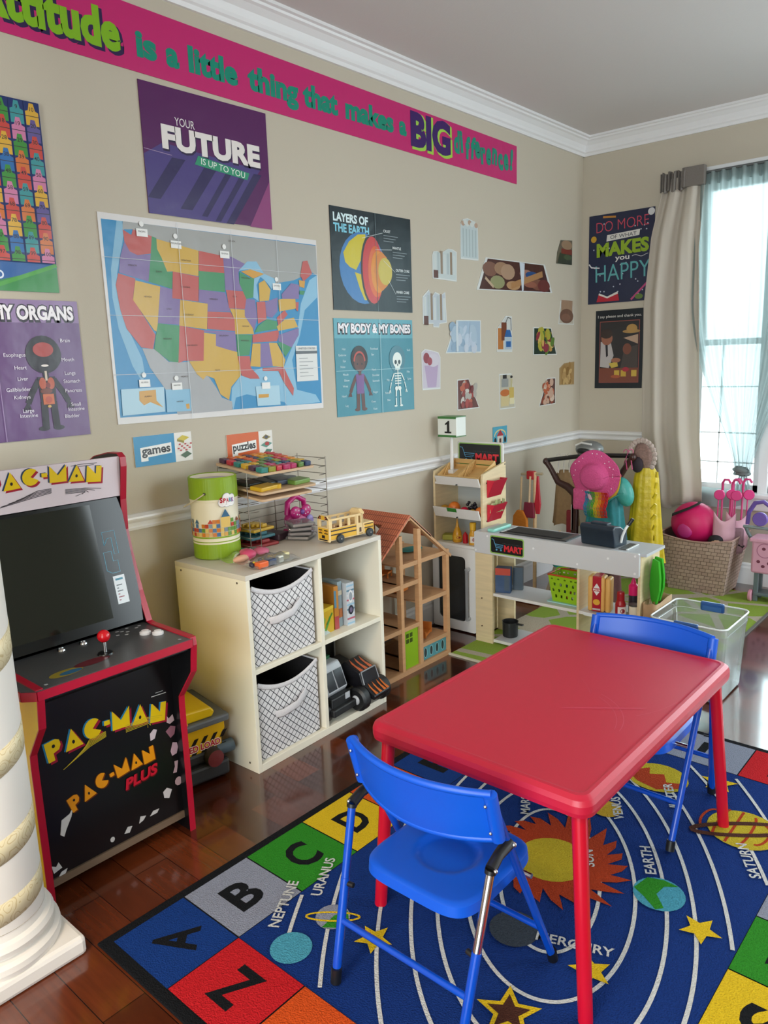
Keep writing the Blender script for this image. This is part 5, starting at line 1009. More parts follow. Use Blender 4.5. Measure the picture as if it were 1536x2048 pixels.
# wooden school bus
bz = math.radians(-6.5); t = thing('wooden_school_bus', 'natural wood toy school bus with yellow sides on the shelf edge', 'toy bus', (.372, -2.706, ZT), bz)
PINE = wood('#e2c58e', .5); YB = mat('#dba92e', .45, name='yellow_print'); DB = mat('#2c1a14', .5, name='brown_stripe')
w_, L_ = .036, .113
b = MB(); b.box((-w_, -L_, .014), (w_, L_, .024), PINE, .002); b.build('floor_board', t)
for s in (-1, 1):
    b = MB(); x = s * w_; x2 = s * (w_ - .006)
    b.box((x, -L_, .014), (x2, .052, .062), PINE); b.box((x, -L_, .092), (x2, .052, .100), PINE)
    for y in (-L_, -.064, -.022, .016, .044): b.box((x, y, .06), (x2, y + .010, .094), PINE)
    if s > 0:
        A = Art(b, lambda u, v, d: (w_ + d, u, v), .0004); A.mf = lambda c: mat(c, .5, name='bus_print')
        A.rect(-L_ + .002, .018, .018, .060, '#dba92e'); A.up(); A.rect(-L_ + .002, .050, .018, .055, '#2c1a14'); A.rect(-L_ + .002, .034, .018, .039, '#2c1a14'); A.rect(.020, .016, .030, .100, '#e2c58e'); A.rect(.034, .026, .044, .044, '#4a2a1a')
    b.build('side_wall', t, weld=False)
b = MB(); b.box((-w_, -L_ - .006, .010), (w_, -L_, .066), PINE); b.box((-w_, -L_ - .006, .064), (-w_ + .014, -L_, .096), PINE); b.box((w_ - .012, -L_ - .006, .064), (w_, -L_, .096), PINE); b.prism([(-w_, .094), (w_, .094), (w_, .100), (.020, .112), (-.020, .112), (-w_, .100)], 'y', -L_ - .006, -L_, PINE)
A = Art(b, lambda u, v, d: (u, -L_ - .006 - d, v), .0004); A.mf = lambda c: mat(c, .5, name='bus_print')
A.rect(-.032, .018, .032, .062, '#dba92e'); A.rect(-.010, .095, .010, .111, '#dba92e'); A.poly([(-.034, .097), (-.012, .097), (-.012, .110), (-.022, .110)], '#3a1a14'); A.poly([(.034, .097), (.012, .097), (.012, .110), (.022, .110)], '#3a1a14'); A.up()
for x in (-.028, .006): A.rect(x, .052, x + .022, .056, '#2c1a14'); A.rect(x, .040, x + .022, .044, '#2c1a14'); A.ell(x + .011, .048, .003, .003, '#c9602c', 10); A.ell(x + .011 + (.0 if x > 0 else 0), .103, .0035, .0035, '#c9602c', 10)
A.rect(-.009, .022, .009, .034, '#1c1412'); A.rect(-.026, .013, .026, .018, '#1c1412'); b.build('rear_wall', t, weld=False)
b = MB(); b.box((-w_, .048, .062), (w_, .056, .095), PINE); b.prism([(-w_, .095), (w_, .095), (w_, .103), (.020, .116), (-.020, .116), (-w_, .103)], 'y', .044, .062, PINE, .001); b.build('front_wall', t)
b = MB(); b.box((-w_, .054, .014), (w_, L_, .060), PINE, .005)
A = Art(b, lambda u, v, d: (w_ + d, u, v), .0004); A.mf = lambda c: mat(c, .5, name='bus_print'); A.rect(.062, .018, L_ - .004, .056, '#dba92e'); A.up(); A.rect(.060, .050, L_ - .006, .054, '#2c1a14'); A.rect(.060, .036, L_ - .006, .040, '#2c1a14'); b.build('hood', t, weld=False)
for y in (-.068, .084):
    for s in (-1, 1): b = MB(); b.lathe([(.0, -.007), (.015, -.007), (.0175, -.004), (.0175, .004), (.015, .007), (.007, .008), (.0, .008)], (s * (w_ + .004), y, .0175), plas('#1f2528', .5), 20, axis='x'); b.ell((s * (w_ + .012), y, .0175), .003, plas('#9a9c9c', .4), 8, 6); b.build('wheel', t)
for y in (-.08, -.04, .0): b = MB(); b.cyl((.012, y, .024), (.012, y, .055), .008, wood('#b98a64'), n=12); b.ell((.012, y, .064), .009, wood('#c9a078'), 12, 8); b.cyl((-.014, y + .01, .024), (-.014, y + .01, .055), .008, wood('#8a4a34'), n=12); b.build('peg_seat', t)

# two clear zip bags with loose toys
t = thing('zip_bag', 'clear zip bag with green closure holding pink and peach dough pieces', 'bag', (.275, -3.135, ZT + .001))
b = MB()
def film(u, v): x = -.075 + .15 * v; y = -.095 + .19 * u; return (x, y, .003 + .026 * math.sin(PI * u) * math.sin(PI * v) + .004 * math.sin(17 * u + 9 * v))
b.grid(film, 20, 14, BAGFILM); b.build('film', t)
b = MB(); b.tube([(-.078, -.095, .005), (-.082, -.03, .016), (-.080, .04, .014), (-.076, .10, .006)], [(.0015, .007)] * 4, plas('#1f8a62', .3), 8, flatn=(0, 0, 1)); b.build('zip_strip', t)
for i, (x, y, z, rx_, ry_, rz_, c) in enumerate(((.045, -.062, .012, .012, .035, .010, '#d9a184'), (.03, -.02, .016, .026, .030, .014, '#c9486c'), (.0, -.005, .014, .024, .03, .012, '#d05a7c'), (.02, .045, .013, .03, .028, .011, '#c2607c'), (-.03, .03, .010, .02, .03, .009, '#cf7a94'))):
    b = MB(); b.ell((x, y, z * 1.25), (rx_ * 1.15, ry_ * 1.1, rz_ * 1.3), plas(c, .5), 12, 8, Matrix.Rotation(.5 * i, 3, 'Z')); b.build('dough_piece', t)
t = thing('zip_bag', 'clear bag with orange, navy and yellow toy pieces at the shelf front', 'bag', (.408, -3.135, ZT + .001))
b = MB(); b.grid(lambda u, v: (-.045 + .09 * v, -.10 + .20 * u, .004 + .030 * math.sin(PI * u) ** .7 * math.sin(PI * v) ** .7 + .003 * math.sin(23 * u + 7 * v)), 20, 12, BAGFILM); b.build('film', t)
for i, (x, y, z, s_, c) in enumerate(((.028, -.068, .012, (.014, .022, .011), '#d9602a'), (.005, -.082, .011, (.02, .014, .010), '#2f2c3f'), (.02, -.022, .012, (.016, .018, .011), '#24365c'), (-.01, -.03, .012, (.014, .02, .011), '#1f2c48'), (.022, .02, .013, (.012, .011, .012), '#d9dccf'), (-.008, .012, .016, (.016, .014, .012), '#d9ae24'), (.0, .055, .014, (.016, .02, .012), '#d9cf9a'))):
    b = MB()
    if i % 2 == 0: b.box((x - s_[0], y - s_[1], z - s_[2]), (x + s_[0], y + s_[1], z + s_[2]), plas(c, .3), .004)
    else:
        for k in range(5): b.ell((x + .011 * math.cos(k * 1.256), y + .011 * math.sin(k * 1.256), z), (.008, .008, .009), plas(c, .3), 10, 6)
        b.ell((x, y, z + .003), (.006, .006, .009), plas('#c9b02c' if c != '#d9ae24' else '#b8902c', .3), 8, 6)
    b.build('toy_piece', t)

# ================================================================ dollhouse
DW = wood('#c39468', .55); DW2 = woodh('#bb8f66', .55)
t = thing('dollhouse', 'open wooden dollhouse with terracotta tiled roof right of the cube shelf', 'dollhouse', (.19, -2.28, 0))
x0, x1 = .045, .345; yl, yr, yc = -2.570, -1.992, -2.281
def post(y, h0, h1, x, wd=.011, dp=.012): b = at(t); b.box((x - dp, y - wd, h0), (x + dp, y + wd, h1), DW); b.build('post', t)
for x in (x0 + .012, x1 - .012):
    post(yl + .011, 0, .527, x); post(yr - .011, 0, .527, x); post(-2.345, .0, .655, x, .010); post(-2.215, 0, .668, x, .012)
def floor_(y0, y1, z, bd=.016): b = at(t); b.box((x0 + .003, y0 + .002, z - .006), (x1 - .02, y1 - .002, z), DW2); b.box((x1 - .022, y0 + .002, z - bd), (x1 - .0015, y1 - .002, z + .004), DW2); b.box((x0 + .002, y0 + .002, z - bd), (x0 + .011, y1 - .002, z + .012), DW2); b.build('floor_board', t)
for z in (.020, .225, .430): floor_(yl, -2.335, z)
for z in (.020, .225, .430): floor_(-2.355, -2.205, z)
for z in (.020, .112, .322): floor_(-2.228, yr, z)
floor_(-2.36, yr, .520)
b = at(t); b.box((x1 - .02, yl - .001, 0), (x1 + .001, yr + .001, .023), DW2); b.box((x0, yl, 0), (x1, yl + .014, .02), DW2); b.box((x0, yr - .014, 0), (x1, yr, .02), DW2); b.build('base_rail', t)
def make_tiles():
    m, nt, bs = newmat('terracotta_tile_print'); L = nt.links.new; tc = nd(nt, 'ShaderNodeTexCoord'); sp = nd(nt, 'ShaderNodeSeparateXYZ'); L(tc.outputs['Object'], sp.inputs[0])
    cb = nd(nt, 'ShaderNodeCombineXYZ'); L(sp.outputs['X'], cb.inputs['X']); L(math_n(nt, 'MULTIPLY', sp.outputs['Y'], 1.22), cb.inputs['Y'])
    br = nd(nt, 'ShaderNodeTexBrick', offset=.0); br.inputs['Scale'].default_value = 1; br.inputs['Brick Width'].default_value = .012; br.inputs['Row Height'].default_value = .030; br.inputs['Mortar Size'].default_value = .0016
    br.inputs['Color1'].default_value = lin('#c9714e'); br.inputs['Color2'].default_value = lin('#bd6747'); br.inputs['Mortar'].default_value = lin('#7a3a28'); L(cb.outputs[0], br.inputs['Vector']); L(br.outputs['Color'], bs.inputs['Base Color']); bs.inputs['Roughness'].default_value = .6
    return m
TILE = make_tiles(); rz_, ez = .735, .500
def slope(ya, za, yb, zb, th, xa, xb, m, b):     # a roof slab from (ya,za) up to (yb,zb)
    dy, dz = yb - ya, zb - za; q = math.hypot(dy, dz); ny, nz = -dz / q * th, dy / q * th
    if nz < 0: ny, nz = -ny, -nz
    b.prism([(ya, za), (yb, zb), (yb + ny, zb + nz), (ya + ny, za + nz)], 'x', xa, xb, m)
b = at(t); ya, za = yl - .022, .478
def rp(s_): return ya + (yc - ya) * s_, za + (rz_ - za) * s_
for sa, sb, xa, xb in ((0, .50, x0 - .02, x1 + .006), (.82, 1.0, x0 - .02, x1 + .006), (.50, .82, x0 - .02, .115), (.50, .82, .235, x1 + .006)): (p0, p1), (q0, q1) = rp(sa), rp(sb); slope(p0, p1, q0, q1, .008, xa, xb, TILE, b)
A = Art(b, lambda u, v, d: (.285 + u, rp(.27)[0] + v * .78 - d * .6, rp(.27)[1] + v * .62 + .009 + d), .0006)
for k in range(6): A.line([(0, 0), (.032 * math.cos(k * 1.05 + .3), .032 * math.sin(k * 1.05 + .3))], .010, '#2f7a5a')
b.build('roof_panel', t, weld=False)
b = at(t); slope(yr + .02, .478 + .012, -2.16, .640, .006, x0 - .02, x1 - .02, mat('#d9a48a', .6), b) if False else slope(-2.13, .612, yc, rz_ - .002, .008, x0 - .01, x1 + .002, mat('#c98a6c', .6), b); b.build('roof_panel', t)
b = at(t); slope(yl - .012, .486, yc, rz_ - .012, -.0 + .012, x1 - .022, x1 + .002, DW2, b); slope(yr + .012, .486, yc, rz_ - .012, .012, x1 - .022, x1 + .002, DW2, b); slope(yr + .012, .486, yc, rz_ - .012, .012, x0, x0 + .02, DW2, b); b.box((x0, yc - .008, rz_ - .02), (x1, yc + .008, rz_ - .004), DW2); b.build('gable_rafter', t)
def stairs(z0, z1):
    b = at(t); n = 7
    for k in range(n): z = z0 + (z1 - z0) * k / n; y = -2.50 + .115 * k / n; b.box((.10, y, z), (.16, y + .03, z + .012), DW)
    for x in (.095, .16): b.prism([(-2.505, z0), (-2.49, z0), (-2.36, z1), (-2.375, z1)], 'x', x, x + .005, DW)
    b.tube([(.175, -2.50, z0 + .06), (.175, -2.37, z1 + .02)], .003, mat('#a88a72', .6), 6); b.build('stairs', t)
stairs(.225, .43); stairs(.43, .60)
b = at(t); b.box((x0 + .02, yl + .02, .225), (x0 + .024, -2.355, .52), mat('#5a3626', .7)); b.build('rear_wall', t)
b = at(t); LG = plas('#84ab10', .45); b.box((x1 - .016, -2.330, .024), (x1 - .010, -2.230, .205), LG)
A = Art(b, lambda u, v, d: (x1 - .010 + d, u, v), .0005)
for i in range(2):
    for j in range(2): A.rect(-2.316 + .026 * i, .145 + .026 * j, -2.296 + .026 * i, .165 + .026 * j, '#3a4a14')
b.build('door', t, weld=False)
b = at(t); TQ = plas('#4f8f96', .5); b.box((x1 - .016, -2.198, .026), (x1 - .010, -2.012, .092), TQ)
A = Art(b, lambda u, v, d: (x1 - .010 + d, u, v), .0005)
for k in range(4): A.line([(-2.176 + .044 * k + .012 * math.cos(w2), .060 + .024 * math.sin(w2)) for w2 in [z * .42 for z in range(16)]], .003, '#8fc4c6'); A.ell(-2.176 + .044 * k, .060, .010, .022, '#2c3a3a')
b.build('railing_panel', t, weld=False)
ORG = mat('#c9742c', .45, name='orange_painted_wood')
def furn(name, label, parts, loc, rz=0):
    b = MB()
    for a_, c_ in parts: b.box(a_, c_, ORG, .001)
    tag(b.build(name, loc=loc, rz=rz), label, 'doll furniture', 'dollhouse furniture')
furn('doll_bed', 'orange doll bed headboard on the lowest right floor of the dollhouse', [((-.03, -.035, 0), (.06, .035, .014)), ((-.036, -.04, 0), (-.03, .04, .05)), ((.06, -.04, 0), (.066, .04, .032))], (.255, -2.10, .1165), -1.2)
furn('doll_chair', 'orange doll chair on the middle floor of the dollhouse', [((-.02, -.025, .02), (.02, .025, .028)), ((-.024, -.027, 0), (-.018, .027, .07)), ((.014, -.025, 0), (.02, -.019, .02)), ((.014, .019, 0), (.02, .025, .02))], (.20, -2.285, .4345), .3)
furn('doll_bed', 'flat orange doll bed lying on the middle right floor of the dollhouse', [((-.03, -.04, 0), (.03, .04, .018))], (.16, -2.15, .3265), .2)
tag(MB().ell((0, 0, .004), (.045, .07, .004), plas('#2f7a74', .8), 18, 6).build('doll_rug', loc=(.20, -2.10, .5245)), 'teal doll rug on the attic floor under the yellow figure', 'doll rug')
t = thing('toy_figure', 'small yellow toy figure standing on the dollhouse attic floor', 'figure', (.255, -2.125, .534))
b = MB(); b.cyl((0, 0, 0), (0, 0, .050), .013, plas('#c9ae2c', .35), .011, 14); b.build('body', t); b = MB(); b.ell((0, 0, .064), .015, plas('#c98a1c', .35), 14, 10); b.ell((.012, .006, .066), .006, plas('#d9c9a0'), 8, 6); b.build('head', t)
# ================================================================ play store: tower with toy fridge, checkout counter
OAK = wood('#d8c49c', .5); WHP = mat('#dcdad6', .4, name='white_play_panel'); GRY = mat('#c9cacb', .35, name='light_grey_counter')
t = thing('play_store', 'toy market stand with shelf tower, fridge door and checkout counter on the lime rug', 'toy shop stand', (.60, -1.64, .0))
b = at(t); pl = [(-1.695, .006), (-1.695, .815), (-1.690, .842), (-1.480, .885), (-1.476, .006)]
b.prism(pl, 'x', .030, .043, OAK, .001); b.build('side_panel', t)
b = at(t); b.prism(pl, 'x', .328, .341, OAK, .001)
for y, z in ((-1.66, .795), (-1.49, .872), (-1.66, .60)): b.cyl((.3405, y, z), (.3425, y, z), .004, plas('#3a3630'), n=10)
b.build('side_panel', t)
b = at(t); b.box((.043, -1.490, .455), (.328, -1.482, .86), mat('#b9bcb8', .6)); b.build('back_panel', t)
for z0, z1 in ((.776, .822), (.606, .660)):
    b = at(t); b.prism([(-1.700, z0), (-1.690, z0), (-1.712, z1), (-1.722, z1)], 'x', .060 if z0 > .7 else .045, .328, WHP, .001); b.box((.043, -1.695, z0), (.328, -1.49, z0 + .010), WHP); b.cyl((.19, -1.712, z0 + .006), (.19, -1.700, z0 + .006), .0035, plas('#2a2a2a'), n=8)
    if z0 < .7: A = Art(b, lambda u, v, d: (u, -1.722 - d + (z1 - v) * .4, v), .0012); A.rect(.135, .640, .195, .661, '#2f7a2c')
    b.build('shelf_tray', t, weld=False)
b = at(t); b.box((.030, -1.700, .455), (.345, -1.480, .468), WHP); b.build('tower_shelf', t)
b = at(t); b.prism(rrect(.050, .850, .336, .982, .012), 'y', -1.500, -1.488, WHP, .002)
def mart(a, u0, v0, w, h):
    a.poly([(u0 + x, v0 + y) for x, y in rrect(0, 0, w, h, .012)], '#8fb85a'); a.up(); a.poly([(u0 + x, v0 + y) for x, y in rrect(.006, .006, w - .006, h - .006, .008)], '#15191c'); a.up()
    C_ = '#5aa0c8'; k = h / .085; X = lambda x: u0 + .010 + x * w / .20; Y = lambda y: v0 + y * k
    a.line([(X(.0), Y(.068)), (X(.012), Y(.066)), (X(.026), Y(.030)), (X(.058), Y(.030))], .0035, C_); a.line([(X(.019), Y(.046)), (X(.070), Y(.044)), (X(.060), Y(.030))], .0032, C_); a.line([(X(.022), Y(.038)), (X(.064), Y(.037))], .002, C_)
    a.ell(X(.030), Y(.020), .005 * k, .005 * k, C_, 12); a.ell(X(.056), Y(.020), .005 * k, .005 * k, C_, 12)
    a.text('MART', X(.074), Y(.018), .026 * k, '#d2303a', w=w * .54, bold=.05)
    for i in range(14): a.ell(X(.068 + .0078 * i), Y(.053), .0011, .0011, '#6f8a94', 6)
A = Art(b, lambda u, v, d: (u, -1.500 - d, v), .0005, mf=lambda c: mat(c, .35, name='sign_print')); mart(A, .058, .858, .268, .116); b.build('shop_sign', t, weld=False)
# pole with lane number box
b = at(t); b.cyl((.085, -1.600, .84), (.085, -1.600, 1.03), .010, WHP, .008, 16); b.box((.060, -1.625, .822), (.110, -1.575, .842), WHP); b.build('lane_pole', t)
b = at(t); b.box((.030, -1.645, 1.020), (.150, -1.560, 1.118), mat('#dfe3dc', .35, name='lamp_box'), .003)
A = Art(b, lambda u, v, d: (u, -1.645 - d, v), .0005, mf=lambda c: mat(c, .4, name='sign_print')); A.rect(.032, 1.110, .148, 1.119, '#3f7a3c'); A.rect(.032, 1.019, .148, 1.027, '#3f7a3c')
A.poly([(.078, 1.085), (.098, 1.100), (.106, 1.100), (.106, 1.045), (.118, 1.045), (.118, 1.036), (.075, 1.036), (.075, 1.045), (.090, 1.045), (.090, 1.082), (.078, 1.077)], '#121212')
b.box((.032, -1.647, 1.118), (.150, -1.558, 1.122), plas('#3f7a3c')); b.box((.032, -1.647, 1.016), (.150, -1.558, 1.020), plas('#3f7a3c')); b.build('lane_sign', t, weld=False)
# counter
b = at(t); b.prism(rrect(.346, .467, 1.190, .574, .008), 'y', -1.782, -1.766, GRY, .001)
for x, z in ((.356, .48), (.425, .558), (.68, .530), (.905, .488), (1.05, .535), (1.172, .485), (1.172, .562)): b.cyl((x, -1.784, z), (x, -1.780, z), .005, plas('#e9e9e9', .3), n=10)
A = Art(b, lambda u, v, d: (u, -1.782 - d, v), .0005, mf=lambda c: mat(c, .35, name='sign_print')); mart(A, .440, .476, .190, .090); b.build('front_board', t, weld=False)
b = at(t); b.box((.346, -1.766, .560), (1.215, -1.565, .573), mat('#b9bdc2', .3, name='grey_counter_top')); b.build('counter_top', t)
for nm, a_, c_ in (('front_post', (.350, -1.780, .006), (.450, -1.764, .466)), ('back_post', (.350, -1.578, .006), (.452, -1.566, .56)), ('divider', (.898, -1.770, .006), (.910, -1.566, .56)), ('end_panel', (1.180, -1.766, .006), (1.193, -1.566, .56))):
    b = at(t); b.box(a_, c_, OAK, .001)
    if nm == 'front_post':
        for z in (.09, .235): b.cyl((.388, -1.783, z), (.388, -1.779, z), .004, plas('#5a4630'), n=8)
    b.build(nm, t)
for z in (.028, .267): b = at(t); b.box((.450, -1.766, z - .012), (.898, -1.57, z), mat('#c4c7cc', .35)); b.box((.450, -1.772, z - .013), (.898, -1.766, z + .001), WHP); b.build('counter_shelf', t)
b = at(t); b.box((.910, -1.766, .255), (1.180, -1.57, .267), mat('#c4c7cc', .35)); b.box((.910, -1.772, .254), (1.180, -1.766, .268), WHP); b.box((.935, -1.775, .252), (1.015, -1.771, .268), plas('#dfe3e2')); b.build('counter_shelf', t)
b = at(t); b.box((.470, -1.745, .573), (.830, -1.590, .577), plas('#26282b', .4), .001); b.box((.495, -1.715, .577), (.79, -1.615, .580), plas('#141618', .6)); b.box((.80, -1.74, .577), (.822, -1.595, .579), plas('#4a4a48')); b.box((.476, -1.74, .577), (.484, -1.595, .5785), plas('#d9dcdc')); b.build('conveyor_belt', t)
b = at(t); b.box((.408, -1.76, .573), (.450, -1.60, .590), plas('#8fd2c2', .35), .006); b.build('mint_scanner', t)
# fridge
b = at(t); FW = mat('#e2e0dd', .35, name='white_fridge_door'); o_ = rrect(.032, .008, .306, .455, .012); i_ = rrect(.070, .060, .243, .408, .022)
b.add([(x, -1.715, z) for x, z in o_] + [(x, -1.715, z) for x, z in i_], [(k, (k + 1) % 24, 24 + (k + 1) % 24, 24 + k) for k in range(24)], FW)
b.add([(x, -1.700, z) for x, z in o_] + [(x, -1.700, z) for x, z in i_], [(k, (k + 1) % 24, 24 + (k + 1) % 24, 24 + k) for k in range(24)], FW)
for P in (o_, i_): b.add([(x, -1.715, z) for x, z in P] + [(x, -1.700, z) for x, z in P], [(k, (k + 1) % 24, 24 + (k + 1) % 24, 24 + k) for k in range(24)], FW)
dr = b.build('fridge_door', t)
b = at(t); b.prism(i_, 'y', -1.709, -1.705, SMOKE); b.build('window_film', dr)
b = at(t); b.cyl((.266, -1.738, .085), (.266, -1.738, .350), .008, plas('#8f9092', .3), n=14)
for z in (.085, .350): b.cyl((.266, -1.740, z), (.266, -1.712, z), .010, plas('#a9aaab', .3), n=12)
b.build('handle', dr)
b = at(t); b.box((.043, -1.69, .235), (.325, -1.49, .243), WHP); b.box((.043, -1.69, .008), (.325, -1.49, .018), WHP); b.box((.043, -1.495, .0), (.325, -1.485, .455), mat('#9a9a98', .6)); b.build('fridge_interior', t)
# red magazine pockets on the tower side
for z in (.765, .640):
    b = at(t); RP = plas('#b01a34', .35); b.prism([(.342, z - .045), (.345, z - .045), (.385, z + .045), (.382, z + .045)], 'y', -1.655, -1.535, RP); b.prism([(.342, z - .045), (.385, z + .045), (.342, z + .045)], 'y', -1.657, -1.653, plas('#c9203c', .35)); b.prism([(.342, z - .045), (.385, z + .045), (.342, z + .045)], 'y', -1.537, -1.533, RP); b.build('red_pocket', t)
# goods of the tower
t2 = None
def crate(label, x, z):
    t = thing('toy_crate', label, 'crate', (x, -1.61, z), 0, 'wooden toy crates on the store tower'); CR_ = wood('#d0a86a', .5); T_ = Matrix.Rotation(math.radians(20), 4, 'X')
    for nm, parts in (('front_slats', [((-.062, -.085, .0), (.062, -.080, .012)), ((-.062, -.085, .018), (.062, -.080, .032))]), ('back_slats', [((-.062, .075, .0), (.062, .080, .015)), ((-.062, .075, .022), (.062, .080, .046))]), ('bottom', [((-.062, -.08, 0), (.062, .08, .004))])):
        b = MB(); b.M = T_
        for a_, c_ in parts: b.box(a_, c_, CR_, .0008)
        b.build(nm, t)
    for s in (-1, 1): b = MB(); b.M = T_; b.prism([(-.085, 0), (.080, 0), (.080, .046), (-.085, .034)], 'x', s * .062 - .002, s * .062 + .002, CR_, .0005); b.build('end_board', t)
    b = MB(); b.M = T_
    for k in range(4): b.prism([(-.06 + .02 * k, .005), (-.05 + .02 * k, .005), (.02 + .016 * k, .05), (.01 + .016 * k, .05)], 'x', -.055, -.049, CR_)
    b.build('slanted_slats', t)
crate('left slatted wooden crate under the MART sign on the tower', .128, .824); crate('right slatted wooden crate under the MART sign on the tower', .258, .824)
def ball(name, label, cat, c, r, col, squash=1.0, group='toy fruit in the white tray', leaf=None):
    b = MB(); b.ell((0, 0, 0), (r, r, r * squash), plas(col, .4), 18, 12)
    if leaf: b.ell((0, 0, r * squash), (r * .5, r * .3, r * .12), plas(leaf), 10, 6)
    return tag(b.build(name, loc=c), label, cat, group)
ball('toy_orange', 'large orange toy fruit left of the green tray clip', 'toy fruit', (.130, -1.645, .648), .032, '#d9752a')
ball('toy_lemon', 'yellow-brown toy fruit at the left end of the tray', 'toy fruit', (.075, -1.655, .641), .024, '#b98a2c', .8)
ball('toy_tomato', 'crimson toy fruit in front of the black grapes', 'toy fruit', (.215, -1.675, .641), .024, '#b81438')
ball('toy_lemon', 'bright yellow toy fruit right of the crimson fruit', 'toy fruit', (.262, -1.670, .637), .020, '#d9b02a', .9)
ball('toy_orange', 'orange toy fruit half hidden at the right end of the tray', 'toy fruit', (.302, -1.660, .644), .026, '#d9752a')
t = thing('toy_grapes', 'bunch of black toy grapes at the back of the fruit tray', 'toy fruit', (.215, -1.60, .618)); b = MB(); q = random.Random(9)
for k in range(26): b.ell((q.uniform(-.034, .034), q.uniform(-.02, .02), .030 + q.uniform(-.015, .03)), .0085, plas('#1c1a22', .3), 10, 7)
b.build('grapes', t)
def bottle(name, label, cat, loc, prof, cols, n=20, lab=None, group=None):
    t = thing(name, label, cat, loc, 0, group); b = MB(); b.lathe(prof, (0, 0, 0), cols[0], n); b.build('bottle_body', t)
    if lab:
        r_, z0, z1, c_, c2 = lab; b = MB(); A = Art(b, lambda u, v, d: ((r_ + .0008 + d) * math.cos(-.75 + u / r_), (r_ + .0008 + d) * math.sin(-.75 + u / r_), v), .0005)
        for k in range(6): A.rect(-r_ * .9 + k * r_ * .3, z0, -r_ * .9 + (k + 1) * r_ * .3, z1, c_)
        A.up(); A.ell(0, (z0 + z1) / 2, r_ * .45, (z1 - z0) * .28, c2, 14); b.build('label', t, weld=False)
    return t
SQ = plas('#c9901c', .3)
bottle('mustard_bottle', 'yellow squeeze mustard bottle with a pointed tip above the toy fridge', 'toy bottle', (.153, -1.655, .468), [(.020, 0), (.025, .004), (.026, .03), (.021, .055), (.012, .075), (.009, .08), (.006, .1), (.0015, .125)], [SQ], lab=(.026, .018, .040, '#d9a83c', '#8a3a24'))
bottle('ketchup_bottle', 'small red pointed sauce bottle between two yellow bottles', 'toy bottle', (.204, -1.655, .468), [(.013, 0), (.014, .003), (.014, .042), (.008, .052), (.002, .060)], [plas('#a80f1c', .3)])
bottle('relish_bottle', 'amber sauce bottle with a cylindrical yellow cap beside the counter', 'toy bottle', (.252, -1.655, .468), [(.021, 0), (.022, .004), (.022, .05), (.0155, .066), (.0145, .075), (.016, .077), (.017, .112), (.014, .115), (0, .115)], [[SQ] * 5 + [plas('#d9a82c', .35)] * 3], lab=(.022, .012, .045, '#e0d6cc', '#8a2430'))
b = MB(); b.box((-.035, -.03, 0), (.035, .03, .03), plas('#9a9a3c', .5), .006); tag(b.build('toy_box', loc=(.085, -1.63, .469), rz=.4), 'flat olive-green toy carton at the left of the tower bottom shelf', 'box')
t = bottle('soda_can', 'orange drink canister behind the tinted fridge door', 'toy can', (.205, -1.620, .019), [(.034, 0), (.036, .003), (.036, .165), (.032, .17), (0, .17)], [plas('#b5501c', .4)], lab=(.036, .08, .125, '#c9bdb0', '#8a8078'))
bottle('toy_jug', 'white toy jug behind the tinted door on the upper fridge shelf', 'toy jug', (.185, -1.62, .244), [(.022, 0), (.028, .006), (.030, .04), (.020, .065), (.012, .075), (.014, .08), (.014, .095), (0, .096)], [plas('#c9c9c6', .4)])
# money cards in the lower pocket
t = thing('play_money', 'green and tan play money sticking out of the lower red pocket', 'play money', (.362, -1.595, .660)); q = random.Random(4)
for k in range(6): b = MB(); b.M = Matrix.Translation((.001 * k, -.05 + .018 * k, 0)) @ Matrix.Rotation(q.uniform(-.5, .5), 4, 'X'); b.box((-.001, -.012, -.02), (.001, .012, q.uniform(.03, .045)), flat(q.choice(['#9aa06a', '#b9ad84', '#8a8a5a', '#c4b48a']))); b.build('note', t)
# cash register
t = thing('cash_register', 'dark blue toy cash register turned away on the checkout counter', 'cash register', (.985, -1.695, .574)); NV = plas('#1d2a36', .35)
b = MB(); b.M = Matrix.Rotation(-.10, 4, 'Z'); b.prism([(-.045, .000), (-.05, .03), (-.062, .085), (-.052, .098), (.0, .092), (.055, .06), (.06, 0)], 'x', -.085, .085, NV, .006); b.build('register_body', t)
b = MB(); b.M = Matrix.Rotation(-.10, 4, 'Z'); b.box((-.045, -.035, .092), (.040, .0, .104), plas('#24323e', .4), .003); b.build('display', t)
b = MB(); b.M = Matrix.Rotation(-.10, 4, 'Z'); b.tube([(.088, .0, .02), (.094, .0, .05), (.104, .01, .085), (.118, .02, .108)], .006, plas('#d9dcda', .3), 8); b.cyl((.112, .016, .098), (.128, .026, .128), .008, BLK, n=10); b.build('scanner_arm', t)
b = MB(); b.box((.095, -.05, 0), (.130, .07, .003), plas('#4a4a46', .4)); b.box((.130, -.05, 0), (.137, .07, .004), plas('#d9dcda', .4)); b.build('card_pad', t)
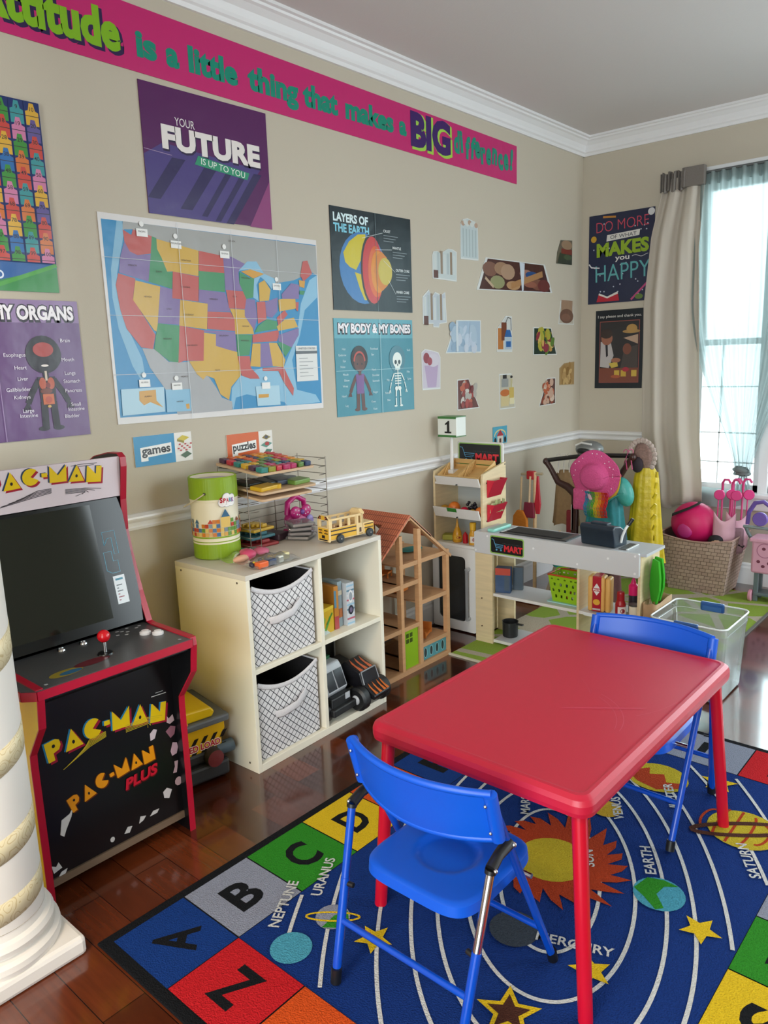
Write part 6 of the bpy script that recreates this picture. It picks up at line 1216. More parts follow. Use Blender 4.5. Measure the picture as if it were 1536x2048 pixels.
# counter shelf goods
carton('toy_box', 'blue and red toy food box at the left end of the counter shelf', 'box', (.475, -1.715, .268), -1.2, .05, .075, .125, '#2a4468', lambda a, W, H: (a.rect(0, H * .72, W, H, '#b0402c'), a.up(), a.rect(W * .6, H * .1, W * .95, H * .7, '#3a4a5a')))
carton('toy_box', 'slim dark toy food box right beside the blue and red box', 'box', (.512, -1.64, .268), -1.2, .03, .05, .115, '#3f4d58')
t = thing('toy_basket', 'lime shopping basket with orange rim full of toys on the counter shelf', 'basket', (.808, -1.665, .268)); LM = plas('#8fb81a', .4)
mL, ntL, bL = newmat('lime_perforated_plastic'); tcL = nd(ntL, 'ShaderNodeTexCoord'); spL = nd(ntL, 'ShaderNodeSeparateXYZ'); ntL.links.new(tcL.outputs['Object'], spL.inputs[0])
def basket_wall(u, v, h=.125):
    a_ = u * 4; k = int(a_) % 4; f_ = a_ - int(a_); hx0, hy0 = .062 + .018 * v, .050 + .012 * v; P = [(-hx0, -hy0), (hx0, -hy0), (hx0, hy0), (-hx0, hy0)]; p, q_ = P[k], P[(k + 1) % 4]; return (p[0] + (q_[0] - p[0]) * f_, p[1] + (q_[1] - p[1]) * f_, .004 + h * v)
b = MB(); nu, nv = 56, 17; vs = [basket_wall(i / nu, j / nv) for j in range(nv + 1) for i in range(nu)]; fs = []
for j in range(nv):
    for i in range(nu):
        ii = i % 14
        hole = (j in (2, 3, 6, 7, 10, 11, 14)) and ii in ((2, 5, 8, 11) if (j // 4) % 2 == 0 else (1, 4, 7, 10, 12)) 
        if not hole: fs.append((j * nu + i, j * nu + (i + 1) % nu, (j + 1) * nu + (i + 1) % nu, (j + 1) * nu + i))
b.add(vs, fs, LM); b.box((-.062, -.05, 0), (.062, .05, .005), LM); b.build('basket_body', t, solid=.002)
b = MB(); b.tube([basket_wall(i / 40, 1) for i in range(40)], .0045, plas('#b8481c', .4), 8, closed=True); b.build('rim', t)
b = MB(); b.tube([(-.078, 0, .128), (-.078, .03, .140), (-.0, .055, .150), (.078, .03, .14)], .004, LM, 8); b.build('handle', t)
q = random.Random(2)
for i, c in enumerate(['#c9ced2', '#3f5a5c', '#b8502c', '#d9d2c0', '#2f4a58', '#3fa09a', '#c9a03c']): ball('toy_food', ['white', 'dark green', 'orange red', 'cream', 'dark blue', 'turquoise', 'yellow'][i] + ' toy food lump inside the lime basket', 'toy food', (.808 + (-.04 + .028 * (i % 4)), -1.665 + (-.022 + .04 * (i // 4)), .268 + .028 + (.045 if i < 2 else .0)), .021, c, group='toy food in the lime basket')
b = MB(); b.prism(rrect(-.085, -.065, .085, .065, .01), 'z', 0, .0035, plas('#a4d4d8', .3)); tag(b.build('tray', loc=(.805, -1.665, .2672)), 'pale aqua tray under the lime shopping basket', 'tray')
for o in list(COL.objects):
    if o.name.split('.')[0] in ('toy_basket', 'toy_food'): o.location.z += .004
# bun bag
t = thing('food_pack', '', 'food pack', (.988, -1.715, .268), .18); BN = mat('#dba95c', .5, bump=.3, scale=30, stretch=(1, 1, .15), name='bun_crust')
t['label'] = 'yellow ribbed food pack with red band and white diamond on the counter shelf'
for k in range(4): b = MB(); b.box((-.052 + .026 * k, -.028, 0), (-.027 + .026 * k, .035, .165 - .004 * (k % 2)), BN, .010, 3); b.build('ribbed_packet', t)
b = MB(); b.box((-.030, -.0305, .002), (.010, .036, .167), mat('#a8182c', .3, name='red_band'), .004); A = Art(b, lambda u, v, d: (u, -.0305 - d, v), .0005)
A.poly([(-.01, .135), (.009, .105), (-.01, .078), (-.029, .105)], '#dcdad8'); A.ell(-.01, .047, .016, .014, '#d9a83c', 12); A.up(); A.rect(-.031, .098, .011, .112, '#b01a30'); A.up(); A.text('BALLTA', -.026, .101, .008, '#ece6e4', w=.032, bold=.03); A.rect(-.028, .010, .008, .018, '#b9b2b0'); b.build('label_band', t, weld=False)
bottle('ketchup_bottle', 'red toy ketchup bottle with white label right of the buns', 'toy bottle', (1.092, -1.735, .268), [(.021, 0), (.023, .004), (.023, .055), (.020, .065), (.017, .072), (.0165, .105), (.015, .112), (0, .113)], [plas('#a01420', .3)], lab=(.023, .010, .048, '#e0d8d4', '#8a2a34'))
bottle('glitter_tube', 'bright pink capped tube behind the red ketchup bottle', 'toy bottle', (1.115, -1.655, .268), [(.018, 0), (.020, .004), (.020, .08), (.0205, .082), (.021, .125), (.012, .135), (.010, .145), (.004, .16)], [[plas('#2a2430', .4)] * 3 + [plas('#d81e6a', .35)] * 4])
bottle('toy_can', 'cream cylindrical tin nearest the right end of the counter', 'toy can', (1.148, -1.72, .268), [(.021, 0), (.022, .003), (.022, .052), (.0225, .054), (.0225, .062), (0, .063)], [[CRM] * 3 + [plas('#4a4a44', .4)] * 2])
t = thing('saucepan', 'small black toy saucepan on the lowest counter shelf', 'saucepan', (.490, -1.68, .029)); b = MB(); b.lathe([(.0, .003), (.036, .003), (.036, .0), (.038, .003), (.040, .075), (.042, .078), (.038, .076), (.036, .008), (0, .008)], (0, 0, 0), plas('#222426', .35), 24); b.build('pan_body', t); b = MB(); b.box((.038, -.008, .066), (.075, .008, .074), plas('#222426', .4), .003); b.build('handle', t)
# shopping bag of greens at the end panel
t = thing('paper_bag', 'brown paper shopping bag leaning at the right end of the counter', 'bag', (1.226, -1.655, .006)); KR = mat('#a98a68', .8, bump=.3, scale=30, name='kraft_paper')
b = MB(); x0, x1, y0, y1, h = -.026, .026, -.095, .095, .345
for u0, u1 in (((x0, y0), (x1, y0)), ((x1, y0), (x1, y1)), ((x1, y1), (x0, y1)), ((x0, y1), (x0, y0))): b.grid(lambda u, v: (u0[0] + (u1[0] - u0[0]) * u, u0[1] + (u1[1] - u0[1]) * u, h * v + .004 * math.sin(6 * u + 3) * v), 8, 6, KR)
b.box((x0, y0, 0), (x1, y1, .003), KR); b.build('bag_body', t, solid=.0015)
t = thing('toy_celery', 'bright green felt celery standing up out of the paper bag', 'toy vegetable', (1.226, -1.655, .012)); FG = mat('#35a81f', .8, name='green_felt')
b = MB(); b.cyl((0, -.04, .0), (.0, -.04, .40), .006, mat('#7a6a3a', .7), n=8); b.build('stem', t)
for k, (dx, dy, rz_, s_) in enumerate(((.004, -.045, -.75, 1.0), (-.004, .005, -.55, .9))):
    b = MB(); b.M = Matrix.Translation((dx, dy, 0)) @ Matrix.Rotation(rz_ + .0, 4, 'Z')
    P = [(-.030, .345), (-.012, .325), (.004, .345), (.020, .330), (.046, .40), (.048, .45), (.030, .525), (-.022, .525), (-.040, .46), (-.046, .40)]; b.prism([(x * s_, z) for x, z in P], 'x' if k > 5 else 'y', -.005, .005, FG, .002); b.build('leaf', t)

# ================================================================ clear storage bin
t = thing('storage_bin', 'clear plastic storage bin with blue handles behind the far blue chair', 'storage bin', (1.415, -1.675, .006))
hx, hy, h = .155, .160, .320; b = MB(); rings = []
for k, z in ((.88, 0), (.89, .004), (.97, .26), (1.0, .285), (1.0, .318)): rings.append([(x * k, y * k, z) for x, y in rrect(-hx, -hy, hx, hy, .035, 5)])
n = len(rings[0])
for j in range(4): b.add(rings[j] + rings[j + 1], [(i, (i + 1) % n, n + (i + 1) % n, n + i) for i in range(n)], CLEARBIN, True)
b.add(rings[0], [list(range(n))], CLEARBIN); b.build('bin_body', t)
b = MB(); b.tube([(x, y, .319) for x, y in rrect(-hx, -hy, hx, hy, .035, 5)], .004, mat('#dfe6e6', .25, name='clear_rim'), 8, closed=True); b.tube([(x * .985, y * .985, .285) for x, y in rrect(-hx, -hy, hx, hy, .035, 5)], .0016, mat('#dfe6e6', .25, name='clear_rim'), 6, closed=True); b.build('rim', t)
for s in (-1, 1): b = MB(); b.box((-.05, s * .150, .285), (.05, s * .168, .326), mat('#2c5a9c', .3, name='blue_clip'), .006); b.box((-.04, s * .146, .290), (.04, s * .150, .31), mat('#3f6fb0', .3)); b.build('blue_handle', t)
tag(MB().ell((0, 0, .02), (.05, .03, .02), plas('#b8243c', .5), 14, 8).build('toy_cloth', loc=(1.50, -1.78, .012)), 'red toy lying in the bottom of the clear bin', 'toy')
# ================================================================ curtains
struct(MB().cyl((.60, -.085, 2.412), (2.55, -.085, 2.412), .008, mat('#6a6f70', .4, 0.6), n=12).build('trim_6'))
t = thing('curtain', 'taupe curtain panel gathered at the left end of the window rod', 'curtain', (.70, -.100, .5))
def drape(u, v):     # v 0 at hem, 1 at rod
    z = .50 + 1.905 * v
    def lerp(tab):
        for (a, p), (c, q_) in zip(tab, tab[1:]):
            if a <= z <= c: return p + (q_ - p) * (z - a) / (c - a)
        return tab[-1][1]
    xl = lerp([(.40, .555), (.60, .535), (.90, .480), (1.70, .468), (2.10, .505), (2.33, .560), (2.45, .575)]); xr = lerp([(.40, .88), (.60, .875), (.90, .848), (1.30, .828), (1.72, .808), (2.0, .792), (2.20, .80), (2.45, .808)])
    x = xl + (xr - xl) * u; f = 1 - .35 * v
    y = -.085 + f * (.026 * math.sin(2 * PI * 2.4 * u + .9 * math.sin(z * 1.3)) + .006 * math.sin(2 * PI * 5 * u + 2 * z)) - .02 * (1 - v)
    if v < .06: z += .13 * max(0, .62 - abs(u - .55) * 1.2 - .62) - (.06 * max(0, 1 - abs(u - .40) * 3.2) - .10 * max(0, .28 - u)) * (1 - v / .06) 
    return (x - .70, y + .085, z - .5)
b = MB(); b.grid(drape, 72, 48, DRAPE); b.build('panel', t, solid=.002)
HD = mat('#77716b', .9, bump=.3, scale=80, name='grey_curtain_header')
b = MB(); b.grid(lambda u, v: (.555 + .15 * u - .70, -.0 + .014 * math.sin(2 * PI * 8 * u) + .010 * math.sin(2 * PI * 3 * u) - .012, 2.335 + .105 * v + .008 * math.sin(21 * u) - .5), 60, 6, HD); b.build('gathered_header', t, solid=.003)
b = MB(); b.box((.685 - .70, -.026, 2.345 - .5), (.812 - .70, .016, 2.452 - .5), HD, .003); b.build('flat_header', t)
t = thing('sheer_curtain', 'white sheer curtain knotted low in front of the bright window', 'curtain', (1.09, -.04, .5))
def sheer(u, v):
    z = .70 + 1.71 * v; w_ = max(0, min(1, (z - .70) / 1.05)); s = w_ ** .75; g = s * s * (3 - 2 * s)
    x = 1.095 + (-.045 + .09 * u) * (1 - g) + g * (-.335 + .62 * u)
    y = -.045 + .018 * math.sin(2 * PI * 11 * u + 1.3 * math.sin(3 * z)) * (.25 + .75 * g) + (.02 * math.sin(2 * PI * 5 * u) * (1 - g))
    return (x - 1.09, y + .0, z - .5)
b = MB(); b.grid(sheer, 120, 40, SHEER); b.build('panel', t)
b = MB(); b.grid(lambda u, v: (-.33 + .64 * u, -.030 + .012 * math.sin(2 * PI * 26 * u), 1.845 + .075 * v), 160, 3, SHEER); b.build('gathered_header', t)
b = MB()
for k in range(5): b.ell((.010 * math.cos(k * 1.3), -.04 + .01 * math.sin(k * 1.3), .190 + .006 * k), (.046, .030, .018), SHEER, 16, 8, Matrix.Rotation(.5 * math.sin(k * 2.2), 3, 'Y'))
b.build('knot', t)
b = MB(); b.grid(lambda u, v: (.01 + (-.05 + .10 * u) * (.4 + .8 * (1 - v)), -.045 + .022 * math.sin(2 * PI * 4 * u), .072 + .115 * v), 30, 6, SHEER); b.build('tail', t)
t = tag(MB().grid(lambda u, v: (-.12 + .26 * u, -.005 - .012 * v + .008 * math.sin(14 * u), .10 - .095 * v - .02 * math.sin(PI * u) * v), 24, 6, SHEER).build('sheer_curtain_hem', loc=(.955, -.062, .49)), 'loose sheer hem spread over the window sill left of the knot', 'curtain')

# ================================================================ dress-up rack and what hangs on it
DKW = wood('#3a1f1a', .35)
t = thing('dress_up_rack', 'dark wood children\'s dress-up rack in the room corner', 'clothes rack', (.45, -.72, .006))
b = at(t); b.tube([(.150, -.73, .790), (.42, -.72, .835), (.70, -.71, .845)], .013, plas('#1c1718', .35), 12); b.build('hanging_rail', t)
for s, xe, ze in ((-1, .155, .785), (1, .70, .84)):
    b = at(t); xp = .350 if s < 0 else .56; b.tube([(xe, -.73, ze), (xe - s * .03, -.73, ze - .04), (xe - s * .08, -.73, ze - .12), (xp + s * .05, -.73, .640), (xp, -.73, .600)], [.018, .016, .019, .022, .024], DKW, 10, flatn=(0, 1, 0)); b.ell((xe, -.73, ze), (.020, .022, .022), DKW, 12, 8); b.build('curved_arm', t)
    b = at(t); b.box((xp - .018, -.745, .03), (xp + .018, -.715, .63), DKW, .004); b.build('post', t)
    b = at(t); b.box((xp - .02, -.87, .006), (xp + .02, -.58, .04), DKW, .008); b.build('foot', t)
b = at(t); b.box((.35, -.74, .12), (.56, -.72, .16), DKW); b.build('stretcher', t)
HGR = plas('#cfcac4', .4)
def hanger(x, label, col, y=-.725):
    z = .80 + (x - .15) * .11; t = thing('hanger', label, 'hanger', (x, y, z), .5, 'clothes hangers on the rack'); m = plas(col, .4)
    b = MB(); b.tube([(.012 * math.cos(a_), 0, .010 + .014 * math.sin(a_)) for a_ in [PI * 1.05 - k * .32 for k in range(12)]] + [(0, 0, -.03)], .0022, m, 6); b.build('hook', t)
    b = MB(); b.tube([(0, -.10, -.075), (0, -.03, -.04), (0, 0, -.032), (0, .03, -.04), (0, .10, -.075)], .003, m, 6); b.build('shoulder_bar', t)
hanger(.235, 'first white hanger from the left end of the rack rail', '#cfcac4'); hanger(.270, 'second white hanger from the left end of the rack rail', '#cfcac4'); hanger(.305, 'third white hanger from the left end of the rack rail', '#c4bfb8'); hanger(.425, 'pale hanger hook just left of the pink hat', '#d2cdc6'); hanger(.655, 'pink hanger left of the lace bonnet', '#c2487c'); hanger(.685, 'pink hanger nearest the right end of the rail', '#d2608c')
def garment(name, label, cat, x, y, z0, z1, wt, wb, m, depth=.03, folds=4, rz=0.0, parts=None, seed=0):
    t = thing(name, label, cat, (x, y, z0), rz)
    def g(u, v):
        a_ = 2 * PI * u; w_ = wb + (wt - wb) * v ** .8; d = depth * (1 - .5 * v); fo = 1 + .10 * math.sin(folds * a_ + seed) * (1 - v) + .05 * math.sin((folds * 2 + 1) * a_ + seed * 2)
        sh = 1.0 if v < .93 else 1 - (v - .93) / .07 * .35
        return (w_ * math.cos(a_) * fo * sh, d * math.sin(a_) * fo, (z1 - z0) * v + .012 * math.sin(3 * a_ + seed) * (1 - v))
    b = MB(); b.grid(g, 48, 16, m); b.add([g(i / 48, 1) for i in range(48)], [list(range(48))], m); b.build('fabric_body', t); return t
TEAL = mat('#1f7f88', .5, bump=.3, scale=30, var=.35, name='teal_satin'); TEAL2 = mat('#3f9a92', .4, bump=.3, scale=40, name='pale_teal_satin'); YLW = mat('#cdb41e', .4, bump=.5, scale=26, var=.25, name='yellow_satin'); TAN = mat('#8a6e4c', .8, bump=.3, scale=40, var=.2, name='tan_suede')
t = garment('fringed_vest', 'tan fringed costume vest hanging at the left of the rack', 'costume', .275, -.70, .40, .735, .062, .085, TAN, .035, 5); b = MB(); b.box((.02, -.04, -.08), (.07, -.01, .10), mat('#7a1f26', .8), .01); b.box((.055, -.045, -.02), (.075, -.035, .14), mat('#c9c2ba', .8), .004); b.build('red_sash', t)
t = garment('mermaid_dress', 'teal costume dress with pale sleeve under the pink hat', 'costume', .575, -.80, .20, .760, .075, .155, TEAL, .05, 6, seed=1)
b = MB(); b.ell((.115, -.015, .455), (.052, .04, .085), TEAL2, 18, 12, Matrix.Rotation(-.35, 3, 'Y')); b.build('sleeve', t); b = MB(); b.ell((.07, -.03, .545), (.035, .02, .02), mat('#b81c5a', .6), 12, 8); b.build('pink_collar', t)
b = MB(); b.tube([(.02, -.056, .385), (.08, -.056, .43), (.13, -.054, .455)], .004, TEAL2, 6); b.build('silver_trim', t)
garment('navy_cloak', 'dark navy costume cloth hanging behind the rainbow mesh bag', 'costume', .48, -.62, .22, .70, .07, .09, mat('#1a2230', .8, bump=.2, scale=60), .04, 5, seed=3)
t = garment('princess_dress', 'bright yellow satin costume dress at the right of the rack', 'costume', .752, -.66, .22, .775, .062, .108, YLW, .045, 6, .25, seed=2)
b = MB()
for k in range(9): b.tube([(.05 + .012 * math.sin(k), -.052, .03 + .06 * k), (.062, -.056, .06 + .06 * k)], .009, YLW, 6)
b.build('ruffle', t)
t = thing('sun_hat', 'pink woven sun hat with round crown on the front of the rack', 'hat', (.555, -.905, .745)); PNK = mat('#c7497f', .8, bump=.6, scale=150, var=.15, name='pink_straw')
R_ = Matrix.Rotation(math.radians(96), 4, 'X') @ Matrix.Rotation(.12, 4, 'Y')
def wavy(b, prof, m, amp):
    def g(u, v):
        a_ = 2 * PI * u; k = v * (len(prof) - 1); i = min(int(k), len(prof) - 2); f_ = k - i; r_ = prof[i][0] + (prof[i + 1][0] - prof[i][0]) * f_; z = prof[i][1] + (prof[i + 1][1] - prof[i][1]) * f_
        e = max(0, (r_ - .08) / .06); return (r_ * math.cos(a_) * (1 + .03 * e * math.sin(5 * a_)), r_ * math.sin(a_) * (1 + .03 * e * math.sin(4 * a_ + 1)), z + amp * e * math.sin(3 * a_ + .6))
    b.grid(g, 64, 30, m)
b = MB(); b.M = R_; wavy(b, [(.0, .062), (.03, .061), (.055, .055), (.070, .038), (.076, .012), (.082, .004), (.11, -.002), (.142, -.010)], PNK, .010); b.build('crown_and_brim', t, solid=.003)
q = random.Random(8); b = MB(); b.M = R_
for k in range(18): a_ = q.uniform(0, 2 * PI); r_ = q.uniform(.095, .13); b.ell((r_ * math.cos(a_), r_ * math.sin(a_), .003), (.0035, .0035, .002), plas('#e8c9d6', .2), 8, 5)
b.build('sequins', t)
t = thing('sun_hat', 'yellow sun hat peeking out behind the pink sun hat brim', 'hat', (.548, -.875, .728)); b = MB(); b.M = Matrix.Rotation(math.radians(97), 4, 'X'); wavy(b, [(.0, .04), (.06, .03), (.08, .004), (.11, -.002), (.146, -.008)], mat('#d9a83a', .8, bump=.4, scale=150, name='yellow_straw'), .008); b.build('crown_and_brim', t, solid=.003)
t = thing('mesh_bag', 'rainbow crochet mesh bag hanging below the pink hat', 'bag', (.575, -.915, .545))
RB = ['#2f7fa0', '#3a8a6a', '#5a9a3c', '#c9b02c', '#d98a2c', '#c9481c', '#b8202c']
for k, c in enumerate(RB):
    b = MB(); x0 = -.065 + .0195 * k; m = cloth(c)
    for j in range(5): b.tube([(x0 + .0039 * j + .003 * math.sin(v * 2.4 + j * 3), .014 * math.sin(v * .9) - .012, .115 - .017 * v - .010 * math.cos((x0 + .004 * j) * 18) * (v / 8)) for v in range(9)], .0021, m, 5)
    b.build('mesh_stripe', t)
t = thing('crochet_bag', 'pink crochet bag beside the rainbow mesh bag', 'bag', (.480, -.895, .545)); b = MB(); b.box((-.055, -.014, 0), (.055, .014, .125), mat('#c4507e', .9, bump=.9, scale=60, var=.3, name='pink_crochet'), .012, 3); b.build('bag_body', t); b = MB(); b.tube([(.04, -.02, .12), (.06, -.022, .07), (.075, -.02, .05)], [(.003, .010)] * 3, cloth('#d2a8b4'), 8, flatn=(0, 1, 0)); b.build('strap', t)
t = thing('toy_helmet', 'grey and black costume helmet on top of the rack rail', 'helmet', (.43, -.715, .845)); b = MB(); b.ell((0, 0, .025), (.085, .06, .052), mat('#7f8180', .35, .4, name='grey_helmet_plastic'), 22, 12); b.build('shell', t); b = MB(); b.tube([(-.06, -.055, .05), (-.02, -.064, .068), (.04, -.06, .06)], .006, plas('#d2d2d0', .3), 8); b.ell((-.01, -.04, .02), (.05, .03, .02), BK, 14, 8); b.build('visor', t)
t = thing('lace_bonnet', 'cream and brown lace-edged bonnet at the right end of the rack', 'hat', (.735, -.655, .845)); LC = mat('#b8a8a0', .9, bump=.7, scale=120, var=.4, name='brown_lace')
b = MB(); b.ell((0, 0, .0), (.062, .05, .085), mat('#8a6f66', .9, bump=.5, scale=90, var=.5), 20, 12); b.build('cap', t); b = MB()
for k in range(15): a_ = -.6 + k * .27; b.ell((.075 * math.cos(a_), -.045, .092 * math.sin(a_) - .005), (.016, .008, .016), LC, 10, 6)
b.build('lace_edge', t); b = MB(); b.ell((-.02, -.05, -.05), (.035, .02, .045), mat('#2a1f26', .8), 14, 8); b.build('dark_lining', t)
# toy cleaning set on its stand near the wall
t = thing('cleaning_set_stand', 'toy cleaning stand with peg bar behind the store tower', 'toy stand', (.20, -1.02, .006)); LWD = wood('#c9a880', .5)
b = at(t); b.cyl((.235, -1.0, .04), (.235, -1.0, .76), .011, LWD, n=12); b.build('pole', t); b = at(t); b.box((.15, -1.10, .006), (.32, -.90, .03), LWD, .004); b.build('base', t)
b = at(t); b.cyl((.145, -1.0, .742), (.285, -1.0, .752), .008, wood('#a8987c'), n=12); b.box((.185, -1.015, .715), (.235, -.985, .765), plas('#a81420', .4), .006); b.build('peg_bar', t)
t = thing('toy_broom', 'orange toy broom hanging on the cleaning stand', 'toy broom', (.160, -1.035, .42)); b = MB(); b.cyl((0, 0, .10), (.0, .012, .31), .006, LWD, n=10); b.build('handle', t); b = MB(); b.prism([(-.055, -.02), (.05, -.02), (.045, .07), (.02, .115), (-.02, .115), (-.045, .08)], 'y', -.012, .012, mat('#c9751a', .8, bump=.5, scale=60, name='orange_felt'), .006); b.build('brush_head', t)
t = thing('toy_dustpan', 'maroon toy dustpan hanging in the middle of the cleaning stand', 'toy dustpan', (.215, -1.030, .515)); b = MB(); b.cyl((0, 0, .06), (0, .012, .22), .006, wood('#d2b490'), n=10); b.build('handle', t); b = MB(); b.prism([(-.04, -.02), (.035, -.02), (.03, .07), (-.03, .07)], 'y', -.008, .008, plas('#7a1230', .5), .003); b.build('pan', t)
t = thing('toy_duster', 'red flat toy brush on the right of the cleaning stand', 'toy brush', (.265, -1.020, .52)); b = MB(); b.prism([(-.012, .0), (.012, 0), (.02, .06), (.014, .12), (.006, .22), (-.006, .22), (-.012, .12), (-.02, .06)], 'y', -.006, .006, plas('#b0182c', .4), .003); b.build('brush', t)
t = thing('toy_mop', 'toy string mop with a teal head seen under the counter', 'toy mop', (.40, -1.00, .006)); b = MB(); b.ell((0, 0, .235), (.045, .04, .035), plas('#2f8f88', .6), 16, 10); b.build('mop_cap', t)
b = MB(); q = random.Random(6)
for k in range(22): a_ = k * .2856; b.tube([(.030 * math.cos(a_), .03 * math.sin(a_), .22), (.06 * math.cos(a_), .05 * math.sin(a_), .12), ((.07 + q.uniform(0, .04)) * math.cos(a_), .06 * math.sin(a_), .012)], .006, cloth('#a8957f'), 6)
b.build('mop_strings', t); b = MB(); b.cyl((0, 0, .25), (-.02, .03, .42), .007, LWD, n=10); b.build('handle', t)
# shoes and bags on the floor under the rack
def shoe(label, loc, rz, c):
    t = thing('dress_up_shoe', label, 'shoe', loc, rz, 'dress-up shoes under the rack'); b = MB(); b.prism([(-.08, 0), (.08, 0), (.085, .02), (.05, .035), (-.03, .06), (-.08, .07)], 'y', -.026, .026, cloth(c), .008, True); b.build('upper', t); b = MB(); b.box((-.082, -.027, -.004), (.086, .027, .004), plas('#3a2f2c')); b.build('sole', t)
shoe('tan dress-up shoe under the left of the rack', (.52, -.92, .011), -1.1, '#a88a6a'); shoe('grey-purple dress-up shoe beside the tan shoe', (.60, -.90, .011), -1.2, '#7a6a78')
for i, (x, z0, h, c, w_) in enumerate(((.47, .006, .32, '#9a8a86', .045), (.56, .006, .30, '#a88a7a', .05), (.66, .006, .28, '#6a4a4c', .06))):
    garment('cloth_bag', ['pale grey', 'tan', 'maroon'][i] + ' cloth bag slumped under the clothes rack', 'bag', x, -.93 + .03 * i, z0, z0 + h, w_ * .7, w_, cloth(c), .04, 3, seed=i)

# ================================================================ woven basket with dolls' things under the window
t = thing('woven_basket', 'brown woven strap basket under the window holding a pink bag', 'basket', (.945, -.235, .006))
def wall_(u, v, o=0.0):
    k = u * 4; i = int(k) % 4; f_ = k - int(k); hx = .160 + .052 * v - o; hyf = .125 + .048 * v - o; P = [(-hx, -hyf), (hx, -hyf), (hx, hyf * .9), (-hx, hyf * .9)]; p, q_ = P[i], P[(i + 1) % 4]
    dip = .030 * math.sin(PI * f_) if i % 2 == 0 else 0; return (p[0] + (q_[0] - p[0]) * f_, p[1] + (q_[1] - p[1]) * f_, (.345 - dip) * v)
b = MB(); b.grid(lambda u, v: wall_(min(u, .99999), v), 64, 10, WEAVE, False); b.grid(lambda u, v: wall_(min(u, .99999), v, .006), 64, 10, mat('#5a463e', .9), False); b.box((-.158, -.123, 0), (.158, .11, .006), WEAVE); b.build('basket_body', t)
b = MB(); b.tube([wall_(i / 64, 1) for i in range(64)], .005, mat('#b08f84', .7), 6, closed=True); b.build('rim', t)
b = MB(); b.tube([(.207, -.05, .300), (.225, -.04, .285), (.225, .03, .285), (.207, .04, .300)], .006, plas('#1c1a1a', .6), 8); b.build('handle', t)
t = thing('doll_carrier', 'hot pink ball-shaped bag with black strap in the woven basket', 'bag', (.885, -.245, .375)); HP = mat('#c9145e', .5, bump=.25, scale=12, name='hot_pink_nylon')
b = MB(); b.ell((0, 0, .02), (.135, .105, .130), HP, 26, 16); b.build('bag_body', t); b = MB(); b.tube([(-.105, -.075, .075), (-.06, -.085, .098), (-.01, -.07, .122), (.03, -.05, .146), (.035, -.02, .155)], [(.004, .013)] * 5, plas('#151315', .6), 8, flatn=(0, -.6, .8)); b.build('strap', t); b = MB(); b.ell((-.02, -.097, -.01), (.045, .012, .045), mat('#b8307c', .4), 14, 8); b.build('purple_patch', t)
def stroller(label, x, y, rz):
    t = thing('doll_stroller', label, 'doll stroller', (x, y, .02), rz, 'folded doll strollers in the woven basket'); P1 = plas('#c9417a', .35); P2 = mat('#d8a8b8', .7, name='pink_fabric')
    for s in (-1, 1):
        b = MB(); b.cyl((s * .022, 0, .25), (s * .026, .02, .60), .0055, P1, n=10); b.build('frame_tube', t)
        b = MB(); b.tube([(s * .026, .02, .59), (s * .026, .018, .635), (s * .026 + .010, .012, .655), (s * .026 + .032, .008, .655), (s * .026 + .045, .004, .635)], .0075, P1, 8); b.build('handle', t)
        b = MB(); b.lathe([(.0, -.008), (.026, -.008), (.030, -.004), (.030, .004), (.026, .008), (0, .008)], (s * .045 + .01, -.02, .57), plas('#cf2f78', .35), 22, axis='y'); b.build('wheel', t)
        b = MB(); b.cyl((s * .045, -.02, .25), (s * .045 + .005, -.015, .56), .004, P1, n=8); b.build('strut', t)
    b = MB(); b.grid(lambda u, v: (-.06 + .12 * u, -.03 - .02 * math.sin(PI * u), .27 + .20 * v - .05 * math.sin(PI * u)), 10, 8, P2); b.build('seat_cloth', t, solid=.003)
stroller('folded pink doll stroller standing in the right of the basket', 1.070, -.27, .15); stroller('second folded pink doll stroller right of the first', 1.118, -.22, .35)
t = thing('baby_doll', 'doll with black hair lying on top in the basket', 'doll', (1.045, -.335, .315)); b = MB(); b.ell((0, 0, 0), (.036, .032, .032), mat('#c9a084', .6), 16, 10); b.build('head', t); b = MB(); b.ell((-.005, .006, .012), (.042, .034, .030), mat('#17161a', .8), 16, 10); b.build('hair', t); b = MB(); b.ell((.065, .0, -.012), (.045, .03, .022), mat('#b08a78', .8, bump=.3), 14, 8); b.build('body', t)
tag(MB().box((-.03, -.05, -.05), (.03, .05, .10), mat('#8a6a74', .8, bump=.3, scale=50), .015).build('toy_blanket', loc=(1.135, -.24, .30), rz=.3), 'grey and pink folded blanket at the right rim of the basket', 'blanket')
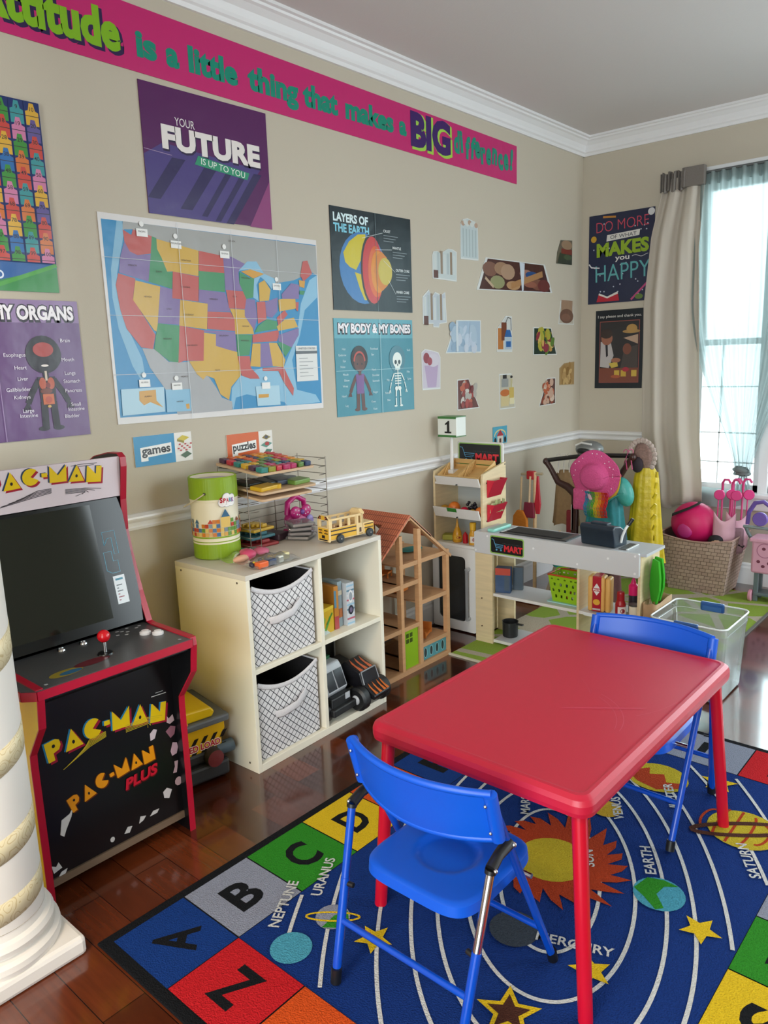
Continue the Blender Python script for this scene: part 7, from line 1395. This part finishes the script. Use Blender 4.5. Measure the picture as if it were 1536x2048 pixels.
# pink toy cart at the picture edge
t = thing('toy_cart', 'pink perforated toy cart on grey legs beside the basket', 'toy cart', (1.40, -.30, .006)); PKC = plas('#d29ab0', .4); GC = plas('#5f6c70', .35)
b = MB(); b.box((-.155, -.06, .165), (.16, .06, .355), PKC, .012); b.box((-.165, -.07, .345), (.17, .07, .368), PKC, .006)
A = Art(b, lambda u, v, d: (u, -.06 - d, v), .0006, mf=lambda c: mat(c, .6))
A.line([(-.085 + .04 * math.cos(a_), .300 + .04 * math.sin(a_)) for a_ in [x * .3 + 1.2 for x in range(15)]], .005, '#a86a84')
for x, z in ((-.09, .31), (-.06, .325), (-.055, .30), (-.115, .235), (-.06, .23), (-.09, .21), (-.02, .24), (.02, .31), (.05, .22)): A.ell(x, z, .010, .009, '#6a2a40', 14)
b.build('tray', t, weld=False)
for x in (-.125, .13): b = MB(); b.box((x - .012, -.05, .0), (x + .012, -.03, .17), GC, .003); b.box((x - .012, .03, 0), (x + .012, .05, .17), GC, .003); b.build('leg', t)
b = MB(); b.box((-.13, -.055, .035), (.13, .05, .052), GC, .003); b.build('lower_shelf', t)
b = MB(); b.cyl((-.215, -.02, .420), (.17, -.02, .410), .009, mat('#8f9c9e', .25, .5), n=12); b.tube([(-.205, -.02, .42), (-.19, -.01, .38), (-.16, 0, .33)], .010, GC, 8); b.build('rail', t)
b = MB(); b.tube([(-.20, 0, .43), (-.195, 0, .50), (-.165, 0, .555), (-.12, 0, .565), (-.08, 0, .535)], [.011, .012, .013, .012, .010], plas('#6a50a0', .35), 10); b.build('purple_handle', t)
b = MB(); b.lathe([(0, -.012), (.036, -.012), (.040, -.006), (.040, .006), (.036, .012), (0, .012)], (-.130, -.015, .468), plas('#6f55a8', .35), 24, axis='y'); b.build('purple_disc', t)
for x in (-.150, .155): b = MB(); b.lathe([(0, -.010), (.028, -.010), (.034, -.006), (.034, .006), (.028, .010), (0, .010)], (x, -.045, .030), plas('#c98a9c', .4), 20, axis='x'); b.build('wheel', t)
tag(MB().ell((0, 0, .03), (.05, .03, .03), mat('#8a4a5c', .8), 14, 8).build('soft_toy', loc=(1.42, -.30, .059)), 'dark pink soft toy on the lower shelf of the pink cart', 'soft toy')
